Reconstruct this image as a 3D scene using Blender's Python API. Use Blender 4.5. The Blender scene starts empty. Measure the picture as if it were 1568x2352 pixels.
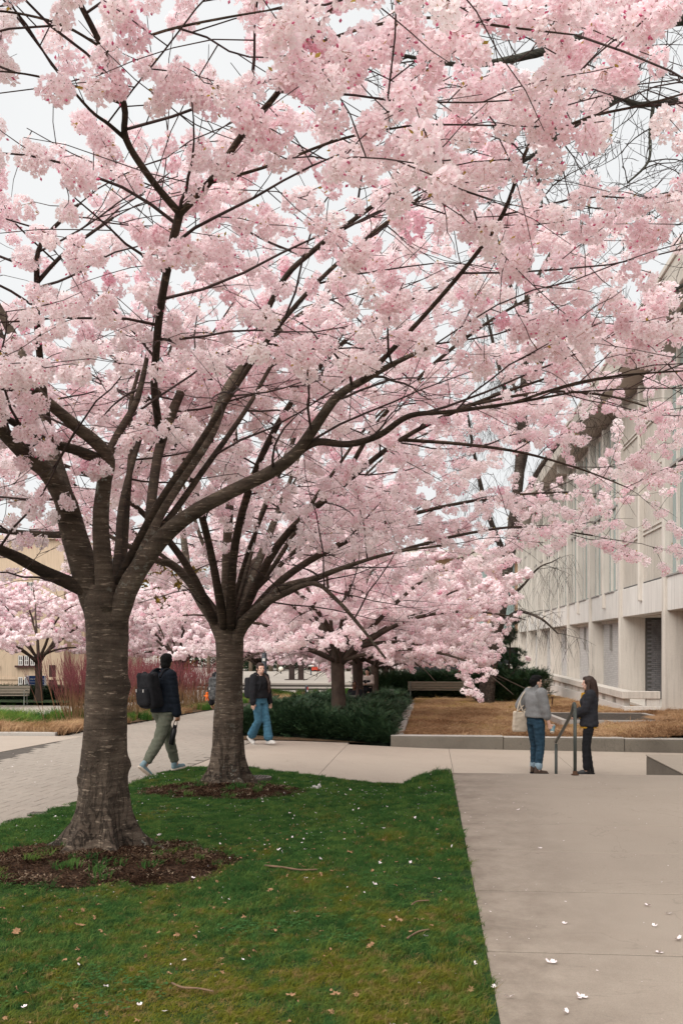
import bpy, bmesh, math, random
import numpy as np
from mathutils import Vector, Matrix, Euler, noise as mnoise

SC = bpy.context.scene
COL = SC.collection
R = math.radians

# ------------------------------------------------------------------ camera
EYE, YAW, FPX, CX, HY = 1.55, R(4.92), 2287.0, 784.0, 1483.0
CA, SA = math.cos(YAW), math.sin(YAW)
cam_data = bpy.data.cameras.new('camera')
cam_data.sensor_fit = 'VERTICAL'
cam_data.sensor_height = 36.0
cam_data.lens = 35.0
cam_data.shift_y = (HY - 1176.0) / 2352.0
cam_data.clip_start = 0.05
cam_data.clip_end = 3000.0
cam = bpy.data.objects.new('camera', cam_data)
COL.objects.link(cam)
cam.location = (0, 0, EYE)
cam.rotation_euler = (R(90), 0, YAW)
SC.camera = cam

# ------------------------------------------------------------------ sky, sun, exposure
SUN_EL, SUN_AZ = R(50), R(-150)      # azimuth measured from +Y, clockwise
world = bpy.data.worlds.new('World')
SC.world = world
world.use_nodes = True
wn, wl = world.node_tree.nodes, world.node_tree.links
wn.clear()
sky = wn.new('ShaderNodeTexSky')
sky.sky_type = 'NISHITA'
sky.sun_disc = False
sky.sun_elevation = SUN_EL
sky.sun_rotation = SUN_AZ
sky.air_density = 1.0
sky.dust_density = 4.0
hsv = wn.new('ShaderNodeHueSaturation')
hsv.inputs['Saturation'].default_value = 0.12
cloud = wn.new('ShaderNodeTexNoise')
cloud.inputs['Scale'].default_value = 2.2
cloud.inputs['Detail'].default_value = 5
cr = wn.new('ShaderNodeValToRGB')
cr.color_ramp.elements[0].position = 0.3
cr.color_ramp.elements[0].color = (9.15, 9.3, 9.4, 1)
cr.color_ramp.elements[1].position = 0.75
cr.color_ramp.elements[1].color = (9.85, 9.95, 10.0, 1)
mixw = wn.new('ShaderNodeMixRGB')
mixw.inputs['Fac'].default_value = 0.88        # an overcast layer over the clear sky
bg = wn.new('ShaderNodeBackground')
bg.inputs['Strength'].default_value = 0.051
wo = wn.new('ShaderNodeOutputWorld')
wl.new(sky.outputs[0], hsv.inputs['Color'])
wl.new(cloud.outputs['Fac'], cr.inputs[0])
wl.new(hsv.outputs[0], mixw.inputs[1])
wl.new(cr.outputs[0], mixw.inputs[2])
wl.new(mixw.outputs[0], bg.inputs[0])
wl.new(bg.outputs[0], wo.inputs[0])

sun_d = bpy.data.lights.new('sun', 'SUN')
sun_d.energy = 2.1
sun_d.angle = R(70)
sun_d.color = (1.0, 0.95, 0.88)
sun = bpy.data.objects.new('sun', sun_d)
COL.objects.link(sun)
_sd = Vector((math.sin(SUN_AZ) * math.cos(SUN_EL), math.cos(SUN_AZ) * math.cos(SUN_EL), math.sin(SUN_EL)))
sun.rotation_euler = _sd.to_track_quat('Z', 'Y').to_euler()
sun.location = (-20, -20, 40)

SC.view_settings.view_transform = 'Standard'
SC.view_settings.look = 'None'
SC.view_settings.exposure = 1.02
SC.view_settings.gamma = 1.0
SC.cycles.max_bounces = 11
SC.cycles.transmission_bounces = 8
SC.cycles.diffuse_bounces = 8
SC.cycles.use_denoising = True

# ------------------------------------------------------------------ helpers
def P(px, py, d):
    """world point seen at photo position (px, py) of a 1568 x 2352 frame, d metres in front of the lens"""
    u = (px - CX) * d / FPX
    return Vector((u * CA - d * SA, u * SA + d * CA, EYE + (HY - py) * d / FPX))

def W(u, d):
    return (u * CA - d * SA, u * SA + d * CA)

def cam_ud(x, y):
    return x * CA + y * SA, -x * SA + y * CA

def smooth01(a, b, x):
    t = np.clip((np.asarray(x, float) - a) / (b - a), 0, 1)
    return t * t * (3 - 2 * t)

def s2l(h):
    h = h.lstrip('#')
    out = []
    for i in (0, 2, 4):
        c = int(h[i:i + 2], 16) / 255
        out.append(c / 12.92 if c <= 0.04045 else ((c + 0.055) / 1.055) ** 2.4)
    return tuple(out)

class NT:
    """tiny node-tree builder"""
    def __init__(s, name):
        s.m = bpy.data.materials.new(name)
        s.m.use_nodes = True
        s.n, s.l = s.m.node_tree.nodes, s.m.node_tree.links
        s.n.clear()
        s.out = s.n.new('ShaderNodeOutputMaterial')
    def node(s, typ, **kw):
        n = s.n.new('ShaderNode' + typ)
        for k, v in kw.items():
            setattr(n, k, v)
        return n
    def set(s, sock, v):
        if isinstance(v, bpy.types.NodeSocket):
            s.l.new(v, sock)
        elif isinstance(v, (tuple, list)) and len(v) == 3 and sock.type == 'RGBA':
            sock.default_value = (*v, 1)
        else:
            sock.default_value = v
    def coord(s, kind='Object', scale=(1, 1, 1), rot=(0, 0, 0)):
        if kind == 'World':
            o = s.node('NewGeometry').outputs['Position']
        else:
            o = s.node('TexCoord').outputs[kind]
        mp = s.node('Mapping')
        mp.inputs['Scale'].default_value = scale
        mp.inputs['Rotation'].default_value = rot
        s.l.new(o, mp.inputs[0])
        return mp.outputs[0]
    def noise(s, vec, scale=5, detail=4, rough=0.55, dist=0.0):
        n = s.node('TexNoise')
        s.l.new(vec, n.inputs['Vector'])
        n.inputs['Scale'].default_value = scale
        n.inputs['Detail'].default_value = detail
        n.inputs['Roughness'].default_value = rough
        n.inputs['Distortion'].default_value = dist
        return n.outputs['Fac']
    def voronoi(s, vec, scale=5, feature='F1', out='Distance'):
        n = s.node('TexVoronoi', feature=feature)
        s.l.new(vec, n.inputs['Vector'])
        n.inputs['Scale'].default_value = scale
        return n.outputs[out]
    def ramp(s, fac, stops, interp='LINEAR'):
        n = s.node('ValToRGB')
        n.color_ramp.interpolation = interp
        e = n.color_ramp.elements
        while len(e) < len(stops):
            e.new(0.5)
        for el, (p, c) in zip(e, stops):
            el.position = p
            el.color = (*c, 1) if not isinstance(c, (int, float)) else (c, c, c, 1)
        s.l.new(fac, n.inputs[0])
        return n.outputs[0]
    def mix(s, fac, a, b, mode='MIX'):
        n = s.node('MixRGB', blend_type=mode)
        s.set(n.inputs[0], fac); s.set(n.inputs[1], a); s.set(n.inputs[2], b)
        return n.outputs[0]
    def math(s, op, a, b=0.0, clamp=False):
        n = s.node('Math', operation=op, use_clamp=clamp)
        s.set(n.inputs[0], a); s.set(n.inputs[1], b)
        return n.outputs[0]
    def bump(s, h, strength=0.3, dist=0.01):
        n = s.node('Bump')
        n.inputs['Strength'].default_value = strength
        n.inputs['Distance'].default_value = dist
        s.l.new(h, n.inputs['Height'])
        return n.outputs[0]
    def bsdf(s, col, rough=0.8, normal=None, spec=0.3, metal=0.0, **kw):
        b = s.node('BsdfPrincipled')
        s.set(b.inputs['Base Color'], col)
        s.set(b.inputs['Roughness'], rough)
        s.set(b.inputs['Specular IOR Level'], spec)
        s.set(b.inputs['Metallic'], metal)
        if normal is not None:
            s.l.new(normal, b.inputs['Normal'])
        for k, v in kw.items():
            s.set(b.inputs[k], v)
        s.b = b
        s.l.new(b.outputs[0], s.out.inputs[0])
        return s.m

def simple(name, c1, c2=None, scale=4.0, rough=0.75, bump=0.15, bscale=40.0, spec=0.3, metal=0.0, stretch=(1, 1, 1), kind='Object', bdist=0.01):
    t = NT(name)
    v = t.coord(kind, stretch)
    c2 = c2 or tuple(0.75 * c for c in c1)
    col = t.ramp(t.noise(v, scale, 5), [(0.3, c2), (0.7, c1)])
    nm = t.bump(t.noise(v, bscale, 4), bump, bdist) if bump else None
    return t.bsdf(col, rough, nm, spec, metal)

MAT = {}

def finish(o, parent=None, label=None, cat=None, group=None, kind=None):
    COL.objects.link(o)
    if parent is not None:
        o.parent = parent
    tag(o, label, cat, group, kind)
    return o

def tag(o, label=None, cat=None, group=None, kind=None):
    if label: o['label'] = label
    if cat: o['category'] = cat
    if group: o['group'] = group
    if kind: o['kind'] = kind
    return o

def empty(name, loc, label=None, cat=None, group=None, rz=0.0, kind=None):
    o = bpy.data.objects.new(name, None)
    o.location = loc
    o.rotation_euler = (0, 0, rz)
    o.empty_display_size = 0.1
    return finish(o, None, label, cat, group, kind)

def mesh_from(name, v, f, mat=None, smooth=False):
    me = bpy.data.meshes.new(name)
    v = np.asarray(v, dtype=np.float32).reshape(-1, 3)
    if isinstance(f, np.ndarray) and f.ndim == 2:
        k = f.shape[1]
        me.vertices.add(len(v)); me.vertices.foreach_set('co', v.ravel())
        me.loops.add(f.size); me.loops.foreach_set('vertex_index', f.ravel().astype(np.int32))
        me.polygons.add(len(f))
        me.polygons.foreach_set('loop_start', np.arange(0, f.size, k, dtype=np.int32))
        me.update(calc_edges=True)
        me.validate()
    else:
        me.from_pydata([tuple(map(float, p)) for p in v], [], [tuple(map(int, q)) for q in f])
    if mat is not None:
        me.materials.append(mat)
    if len(me.polygons):
        me.polygons.foreach_set('use_smooth', np.full(len(me.polygons), bool(smooth), dtype=bool))
    me.update()
    return me

class MB:
    """collects shapes into one mesh"""
    def __init__(s):
        s.v, s.f = [], []
    def add(s, v, f):
        o = len(s.v)
        s.v.extend([tuple(p) for p in v])
        s.f.extend([tuple(i + o for i in q) for q in f])
        return s
    def box(s, x0, x1, y0, y1, z0, z1, M=None):
        v = [(x0, y0, z0), (x1, y0, z0), (x1, y1, z0), (x0, y1, z0), (x0, y0, z1), (x1, y0, z1), (x1, y1, z1), (x0, y1, z1)]
        if M is not None:
            v = [tuple(M @ Vector(p)) for p in v]
        return s.add(v, [(0, 3, 2, 1), (4, 5, 6, 7), (0, 1, 5, 4), (1, 2, 6, 5), (2, 3, 7, 6), (3, 0, 4, 7)])
    def bbox(s, x0, x1, y0, y1, z0, z1, b=0.01, M=None):
        """box with chamfered edges"""
        bm = bmesh.new()
        bmesh.ops.create_cube(bm, size=1)
        for q in bm.verts:
            q.co = ((x0 + x1) / 2 + q.co.x * (x1 - x0), (y0 + y1) / 2 + q.co.y * (y1 - y0), (z0 + z1) / 2 + q.co.z * (z1 - z0))
        bmesh.ops.bevel(bm, geom=bm.edges[:], offset=b, segments=1, affect='EDGES', profile=0.5)
        bm.verts.index_update()
        v = [q.co.copy() for q in bm.verts]
        if M is not None:
            v = [M @ p for p in v]
        s.add([tuple(p) for p in v], [tuple(q.index for q in f.verts) for f in bm.faces])
        bm.free()
        return s
    def tube(s, pts, rad, n=8, cap=True):
        v, f = tube_geo(pts, rad, n, cap)
        return s.add(v, f)
    def lathe(s, prof, n=16, c=(0, 0, 0)):
        v, f = [], []
        for (r, z) in prof:
            for k in range(n):
                a = 2 * math.pi * k / n
                v.append((c[0] + r * math.cos(a), c[1] + r * math.sin(a), c[2] + z))
        for i in range(len(prof) - 1):
            for k in range(n):
                k2 = (k + 1) % n
                f.append((i * n + k, i * n + k2, (i + 1) * n + k2, (i + 1) * n + k))
        f.append(tuple(range(n))[::-1])
        f.append(tuple((len(prof) - 1) * n + k for k in range(n)))
        return s.add(v, f)
    def build(s, name, mat, parent=None, smooth=False, label=None, cat=None, group=None, kind=None, loc=None):
        o = bpy.data.objects.new(name, mesh_from(name, s.v, s.f, mat, smooth))
        if loc is not None:
            o.location = loc
        return finish(o, parent, label, cat, group, kind)

def tube_geo(pts, rad, n=8, cap=True):
    pts = [Vector(p) for p in pts]
    m = len(pts)
    if not hasattr(rad, '__len__'):
        rad = [rad] * m
    v, f = [], []
    t0 = (pts[1] - pts[0]).normalized()
    nrm = t0.orthogonal().normalized()
    prev = t0
    for i, p in enumerate(pts):
        t = (pts[min(i + 1, m - 1)] - pts[max(i - 1, 0)]).normalized()
        q = prev.rotation_difference(t)
        nrm = (q @ nrm)
        nrm = (nrm - t * nrm.dot(t)).normalized()
        bn = t.cross(nrm)
        prev = t
        for k in range(n):
            a = 2 * math.pi * k / n
            v.append(p + (nrm * math.cos(a) + bn * math.sin(a)) * rad[i])
    for i in range(m - 1):
        for k in range(n):
            k2 = (k + 1) % n
            f.append((i * n + k, i * n + k2, (i + 1) * n + k2, (i + 1) * n + k))
    if cap:
        f.append(tuple(range(n))[::-1])
        f.append(tuple((m - 1) * n + k for k in range(n)))
    return v, f

def catmull(pts, rad, sub=4):
    """smooth a control polyline; returns (points, radii)"""
    pts = [Vector(p) for p in pts]
    out, ro = [], []
    n = len(pts)
    for i in range(n - 1):
        p0, p1, p2, p3 = pts[max(i - 1, 0)], pts[i], pts[i + 1], pts[min(i + 2, n - 1)]
        for k in range(sub):
            t = k / sub
            q = 0.5 * ((2 * p1) + (p2 - p0) * t + (2 * p0 - 5 * p1 + 4 * p2 - p3) * t * t + (3 * p1 - p0 - 3 * p2 + p3) * t ** 3)
            out.append(q); ro.append(rad[i] * (1 - t) + rad[i + 1] * t)
    out.append(pts[-1]); ro.append(rad[-1])
    return out, ro

PROTO = {}
def scatter(name, pts, rot, scl, protos, parent=None, tint=None, idx=None, seed=0, **kw):
    """one object whose points carry copies of the proto meshes (geometry nodes); for blossom, needles, grass, straw"""
    rng = np.random.default_rng(seed)
    n = len(pts)
    me = bpy.data.meshes.new(name)
    me.vertices.add(n)
    me.vertices.foreach_set('co', np.asarray(pts, np.float32).ravel())
    a = me.attributes.new('rot', 'FLOAT_VECTOR', 'POINT'); a.data.foreach_set('vector', np.asarray(rot, np.float32).ravel())
    scl = np.asarray(scl, np.float32)
    if scl.ndim == 1:
        scl = np.repeat(scl[:, None], 3, axis=1)
    a = me.attributes.new('scl', 'FLOAT_VECTOR', 'POINT'); a.data.foreach_set('vector', scl.ravel())
    tint = rng.random(n) if tint is None else tint
    a = me.attributes.new('tint', 'FLOAT', 'POINT'); a.data.foreach_set('value', np.asarray(tint, np.float32))
    idx = rng.integers(0, len(protos), n) if idx is None else idx
    a = me.attributes.new('idx', 'INT', 'POINT'); a.data.foreach_set('value', np.asarray(idx, np.int32))
    me.update()
    o = bpy.data.objects.new(name, me)
    key = tuple(p.name for p in protos)
    ng = PROTO.get(key)
    if ng is None:
        ng = bpy.data.node_groups.new('scatter_' + protos[0].name, 'GeometryNodeTree')
        ng.interface.new_socket('Geometry', in_out='INPUT', socket_type='NodeSocketGeometry')
        ng.interface.new_socket('Geometry', in_out='OUTPUT', socket_type='NodeSocketGeometry')
        N, L = ng.nodes, ng.links
        gi, go = N.new('NodeGroupInput'), N.new('NodeGroupOutput')
        join = N.new('GeometryNodeJoinGeometry')
        for p in protos:
            oi = N.new('GeometryNodeObjectInfo')
            oi.inputs['Object'].default_value = p
            oi.inputs['As Instance'].default_value = False
            g2i = N.new('GeometryNodeGeometryToInstance')
            L.new(oi.outputs['Geometry'], g2i.inputs[0])
            L.new(g2i.outputs[0], join.inputs[0])
        iop = N.new('GeometryNodeInstanceOnPoints')
        iop.inputs['Pick Instance'].default_value = True
        def named(nm, typ):
            k = N.new('GeometryNodeInputNamedAttribute'); k.data_type = typ
            k.inputs['Name'].default_value = nm
            return k.outputs['Attribute']
        L.new(gi.outputs[0], iop.inputs['Points'])
        L.new(join.outputs[0], iop.inputs['Instance'])
        L.new(named('idx', 'INT'), iop.inputs['Instance Index'])
        e2r = N.new('FunctionNodeEulerToRotation')
        L.new(named('rot', 'FLOAT_VECTOR'), e2r.inputs[0])
        L.new(e2r.outputs[0], iop.inputs['Rotation'])
        L.new(named('scl', 'FLOAT_VECTOR'), iop.inputs['Scale'])
        L.new(iop.outputs[0], go.inputs[0])
        PROTO[key] = ng
    md = o.modifiers.new('scatter', 'NODES')
    md.node_group = ng
    for p in protos:
        for m in p.data.materials:
            if m and m.name not in [x.name for x in me.materials if x]:
                me.materials.append(m)
    return finish(o, parent, **kw)

def proto(name, v, f, mats, midx=None, smooth=False, attr=None):
    me = mesh_from(name, v, f, None, smooth)
    for m in (mats if isinstance(mats, (list, tuple)) else [mats]):
        me.materials.append(m)
    if midx is not None:
        me.polygons.foreach_set('material_index', np.asarray(midx, np.int32))
    if attr is not None:
        a = me.attributes.new('shade', 'FLOAT', 'POINT'); a.data.foreach_set('value', np.asarray(attr, np.float32))
    me.update()
    return bpy.data.objects.new(name, me)     # never linked to the scene itself

def copy_tree(o, parent=None, label=None, keep=('group', 'category', 'kind')):
    c = o.copy()
    COL.objects.link(c)
    if parent is not None:
        c.parent = parent
    if label: c['label'] = label
    for ch in list(o.children):
        copy_tree(ch, c)
    return c

def vnoise(p, s=1.0, o=0.0):
    return mnoise.noise(Vector(p) * s + Vector((o, o * 1.7, o * 0.3)))
# ------------------------------------------------------------------ materials of the ground
def concrete(name, base, dark, stain=None, stain_x=None, rough=0.85, kind='World', speck=160.0):
    t = NT(name)
    v = t.coord(kind)
    big = t.noise(v, 0.9, 6, 0.6)
    col = t.ramp(big, [(0.2, dark), (0.55, base)])
    sp = t.noise(v, speck, 3, 0.7)
    col = t.mix(0.35, col, t.ramp(sp, [(0.35, tuple(0.62 * c for c in base)), (0.62, tuple(min(1, 1.18 * c) for c in base))]))
    blot = t.ramp(t.noise(v, 3.3, 8, 0.72), [(0.5, 0.0), (0.72, 1.0)])
    col = t.mix(t.math('MULTIPLY', blot, 0.10), col, tuple(0.6 * c for c in dark))
    if stain:
        sx = t.node('SeparateXYZ'); t.l.new(v, sx.inputs[0])
        f = t.node('MapRange'); f.inputs[1].default_value = stain_x[0]; f.inputs[2].default_value = stain_x[1]
        f.inputs[3].default_value = 1.0; f.inputs[4].default_value = 0.0
        t.l.new(sx.outputs[0], f.inputs[0])
        ns = t.ramp(t.noise(t.coord(kind, (1, 0.8, 1)), 2.6, 8, 0.72), [(0.36, 0.0), (0.62, 1.0)])
        col = t.mix(t.math('MULTIPLY', t.math('MULTIPLY', f.outputs[0], ns), 0.6), col, stain)
    gum = t.ramp(t.voronoi(v, 2.6), [(0.035, 1.0), (0.06, 0.0)])
    col = t.mix(t.math('MULTIPLY', gum, 0.28), col, tuple(0.45 * c for c in dark))
    hair = t.ramp(t.math('ABSOLUTE', t.math('SUBTRACT', t.noise(v, 0.55, 5, .6, .8), .5)), [(0.0, 1.0), (.0035, 0.0)])
    col = t.mix(t.math('MULTIPLY', hair, 0.28), col, tuple(0.5 * c for c in dark))
    h = t.math('ADD', t.noise(v, speck, 4, 0.7), t.math('MULTIPLY', t.noise(v, 12, 4), 0.6))
    return t.bsdf(col, rough, t.bump(h, 0.22, 0.004), 0.25)

MAT['slab'] = concrete('pale_concrete', (0.318, 0.268, 0.221), (0.28, 0.233, 0.191), (0.115, 0.087, 0.067), (0.35, 1.3))
MAT['path'] = concrete('path_concrete', (0.385, 0.322, 0.268), (0.335, 0.278, 0.23))
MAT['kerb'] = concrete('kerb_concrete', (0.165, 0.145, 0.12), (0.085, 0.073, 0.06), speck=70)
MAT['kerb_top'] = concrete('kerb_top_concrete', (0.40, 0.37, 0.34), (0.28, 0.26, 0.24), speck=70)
MAT['plaza'] = concrete('plaza_concrete', (0.37, 0.33, 0.29), (0.29, 0.26, 0.23), speck=40)
MAT['sand'] = simple('joint_sand', (0.085, 0.07, 0.056), bump=0.1)
MAT['joint'] = simple('joint_dirt', (0.05, 0.042, 0.034), bump=0.1)

def paver_mat():
    t = NT('grey_paver')
    v = t.coord('World')
    oi = t.node('ObjectInfo')
    cell = t.voronoi(v, 7.0, 'F1', 'Color')
    bw = t.node('SeparateColor'); t.l.new(cell, bw.inputs[0])
    r = t.math('ADD', t.math('MULTIPLY', oi.outputs['Random'], 0.6), t.math('MULTIPLY', bw.outputs[0], 0.4))
    col = t.ramp(r, [(0.05, (0.24, 0.20, 0.165)), (0.5, (0.275, 0.232, 0.193)), (0.95, (0.305, 0.26, 0.217))])
    col = t.mix(0.4, col, t.ramp(t.noise(v, 1.1, 6, 0.65), [(0.3, (0.20, 0.168, 0.14)), (0.7, (0.32, 0.272, 0.228))]))
    col = t.mix(0.25, col, t.ramp(t.noise(v, 120, 3), [(0.35, (0.2, 0.18, 0.16)), (0.65, (0.5, 0.45, 0.4))]))
    return t.bsdf(col, 0.85, t.bump(t.noise(v, 120, 4), 0.25, 0.003), 0.25)
MAT['paver'] = paver_mat()

def soil_grass(name):
    t = NT(name)
    v = t.coord('World')
    col = t.ramp(t.noise(v, 26, 5, 0.7), [(0.3, (0.012, 0.028, 0.010)), (0.55, (0.028, 0.06, 0.018)), (0.75, (0.07, 0.075, 0.025))])
    return t.bsdf(col, 0.95, t.bump(t.noise(v, 60, 4), 0.8, 0.02), 0.1)
MAT['turf'] = soil_grass('turf_soil')

def mulch_mat(name, cols, sc=60):
    t = NT(name)
    v = t.coord('World')
    c = t.ramp(t.voronoi(v, sc, 'F1', 'Color'), [(0.2, cols[0]), (0.5, cols[1]), (0.8, cols[2])])
    c = t.mix(0.5, c, t.ramp(t.noise(v, 3.5, 5), [(0.35, cols[0]), (0.7, cols[1])]))
    return t.bsdf(c, 0.95, t.bump(t.noise(v, sc, 4, 0.7), 0.9, 0.02), 0.1)
MAT['mulch'] = mulch_mat('bark_mulch', [(0.022, 0.012, 0.008), (0.05, 0.028, 0.018), (0.12, 0.07, 0.045)])
MAT['straw_soil'] = mulch_mat('straw_litter', [(0.16, 0.085, 0.045), (0.34, 0.20, 0.105), (0.48, 0.31, 0.185)], 30)
MAT['bed_soil'] = mulch_mat('bed_soil', [(0.05, 0.03, 0.02), (0.11, 0.07, 0.04), (0.2, 0.14, 0.08)], 20)

# ------------------------------------------------------------------ heights
def zg(y):
    y = np.asarray(y, float)
    return np.where(y < 2, 0.0, np.where(y < 60, -0.027 * (y - 2), -1.566 - 0.006 * (y - 60)))

def G(x, y):
    b = zg(y)
    t = smooth01(-3.7, 0.5, x) * smooth01(12.2, 14.0, y) * (1 - smooth01(21.5, 30, y))
    return b + t * (-0.63 - 0.01 * np.asarray(x, float) - b)

def LZ(x, y):
    """lawn height"""
    x = np.asarray(x, float); y = np.asarray(y, float)
    b = G(x, y)
    w = smooth01(7.5, 11.5, y)
    s = smooth01(0, 1, (x - (-1.9 + 1.35 * w)) / (0.2 + 1.9 - 1.35 * w)) * (1 - smooth01(12.15, 13.3, y))
    und = 0.018 * np.sin(2.1 * x + 0.7) * np.sin(1.3 * y)
    return b * (1 - s) + s * (-0.012) + und * (1 - s)

def ZP(x, y):
    """planter fill height"""
    x = np.asarray(x, float); y = np.asarray(y, float)
    return -0.43 - 0.022 * (y - 21.4) + 0.20 * smooth01(3, 7, x) + 0.03 * np.sin(1.7 * x) * np.sin(1.1 * y)

def sheet(name, xs, ys, fz, mat, kind='structure', parent=None, dz=0.0, skirt=0.0, label=None, smooth=True):
    X, Y = np.meshgrid(xs, ys)
    Z = fz(X, Y) + dz
    v = np.stack([X, Y, Z], -1).reshape(-1, 3)
    nx, ny = len(xs), len(ys)
    i = np.arange(nx * ny).reshape(ny, nx)
    f = np.stack([i[:-1, :-1], i[:-1, 1:], i[1:, 1:], i[1:, :-1]], -1).reshape(-1, 4)
    if skirt:
        edge = np.concatenate([i[0, :], i[1:, -1], i[-1, -2::-1], i[-2:0:-1, 0]])
        lo = v[edge].copy(); lo[:, 2] -= skirt
        k = len(v); m = len(edge)
        v = np.vstack([v, lo])
        j = np.arange(m); j2 = (j + 1) % m
        f = np.vstack([f, np.stack([edge[j], k + j, k + j2, edge[j2]], -1)])
    o = bpy.data.objects.new(name, mesh_from(name, v, f.astype(np.int32), mat, smooth and not skirt))
    return finish(o, parent, label, None, None, kind)

# ------------------------------------------------------------------ ground sheet to the horizon
gx = np.unique(np.concatenate([np.linspace(-900, -60, 8), np.arange(-60, 61, 2.0), np.linspace(60, 900, 8)]))
gy = np.unique(np.concatenate([np.linspace(-300, -8, 6), np.arange(-8, 70, 1.0), np.linspace(70, 1400, 24)]))
sheet('ground', gx, gy, G, MAT['plaza'], dz=-0.10)

# ------------------------------------------------------------------ near concrete walk, slab by slab
walk = empty('concrete_walk', (0.3, 4, 0), kind='structure')
MB().box(0.32, 7.2, -4, 12.0, -0.5, -0.006).build('walk_base', MAT['joint'], walk, loc=(-0.3, -4, 0))
_cuts = [-4, -2.4, -1.15, 0.1, 1.35, 2.6, 3.85, 5.1, 6.36, 7.6, 8.75, 9.9, 11.05, 11.72, 12.22]
rng = random.Random(5)
for a, b in zip(_cuts[:-1], _cuts[1:]):
    g = 0.0065 if b < 11.5 else 0.003
    z = rng.uniform(-0.002, 0.002)
    MB().bbox(0.3, 7.2, a + g, b - g, -0.12, z, 0.002).build('paving_slab', MAT['slab'], walk, loc=(-0.3, -4, 0))

# stairs going down behind the landing
st = empty('stairs', (1.9, 12.2, -0.6), kind='structure')
for k in range(3):
    z = -0.1575 * (k + 1)
    MB().bbox(0.3, 3.66, 12.2 + 0.55 * k, 12.2 + 0.55 * (k + 1), -0.75, z, 0.01).build('step', MAT['slab'], st, loc=(-1.9, -12.2, 0.6))

# low wall beside the stairs
lw = empty('low_wall', (5, 15, -0.65), 'low concrete wall with dark weathered rim beside the steps', 'wall')
MB().bbox(3.68, 7.2, 12.26, 17.2, -0.8, -0.315, 0.012).build('body', MAT['kerb'], lw, loc=(-5, -15, 0.65))
MB().bbox(3.67, 7.2, 12.25, 17.22, -0.311, -0.29, 0.008).build('coping', MAT['slab'], lw, loc=(-5, -15, 0.65))

# ------------------------------------------------------------------ lower concrete path, slab by slab
cp = empty('concrete_path', (0, 18, -0.6), kind='structure')
def path_panel(x0, x1, y0, y1):
    g = 0.004
    sheet('paving_slab', np.linspace(x0 + g, x1 - g, 24), np.linspace(y0 + g, y1 - g, 30), lambda x, y: G(x, y) + 0.6, MAT['path'], None, cp, dz=0.0, skirt=0.09).location = (0, -18, 0)
for x0, x1 in [(-3.72, -1.7), (-1.7, 0.45), (0.45, 2.6), (2.6, 4.75), (4.75, 7.2)]:
    path_panel(x0, x1, 15.34, 21.25)
for x0, x1 in [(0.45, 2.6), (2.6, 3.67)]:
    path_panel(x0, x1, 13.85, 15.34)
path_panel(-3.72, -1.7, 21.25, 23.4)
sheet('path_base', np.linspace(-3.7, 7.2, 90), np.linspace(13.7, 21.3, 70), G, MAT['joint'], None, cp, dz=0.6 - 0.006).location = (0, -18, 0)

# ------------------------------------------------------------------ brick path: herringbone pavers
bp = empty('brick_path', (-6, 15, -0.35), kind='structure')
def edge_l(y):
    return -4.1 + 0.3 * np.clip((np.asarray(y, float) - 9.3) / 6, -1, 1)
def on_path(x, y):
    if y < 15.34:
        r = float(edge_l(y)) - 0.02
    elif y < 23.4:
        r = -3.75
    else:
        r = -4.2
    l = -8.45 if y > 22.6 else (-7.2 - (y - 16.9) * 0.17 if y > 13 else -9.5)
    return l < x < r
sheet('paver_bed', np.linspace(-9.8, -3.7, 10), np.linspace(4, 66, 64), G, MAT['sand'], None, bp, dz=0.35 - 0.005).location = (6, -15, 0)
PW = 0.15
cells = []
for a in range(-70, -23):
    for b in range(40, 262):
        c = (a - b) % 4
        if c == 0:
            x, y, r = (a + 1) * PW, (b + 0.5) * PW, 0.0
        elif c == 3:
            x, y, r = (a + 0.5) * PW, (b + 1) * PW, R(90)
        else:
            continue
        if on_path(x, y):
            cells.append((x, y, r))
def paver_geo():
    m = MB().bbox(-PW + 0.0025, PW - 0.0025, -PW / 2 + 0.0025, PW / 2 - 0.0025, -0.05, 0.0, 0.0025)
    return m
pg = paver_geo()
# drop the hidden bottom faces' vertices cost nothing; keep them closed
pv_mesh = mesh_from('paver', pg.v, pg.f, MAT['paver'])
def seen_key(c):
    u, d = cam_ud(c[0], c[1])
    px = CX + u * FPX / d
    py = HY + (EYE - float(zg(c[1]))) * FPX / d
    vis = -10 < px < 1578 and py < 2360
    # behind the two trunks nothing shows
    if 185 < px < 300:
        vis = False
    return (0 if vis else 1, d)
cells.sort(key=seen_key)
rng = random.Random(8)
for (x, y, r) in cells[:300]:
    o = bpy.data.objects.new('paver', pv_mesh)
    o.location = (x + 6, y - 15, float(G(x, y)) + 0.35 + rng.uniform(-0.0015, 0.0015))
    o.rotation_euler = (Matrix.Rotation(-0.027 + rng.uniform(-0.004, 0.004), 3, 'X') @ Matrix.Rotation(rng.uniform(-0.004, 0.004), 3, 'Y') @ Matrix.Rotation(r, 3, 'Z')).to_euler()
    finish(o, bp)
pv = np.array(pg.v); rest = cells[300:]
tops = [q for q in pg.f]
V, F = [], []
for (x, y, r) in rest:
    cs, sn = math.cos(r), math.sin(r)
    z = float(G(x, y)) + 0.35 + rng.uniform(-0.0015, 0.0015)
    o = len(V)
    for p in pg.v:
        V.append((x + 6 + p[0] * cs - p[1] * sn, y - 15 + p[0] * sn + p[1] * cs, z + p[2] - 0.027 * (p[0] * sn + p[1] * cs)))
    F.extend([tuple(i + o for i in q) for q in pg.f])
finish(bpy.data.objects.new('pavers', mesh_from('pavers', V, F, MAT['paver'])), bp, kind='stuff')

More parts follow.
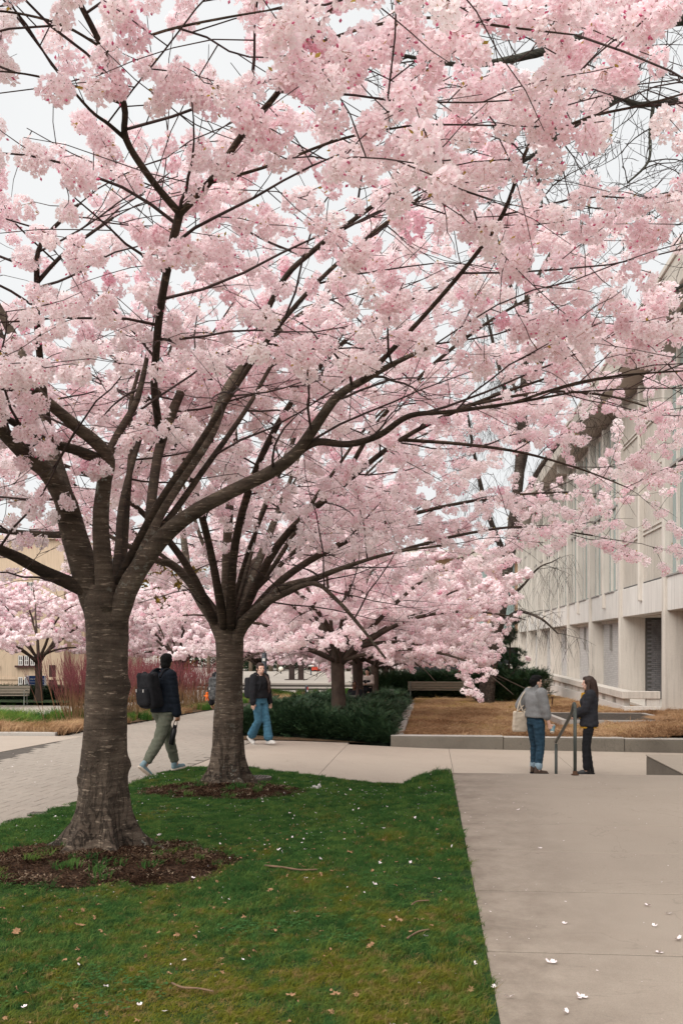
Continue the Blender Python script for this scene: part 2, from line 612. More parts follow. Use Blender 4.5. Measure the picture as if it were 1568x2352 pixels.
# side path of plain concrete, left
sp = empty('side_path', (-10, 18, -0.4), kind='structure')
sheet('paving_slab', np.linspace(-16, -7.9, 8), np.linspace(14.0, 22.45, 9), lambda x, y: G(x, y) + 0.4, MAT['path'], None, sp, dz=0.004, skirt=0.05).location = (10, -18, 0)

# ------------------------------------------------------------------ lawn
lx = np.arange(-6.0, 0.301, 0.07); ly = np.arange(1.5, 15.36, 0.07)
X, Y = np.meshgrid(lx, ly)
XL = edge_l(Y)
Xm = np.where(X < -3, XL + (X + 6.0) / 3.0 * (-3 - XL), X)
rr = np.where(Y > 12.2, 0.3 - 0.1 * (Y - 12.2), 0.3)
Xm = np.where(X > -1, -1 + (X + 1) / 1.3 * (rr + 1), Xm)
Z = LZ(Xm, Y) + 0.004
v = np.stack([Xm, Y, Z], -1).reshape(-1, 3)
i = np.arange(X.size).reshape(X.shape)
f = np.stack([i[:-1, :-1], i[:-1, 1:], i[1:, 1:], i[1:, :-1]], -1).reshape(-1, 4).astype(np.int32)
finish(bpy.data.objects.new('lawn', mesh_from('lawn', v, f, MAT['turf'], True)), kind='structure')

T1 = P(240, 1960, 8.05); T2 = P(520, 1815, 12.66)
RINGS = [(P(225, 1985, 7.75).x, P(225, 1985, 7.75).y, 1.05, 0.98, 3), (P(515, 1828, 12.4).x, P(515, 1828, 12.4).y, 0.93, 0.90, 11)]
def ring_r(cx, cy, rx, ry, sd, x, y):
    a = np.arctan2(y - cy, x - cx)
    w = 1 + 0.07 * np.sin(3 * a + sd) + 0.05 * np.sin(7 * a + 2 * sd)
    return np.sqrt(((x - cx) / rx) ** 2 + ((y - cy) / ry) ** 2) / w
for cx, cy, rx, ry, sd in RINGS:
    v, f = [], []
    nr, na = 16, 72
    for ir in range(nr + 1):
        q = ir / nr
        for k in range(na):
            a = 2 * math.pi * k / na
            w = 1 + 0.07 * math.sin(3 * a + sd) + 0.05 * math.sin(7 * a + 2 * sd)
            x, y = cx + rx * w * q * math.cos(a), cy + ry * w * q * math.sin(a)
            z = float(LZ(x, y)) + 0.012 + 0.10 * (1 - q ** 2) ** 1.2 + 0.012 * vnoise((x, y, 0), 9) * (1 - q ** 4)
            v.append((x, y, z))
    for ir in range(nr):
        for k in range(na):
            k2 = (k + 1) % na
            f.append((ir * na + k, ir * na + k2, (ir + 1) * na + k2, (ir + 1) * na + k)[::-1])
    finish(bpy.data.objects.new('mulch_bed', mesh_from('mulch_bed', v, f, MAT['mulch'], True)), kind='structure')

# ------------------------------------------------------------------ planter with dry straw
pl = empty('planter', (3, 21.3, -0.6), 'long low concrete planter kerb holding brown dry groundcover', 'planter')
PLO = (-3, -21.3, 0.6)
_px = [-0.78, 1.6, 4.1, 7.3]
for a, b in zip(_px[:-1], _px[1:]):
    MB().bbox(a + 0.004, b - 0.004, 21.22, 21.50, -0.85, -0.392 - 0.006 * a, 0.014).build('kerb_block', MAT['kerb'], pl, loc=PLO)
    MB().bbox(a + 0.004, b - 0.004, 21.225, 21.49, -0.388 - 0.006 * a, -0.366 - 0.006 * a, 0.008).build('kerb_top', MAT['kerb_top'], pl, loc=PLO)
for a, b in zip([21.5, 27.5, 33.5, 39.5], [27.5, 33.5, 39.5, 45.5]):
    z0, z1 = float(zg(a)), float(zg(b))
    m = MB()
    h = 0.15
    m.add([(-0.78, a, z0 - .4), (-0.52, a, z0 - .4), (-0.52, b, z1 - .4), (-0.78, b, z1 - .4), (-0.78, a, z0 + h), (-0.52, a, z0 + h), (-0.52, b, z1 + .25), (-0.78, b, z1 + .25)],
          [(0, 3, 2, 1), (4, 5, 6, 7), (0, 1, 5, 4), (1, 2, 6, 5), (2, 3, 7, 6), (3, 0, 4, 7)])
    m.build('kerb_block', MAT['kerb_top'], pl, loc=PLO)
sheet('planting_ground', np.linspace(-0.6, 12, 44), np.linspace(21.45, 62, 70), ZP, MAT['straw_soil'])
# ground of the evergreen bed left of it
sheet('hedge_bed_ground', np.linspace(-4.2, -0.75, 12), np.linspace(21.6, 66, 46), G, MAT['bed_soil'], dz=0.02)

# beds on the left
sheet('grass_bed_ground', np.linspace(-19, -8.5, 14), np.linspace(22.7, 31.5, 14), G, MAT['bed_soil'], dz=0.03)
sheet('shrub_bed_ground', np.linspace(-13, -8.5, 8), np.linspace(31.5, 46, 14), G, MAT['bed_soil'], dz=0.03)
MAT['far_lawn'] = simple('far_lawn_green', (0.035, 0.075, 0.022), (0.018, 0.045, 0.012), 1.5, 0.95, 0.5, 20, kind='World')
sheet('far_lawn_ground', np.linspace(-40, -15.5, 10), np.linspace(45.5, 58, 10), G, MAT['far_lawn'], dz=0.05)
lk = empty('bed_kerb', (-12, 22.6, float(zg(22.6))), 'thin pale kerb edging the ornamental grass bed', 'kerb')
for a in np.arange(-17, -8.6, 2.1):
    MB().bbox(a, a + 2.09, 22.5, 22.66, -0.2, 0.085, 0.012).build('kerb_block', MAT['kerb_top'], lk, loc=(12, -22.6, 0))
# ------------------------------------------------------------------ concrete building, right
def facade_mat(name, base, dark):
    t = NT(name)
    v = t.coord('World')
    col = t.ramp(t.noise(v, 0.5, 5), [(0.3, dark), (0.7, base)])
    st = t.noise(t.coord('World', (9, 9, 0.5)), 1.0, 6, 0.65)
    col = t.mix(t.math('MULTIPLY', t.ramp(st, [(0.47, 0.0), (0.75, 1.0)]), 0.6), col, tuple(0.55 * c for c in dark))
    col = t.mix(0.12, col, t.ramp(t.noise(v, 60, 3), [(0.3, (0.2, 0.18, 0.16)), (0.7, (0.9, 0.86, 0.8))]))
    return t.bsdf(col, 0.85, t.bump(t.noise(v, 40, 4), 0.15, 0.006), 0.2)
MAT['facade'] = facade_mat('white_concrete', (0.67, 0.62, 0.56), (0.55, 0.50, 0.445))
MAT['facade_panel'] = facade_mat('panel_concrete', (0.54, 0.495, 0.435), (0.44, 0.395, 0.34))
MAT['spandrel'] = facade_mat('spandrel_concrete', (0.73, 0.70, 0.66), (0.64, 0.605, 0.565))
def glass_mat(name, col, rough=0.12):
    t = NT(name)
    v = t.coord('World')
    c = t.ramp(t.noise(v, 0.4, 3), [(0.3, tuple(0.8 * q for q in col)), (0.7, col)])
    return t.bsdf(c, rough, t.bump(t.noise(v, 1.3, 2), 0.03, 0.02), 0.5)
MAT['teal_glass'] = glass_mat('teal_glass', (0.29, 0.37, 0.36))
MAT['dark_glass'] = glass_mat('dark_glass', (0.035, 0.04, 0.045))
MAT['frame'] = simple('grey_frame', (0.33, 0.31, 0.29), bump=0.05)
def brick_mat(name, c1, c2, mortar, axis):
    t = NT(name)
    g = t.node('NewGeometry'); sx = t.node('SeparateXYZ'); t.l.new(g.outputs['Position'], sx.inputs[0])
    cb = t.node('CombineXYZ'); t.l.new(sx.outputs[axis], cb.inputs[0]); t.l.new(sx.outputs[2], cb.inputs[1])
    b = t.node('TexBrick')
    b.inputs['Scale'].default_value = 1.0
    b.inputs['Brick Width'].default_value = 0.30; b.inputs['Row Height'].default_value = 0.078
    b.inputs['Mortar Size'].default_value = 0.006
    t.set(b.inputs['Color1'], c1); t.set(b.inputs['Color2'], c2); t.set(b.inputs['Mortar'], mortar)
    t.l.new(cb.outputs[0], b.inputs['Vector'])
    return t.bsdf(b.outputs[0], 0.8, t.bump(t.math('SUBTRACT', 1.0, b.outputs['Fac']), 0.5, 0.008), 0.25)
MAT['pale_brick'] = brick_mat('pale_glazed_brick', (0.56, 0.54, 0.52), (0.48, 0.46, 0.45), (0.36, 0.34, 0.32), 1)
MAT['grey_brick'] = simple('grey_brick', (0.20, 0.195, 0.20), (0.13, 0.125, 0.13), 6, 0.7, 0.2, 60, kind='World')
MAT['mortar'] = simple('mortar', (0.12, 0.115, 0.11))

XB, BAY = 7.2, 7.02
hall = empty('campus_building', (XB, 45, -0.5), 'long white concrete building with tall fins and teal windows', 'building')
HO = (-XB, -45, 0.5)
def hb(name, mat, *a, bev=0.0, parent=hall, **k):
    m = MB()
    if bev: m.bbox(*a, bev)
    else: m.box(*a)
    return m.build(name, mat, parent, loc=HO if parent is hall else None, **k)
YA = 4.348 * XB - 0.1          # y of the column seen third from the right edge
cols_y = [YA + BAY * k for k in range(-2, 8)]
CW, ZT = 0.30, 10.45
YE = cols_y[-1] + CW
# columns
for y in cols_y:
    hb('column', MAT['facade'], XB, XB + 0.95, y, y + CW, -2.2, ZT, bev=0.02)
# body behind everything
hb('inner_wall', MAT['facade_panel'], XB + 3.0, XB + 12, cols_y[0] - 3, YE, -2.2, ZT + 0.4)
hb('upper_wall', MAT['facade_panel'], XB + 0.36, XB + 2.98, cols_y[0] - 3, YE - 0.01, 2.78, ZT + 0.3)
# floor slab and plinth of the loggia
hb('plinth', MAT['facade'], XB + 0.06, XB + 3.0, cols_y[0] - 3, YE - 0.02, -2.3, -0.46, bev=0.02)
zs0, zs1 = 2.62, 3.66
openb = {0, 1, 2}            # ground floor left open in these bays
for k, y in enumerate(cols_y[:-1]):
    a, b = y + CW + 0.003, y + BAY - 0.003
    hb('spandrel', MAT['spandrel'], XB + 0.10, XB + 0.62, a, b, zs0, zs1, bev=0.015)
    mid = (a + b) / 2
    f = hb('fin', MAT['facade'], XB - 0.02, XB + 0.35, mid - 0.10, mid + 0.10, zs0 + 0.45, ZT, bev=0.03)
    if k == 2:
        # ribbed concrete panels with ladder-like vents
        for (p0, p1) in ((a + 0.02, mid - 0.11), (mid + 0.11, b - 0.02)):
            n = 13
            w = (p1 - p0) / n
            for q in range(n):
                hb('rib', MAT['facade_panel'], XB + 0.17, XB + 0.37, p0 + q * w + 0.012, p0 + (q + 1) * w - 0.012, zs1 + 0.02, ZT - 0.05, bev=0.012)
            for zz in (5.3, 7.2, 8.9):
                hb('vent_band', MAT['facade'], XB + 0.12, XB + 0.22, p0, p1, zz, zz + 0.06)
                hb('vent_band', MAT['facade'], XB + 0.12, XB + 0.22, p0, p1, zz + 0.15, zz + 0.21)
            hb('drip_edge', MAT['mortar'], XB + 0.14, XB + 0.22, p0, p1, zs1 + 0.022, zs1 + 0.06)
    else:
        for (p0, p1) in ((a + 0.02, mid - 0.11), (mid + 0.11, b - 0.02)):
            L = p1 - p0
            hb('brick_strip', MAT['pale_brick'], XB + 0.22, XB + 0.37, p0, p0 + 0.40 * L, zs1 + 0.01, ZT - 0.02)
            w = hb('window', MAT['frame'], XB + 0.20, XB + 0.365, p0 + 0.41 * L, p1, zs1 + 0.005, zs1 + 0.07)
            for (z0, z1) in ((zs1 + 0.09, 7.0), (7.09, 8.2), (8.3, ZT - 0.05)):
                hb('pane', MAT['teal_glass'], XB + 0.25, XB + 0.30, p0 + 0.45 * L, p1 - 0.04, z0, z1, parent=None).parent = w
                w.children[-1].location = (0, 0, 0)
                hb('mullion', MAT['facade'], XB + 0.16, XB + 0.249, p0 + 0.70 * L, p0 + 0.74 * L, z0, z1, bev=0.005)
                hb('mullion', MAT['facade'], XB + 0.18, XB + 0.35, p0 + 0.405 * L, p0 + 0.445 * L, z0, z1, bev=0.005)
            for z in (7.045, 8.25):
                hb('transom', MAT['frame'], XB + 0.17, XB + 0.33, p0 + 0.45 * L, p1, z - 0.04, z + 0.04)
            hb('sill', MAT['frame'], XB + 0.06, XB + 0.19, p0 + 0.40 * L, p1, zs1 + 0.001, zs1 + 0.05)
    if k in openb:
        hb('soffit', MAT['facade'], XB + 0.64, XB + 2.99, a, b, 2.60, 2.77)
        # end wall of the open bay, brick by brick
        core = hb('end_wall', MAT['mortar'], XB + 0.95, XB + 2.99, y + BAY + 0.03, y + BAY + CW, -0.45, 2.59)
        if k in (1, 2):
            bl, bh = 0.292, 0.078
            bm_ = MB().bbox(-bl / 2 + 0.004, bl / 2 - 0.004, -0.02, 0.02, -bh / 2 + 0.005, bh / 2 - 0.005, 0.004)
            me = mesh_from('brick', bm_.v, bm_.f, MAT['grey_brick'])
            rows = int(3.03 / bh)
            seen = 4 if k == 2 else 3
            V, F = [], []
            for r_ in range(rows):
                for c_ in range(7):
                    x = XB + 0.96 + bl * (c_ + (0.5 if r_ % 2 else 1.0)) - 0.08
                    if not XB + 0.95 + bl * 0.45 < x < XB + 2.9: continue
                    z = -0.44 + bh * (r_ + 0.5)
                    if c_ < seen:
                        o = bpy.data.objects.new('brick', me)
                        o.location = (x - XB, y + BAY + 0.02 - 45, z + 0.5)
                        finish(o, None); o.parent = core
                        o.location = (x, y + BAY + 0.02, z)
                    else:
                        q0 = len(V)
                        V += [(x + p[0], y + BAY + 0.02 + p[1], z + p[2]) for p in bm_.v]
                        F += [tuple(i + q0 for i in q) for q in bm_.f]
            if V:
                o = bpy.data.objects.new('bricks', mesh_from('bricks', V, F, MAT['grey_brick'])); finish(o, None, kind='stuff'); o.parent = core
    else:
        hb('brick_wall', MAT['pale_brick'], XB + 0.62, XB + 0.9, a, b, -1.9, zs0 - 0.01)
        hb('lintel', MAT['facade'], XB + 0.5, XB + 0.64, a, b, zs0 - 0.12, zs0 - 0.004)
        hb('slot_window', MAT['frame'], XB + 0.52, XB + 0.615, a + 4.6, a + 4.75, 1.35, 2.45)
# roof: deep fascia with tapered brackets
RX = XB - 0.75
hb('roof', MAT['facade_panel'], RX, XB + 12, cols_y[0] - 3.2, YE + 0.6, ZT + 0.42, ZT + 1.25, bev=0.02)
hb('roof_edge', MAT['facade'], RX - 0.05, XB + 12, cols_y[0] - 3.25, YE + 0.65, ZT + 1.26, ZT + 1.42, bev=0.015)
for y in cols_y:
    hb('bracket', MAT['facade'], RX + 0.25, XB + 0.95, y + 0.02, y + CW - 0.02, ZT + 0.005, ZT + 0.415, bev=0.02)

# areaway parapet with notches in front of the building
par = empty('notched_parapet', (6.2, 31, -0.6), 'low white parapet with square notches along the building foot', 'parapet')
PO = (-6.2, -31, 0.6)
y0p, y1p = YA + 0.4, 78.0
MB().bbox(6.10, 6.34, y0p + 0.26, y1p, -2.4, -0.335, 0.012).build('wall', MAT['spandrel'], par, loc=PO)
MB().bbox(6.10, XB + 0.9, y0p, y0p + 0.24, -1.2, -0.335, 0.012).build('wall', MAT['spandrel'], par, loc=PO)
MB().bbox(6.02, 6.40, y0p + 0.26, y1p, -0.10, 0.13, 0.012).build('cap', MAT['facade'], par, loc=PO)
MB().bbox(6.02, XB - 0.01, y0p - 0.03, y0p + 0.25, -0.10, 0.13, 0.012).build('cap', MAT['facade'], par, loc=PO)
yy = y0p + 0.27
while yy < 72:
    MB().bbox(6.12, 6.32, yy, yy + 1.25, -0.334, -0.101, 0.006).build('block', MAT['spandrel'], par, loc=PO)
    yy += 1.95
MB().bbox(XB - 0.42, XB - 0.02, y0p + 0.02, y0p + 0.22, -0.334, -0.101, 0.006).build('block', MAT['spandrel'], par, loc=PO)

# far wing with tan panels at the end of the building
MAT['tan_panel'] = simple('tan_panel', (0.46, 0.30, 0.19), (0.36, 0.23, 0.15), 2, kind='World')
wing = empty('far_wing', (4, 90, -1.7), 'distant low wing with tan wall panels behind the bare trunk', 'building')
WO = (-4, -90, 1.7)
MB().box(-1, 9.5, 88, 104, -2, 1.4).build('ground_floor', MAT['dark_glass'], wing, loc=WO)
MB().box(-1.6, 9.5, 87.2, 104.5, 1.41, 2.6).build('floor_band', MAT['facade_panel'], wing, loc=WO)
MB().box(-1, 9.5, 88, 104, 2.61, 9.2).build('wall', MAT['tan_panel'], wing, loc=WO)
for xx in np.arange(-0.6, 9, 2.4):
    w = MB().box(xx, xx + 1.0, 87.9, 87.99, 2.9, 8.8).build('window', MAT['frame'], wing, loc=WO)
    MB().box(xx + .08, xx + .92, 87.86, 87.895, 3.0, 8.7).build('pane', MAT['teal_glass'], w)
MB().box(-1.8, 9.7, 87.0, 104.6, 9.21, 9.9).build('roof', MAT['facade_panel'], wing, loc=WO)

# ------------------------------------------------------------------ stucco hall on the left
MAT['stucco'] = facade_mat('yellow_stucco', (0.56, 0.425, 0.30), (0.47, 0.345, 0.235))
MAT['white_paint'] = simple('white_paint', (0.72, 0.70, 0.67), bump=0.05)
MAT['brown_paint'] = simple('dark_brown_paint', (0.06, 0.025, 0.022), bump=0.05)
MAT['slate'] = simple('slate_roof', (0.12, 0.12, 0.125), (0.07, 0.07, 0.075), 3, kind='World')
oh = empty('stucco_hall', (-20, 60, -1.6), 'yellow stucco hall with small white windows behind the pink trees', 'building')
OO = (20, -60, 1.6)
FY = 59.5
def fx(px, d=60.6):
    return P(px, 1483, d).x
def fz(py, d=60.6):
    return EYE + (HY - py) * d / FPX
MB().box(-48, fx(139), FY, FY + 14, -2, fz(1236)).build('wall', MAT['stucco'], oh, loc=OO)
MB().box(fx(139), fx(172), FY + 1.2, FY + 14, -2, fz(1330)).build('side_wall', MAT['stucco'], oh, loc=OO)
m = MB()
xa, xb_ = fx(100), fx(240)
m.add([(xa, FY + 1.0, fz(1325)), (xb_, FY + 1.0, fz(1345)), (xb_, FY + 5, fz(1270)), (xa, FY + 5, fz(1270)), (xa, FY + 1.0, fz(1325) + .12), (xb_, FY + 1.0, fz(1345) + .12), (xb_, FY + 5, fz(1270) + .12), (xa, FY + 5, fz(1270) + .12)],
      [(0, 3, 2, 1), (4, 5, 6, 7), (0, 1, 5, 4), (1, 2, 6, 5), (2, 3, 7, 6), (3, 0, 4, 7)])
m.build('roof', MAT['slate'], oh, loc=OO)
MB().box(xa, xb_, FY + 0.85, FY + 0.99, fz(1342), fz(1323)).build('gutter', MAT['white_paint'], oh, loc=OO)
MB().box(-48.3, fx(139) + .2, FY - 0.25, FY + 14, fz(1236) + .01, fz(1226)).build('cornice', MAT['stucco'], oh, loc=OO)
MB().box(-48, fx(139) - .002, FY - 0.06, FY - 0.002, fz(1562), fz(1556)).build('ledge', MAT['stucco'], oh, loc=OO)
for (c, t, b) in ((54, 1506, 1529), (54, 1556, 1588), (50, 1335, 1362), (-40, 1506, 1529), (-40, 1335, 1362), (-40, 1556, 1588)):
    xl, xr, z0, z1 = fx(c - 24), fx(c + 19), fz(b), fz(t)
    w = MB().box(xl, xr, FY - 0.05, FY - 0.002, z0, z1).build('window', MAT['brown_paint'], oh, loc=OO)
    n = 3
    for q in range(n):
        a = xl + (xr - xl) * (q + 0.1) / n; e = xl + (xr - xl) * (q + 0.82) / n
        m = MB()
        for (x0, x1, zz0, zz1) in ((a, e, z0, z0 + .05), (a, e, z1 - .05, z1), (a, a + .05, z0 + .05, z1 - .05), (e - .05, e, z0 + .05, z1 - .05), ((a + e) / 2 - .02, (a + e) / 2 + .02, z0 + .05, z1 - .05), (a + .05, (a + e) / 2 - .02, (z0 + z1) / 2 - .02, (z0 + z1) / 2 + .02), ((a + e) / 2 + .02, e - .05, (z0 + z1) / 2 - .02, (z0 + z1) / 2 + .02)):
            m.box(x0, x1, FY - 0.10, FY - 0.055, zz0, zz1)
        m.build('sash', MAT['white_paint'], w)
        MB().box(a + .05, e - .05, FY - .07, FY - .053, z0 + .05, z1 - .05).build('pane', MAT['dark_glass'], w)
    MB().box(xl - .15, xr + .15, FY - 0.22, FY - 0.003, z0 - .12, z0 - .004).build('sill', MAT['brown_paint'] if b == 1529 else MAT['stucco'], oh, loc=OO)
dz0 = -1.7
d_ = MB().box(fx(104), fx(119), FY - 0.05, FY - 0.003, dz0, fz(1528)).build('door', MAT['brown_paint'], oh, loc=OO)
MB().box(fx(117), fx(118), FY - 0.1, FY - 0.052, -0.7, -0.6).build('handle', MAT['white_paint'], d_)
# ------------------------------------------------------------------ bark and blossom materials
def bark_mat(name, c_dark, c_mid, c_light, lichen=True, base_z=0.0):
    t = NT(name)
    v = t.coord('World')
    band = t.noise(t.coord('World', (3.5, 3.5, 30)), 1.0, 6, 0.65, 0.4)
    col = t.ramp(band, [(0.28, c_dark), (0.5, c_mid), (0.72, c_light)])
    patch = t.noise(v, 2.2, 6, 0.65)
    col = t.mix(t.ramp(patch, [(0.35, 0.0), (0.7, 0.75)]), col, c_dark)
    lent = t.ramp(t.noise(t.coord('World', (11, 11, 75)), 1.0, 3, 0.5), [(0.62, 0.0), (0.68, 1.0)])
    col = t.mix(t.math('MULTIPLY', lent, 0.55), col, tuple(min(1, 1.9 * c) for c in c_light))
    if lichen:
        l1 = t.ramp(t.noise(v, 17, 6, 0.72), [(0.56, 0.0), (0.60, 1.0)])
        l2 = t.ramp(t.noise(v, 1.7, 3, 0.5), [(0.50, 0.0), (0.66, 1.0)])
        col = t.mix(t.math('MULTIPLY', t.math('MULTIPLY', l1, l2), 0.75), col, (0.33, 0.345, 0.30))
    rn = t.noise(t.coord('World', (9, 9, 3.0)), 1.0, 6, .62, .6)
    rdg = t.ramp(t.math('ABSOLUTE', t.math('SUBTRACT', rn, .5)), [(0.0, 1.0), (.035, 0.0)])
    sz = t.node('SeparateXYZ'); t.l.new(v, sz.inputs[0])
    lowz = t.node('MapRange'); lowz.inputs[1].default_value = .75; lowz.inputs[2].default_value = .0; lowz.inputs[3].default_value = 0.0; lowz.inputs[4].default_value = 1.0; t.l.new(sz.outputs[2], lowz.inputs[0])
    cr_ = t.math('MULTIPLY', rdg, t.math('ADD', t.math('MULTIPLY', lowz.outputs[0], .85), .12))
    col = t.mix(t.math('MULTIPLY', cr_, .75), col, tuple(.6 * c for c in c_dark))
    h = t.math('ADD', t.math('MULTIPLY', cr_, -1.5), t.math('MULTIPLY', band, 0.8))
    h = t.math('ADD', h, t.math('ADD', t.math('MULTIPLY', t.noise(t.coord('World', (14, 14, 5)), 1.0, 5, 0.7), 0.7), t.noise(v, 70, 4, 0.7)))
    return t.bsdf(col, 0.9, t.bump(h, 0.9, 0.02), 0.2)
MAT['bark'] = bark_mat('cherry_bark', (0.034, 0.025, 0.019), (0.115, 0.085, 0.064), (0.21, 0.165, 0.125))
MAT['limb'] = bark_mat('cherry_limb_bark', (0.024, 0.017, 0.013), (0.062, 0.043, 0.031), (0.12, 0.084, 0.06), lichen=False)
MAT['twig'] = simple('cherry_twig', (0.055, 0.032, 0.028), (0.028, 0.018, 0.016), 20, 0.8, 0)
MAT['far_bark'] = simple('far_bark', (0.085, 0.06, 0.045), (0.04, 0.028, 0.022), 6, 0.9, 0.4, 30, kind='World')

def petal_mat():
    t = NT('blossom_petal')
    a = t.node('Attribute', attribute_type='INSTANCER', attribute_name='tint')
    s = t.node('Attribute', attribute_type='GEOMETRY', attribute_name='shade')
    tip = t.ramp(a.outputs['Fac'], [(0.0, (0.97, 0.93, 0.93)), (0.5, (0.962, 0.875, 0.892)), (0.85, (0.945, 0.79, 0.825)), (1.0, (0.91, 0.60, 0.69))])
    cen = t.ramp(a.outputs['Fac'], [(0.0, (0.95, 0.85, 0.855)), (1.0, (0.84, 0.48, 0.58))])
    col = t.mix(s.outputs['Fac'], cen, tip)
    d = t.node('BsdfDiffuse'); t.l.new(col, d.inputs[0])
    tr = t.node('BsdfTranslucent'); t.l.new(col, tr.inputs[0])
    m = t.node('MixShader'); m.inputs[0].default_value = 0.5
    t.l.new(d.outputs[0], m.inputs[1]); t.l.new(tr.outputs[0], m.inputs[2])
    t.l.new(m.outputs[0], t.out.inputs[0])
    return t.m
MAT['petal'] = petal_mat()
MAT['stalk'] = simple('blossom_stalk', (0.42, 0.24, 0.14), bump=0)
def leafy(name, c1, c2, trans=0.35, scale=6.0):
    t = NT(name)
    v = t.coord('World')
    col = t.ramp(t.noise(v, scale, 3), [(0.3, c2), (0.7, c1)])
    d = t.node('BsdfDiffuse'); t.l.new(col, d.inputs[0])
    tr = t.node('BsdfTranslucent'); t.l.new(col, tr.inputs[0])
    m = t.node('MixShader'); m.inputs[0].default_value = trans
    t.l.new(d.outputs[0], m.inputs[1]); t.l.new(tr.outputs[0], m.inputs[2])
    t.l.new(m.outputs[0], t.out.inputs[0])
    return t.m
MAT['young_leaf'] = leafy('young_cherry_leaf', (0.42, 0.27, 0.06), (0.30, 0.22, 0.05))

def sph(rng):
    z = rng.uniform(-1, 1); a = rng.uniform(0, 2 * math.pi); s = math.sqrt(1 - z * z)
    return Vector((s * math.cos(a), s * math.sin(a), z))

def cluster_proto(name, seed, level, nfl, rad, leaves=1, buds=0):
    rng = random.Random(seed)
    V, F, MI, SH = [], [], [], []
    def addf(vs, fs, mi, sh):
        o = len(V)
        V.extend([tuple(p) for p in vs]); SH.extend(sh)
        for q in fs:
            F.append(tuple(i + o for i in q)); MI.append(mi)
    gold = math.pi * (3 - math.sqrt(5))
    for k in range(nfl):
        zz = 1 - 2 * (k + 0.5) / nfl
        a = gold * k + rng.uniform(-.4, .4)
        s = math.sqrt(max(0, 1 - zz * zz))
        n = Vector((s * math.cos(a), s * math.sin(a), zz))
        rr = rad * rng.uniform(0.62, 1.08)
        c = Vector((n.x * rr, n.y * rr, n.z * rr * 0.9))
        n = (n + sph(rng) * 0.55).normalized()
        t = n.orthogonal().normalized(); b = n.cross(t)
        fr = rng.uniform(0.019, 0.024)
        ph = rng.uniform(0, 6.28)
        cup = rng.uniform(0.1, 0.75)
        npet = 5
        if level == 2:
            # far: one folded quad per flower
            w = fr * 1.25
            vs = [c - t * w - b * w * .8, c + t * w - b * w + n * .006, c + t * w * .9 + b * w, c - t * w + b * w + n * .008]
            addf(vs, [(0, 1, 2, 3)], 0, [0.8, 0.9, 0.75, 0.9]); continue
        for q in range(npet):
            a2 = ph + 2 * math.pi * q / npet + rng.uniform(-.12, .12)
            e = t * math.cos(a2) + b * math.sin(a2)
            w = n.cross(e)
            def pt(r, wd, lift=0.0):
                return c + e * (r * fr) + w * (wd * fr) + n * (cup * fr * r * r + lift * fr)
            if level == 0:
                vs = [pt(.08, 0), pt(.58, -.42), pt(.98, -.26, rng.uniform(-.1, .1)), pt(.90, 0, .06), pt(.98, .26, rng.uniform(-.1, .1)), pt(.58, .42)]
                addf(vs, [(0, 1, 2, 3), (0, 3, 4, 5)], 0, [0.0, .75, 1, 1, 1, .75])
            else:
                vs = [pt(.05, 0), pt(.62, -.42), pt(1.0, 0), pt(.62, .42)]
                addf(vs, [(0, 1, 2, 3)], 0, [0.1, .8, 1, .8])
        if level == 0:
            d = 0.0026; cc = c + n * 0.006
            addf([cc - t * d, cc - b * d, cc + t * d, cc + b * d], [(0, 1, 2, 3)], 1, [0] * 4)
        if level <= 1 and k % 3 == 0:
            top = Vector((0, 0, rad * 0.9))
            s_ = 0.0011
            addf([c - n * .004 - t * s_, c - n * .004 + t * s_, top + t * s_, top - t * s_], [(0, 1, 2, 3)], 1, [0] * 4)
    for k in range(buds):
        n = sph(rng); c = n * rad * rng.uniform(.7, 1.15); c.z -= rad * .3
        t = n.orthogonal().normalized(); b = n.cross(t)
        r_ = .006; ln = .02
        addf([c, c + n * ln * .5 + t * r_, c + n * ln * .5 + b * r_, c + n * ln * .5 - t * r_, c + n * ln * .5 - b * r_, c + n * ln],
             [(0, 1, 2), (0, 2, 3), (0, 3, 4), (0, 4, 1), (5, 2, 1), (5, 3, 2), (5, 4, 3), (5, 1, 4)], 3, [0] * 6)
    for k in range(leaves):
        n = (sph(rng) + Vector((0, 0, .7))).normalized()
        c = n * rad * 0.85
        t = n.orthogonal().normalized(); L = rng.uniform(.016, .032); w = L * .25
        addf([c, c + n * L * .5 + t * w, c + n * L, c + n * L * .5 - t * w], [(0, 1, 2, 3)], 2, [0] * 4)
    return proto(name, V, F, [MAT['petal'], MAT['stalk'], MAT['young_leaf'], MAT['bud']], MI, False, SH)
MAT['bud'] = simple('pink_bud', (0.62, 0.13, 0.24), (0.5, 0.1, 0.2), bump=0)
HI = [cluster_proto('blossom_hi_%d' % k, 10 + k, 0, 26 + 3 * (k % 3), 0.052 + .004 * (k % 3), (2, 1, 0, 3, 1)[k], (0, 0, 5, 0, 3)[k]) for k in range(5)]
MID = [cluster_proto('blossom_mid_%d' % k, 30 + k, 1, 26, 0.055, (1, 2, 0)[k], (0, 2, 4)[k]) for k in range(3)]
LO = [cluster_proto('blossom_lo_%d' % k, 50 + k, 2, 24, 0.06, k % 2, 0) for k in range(3)]

# ------------------------------------------------------------------ branching
def rand_unit(rng):
    return sph(rng)

def grow(rng, p, d, L, n, wob=0.15, lift=0.0):
    p = Vector(p); d = Vector(d).normalized()
    out = [p.copy()]
    for k in range(n):
        d = (d + rand_unit(rng) * wob + Vector((0, 0, lift))).normalized()
        p = p + d * (L / n)
        out.append(p.copy())
    return out

def lerp_poly(pts, t):
    x = t * (len(pts) - 1); i = min(int(x), len(pts) - 2); f = x - i
    return pts[i].lerp(pts[i + 1], f), (pts[i + 1] - pts[i]).normalized()

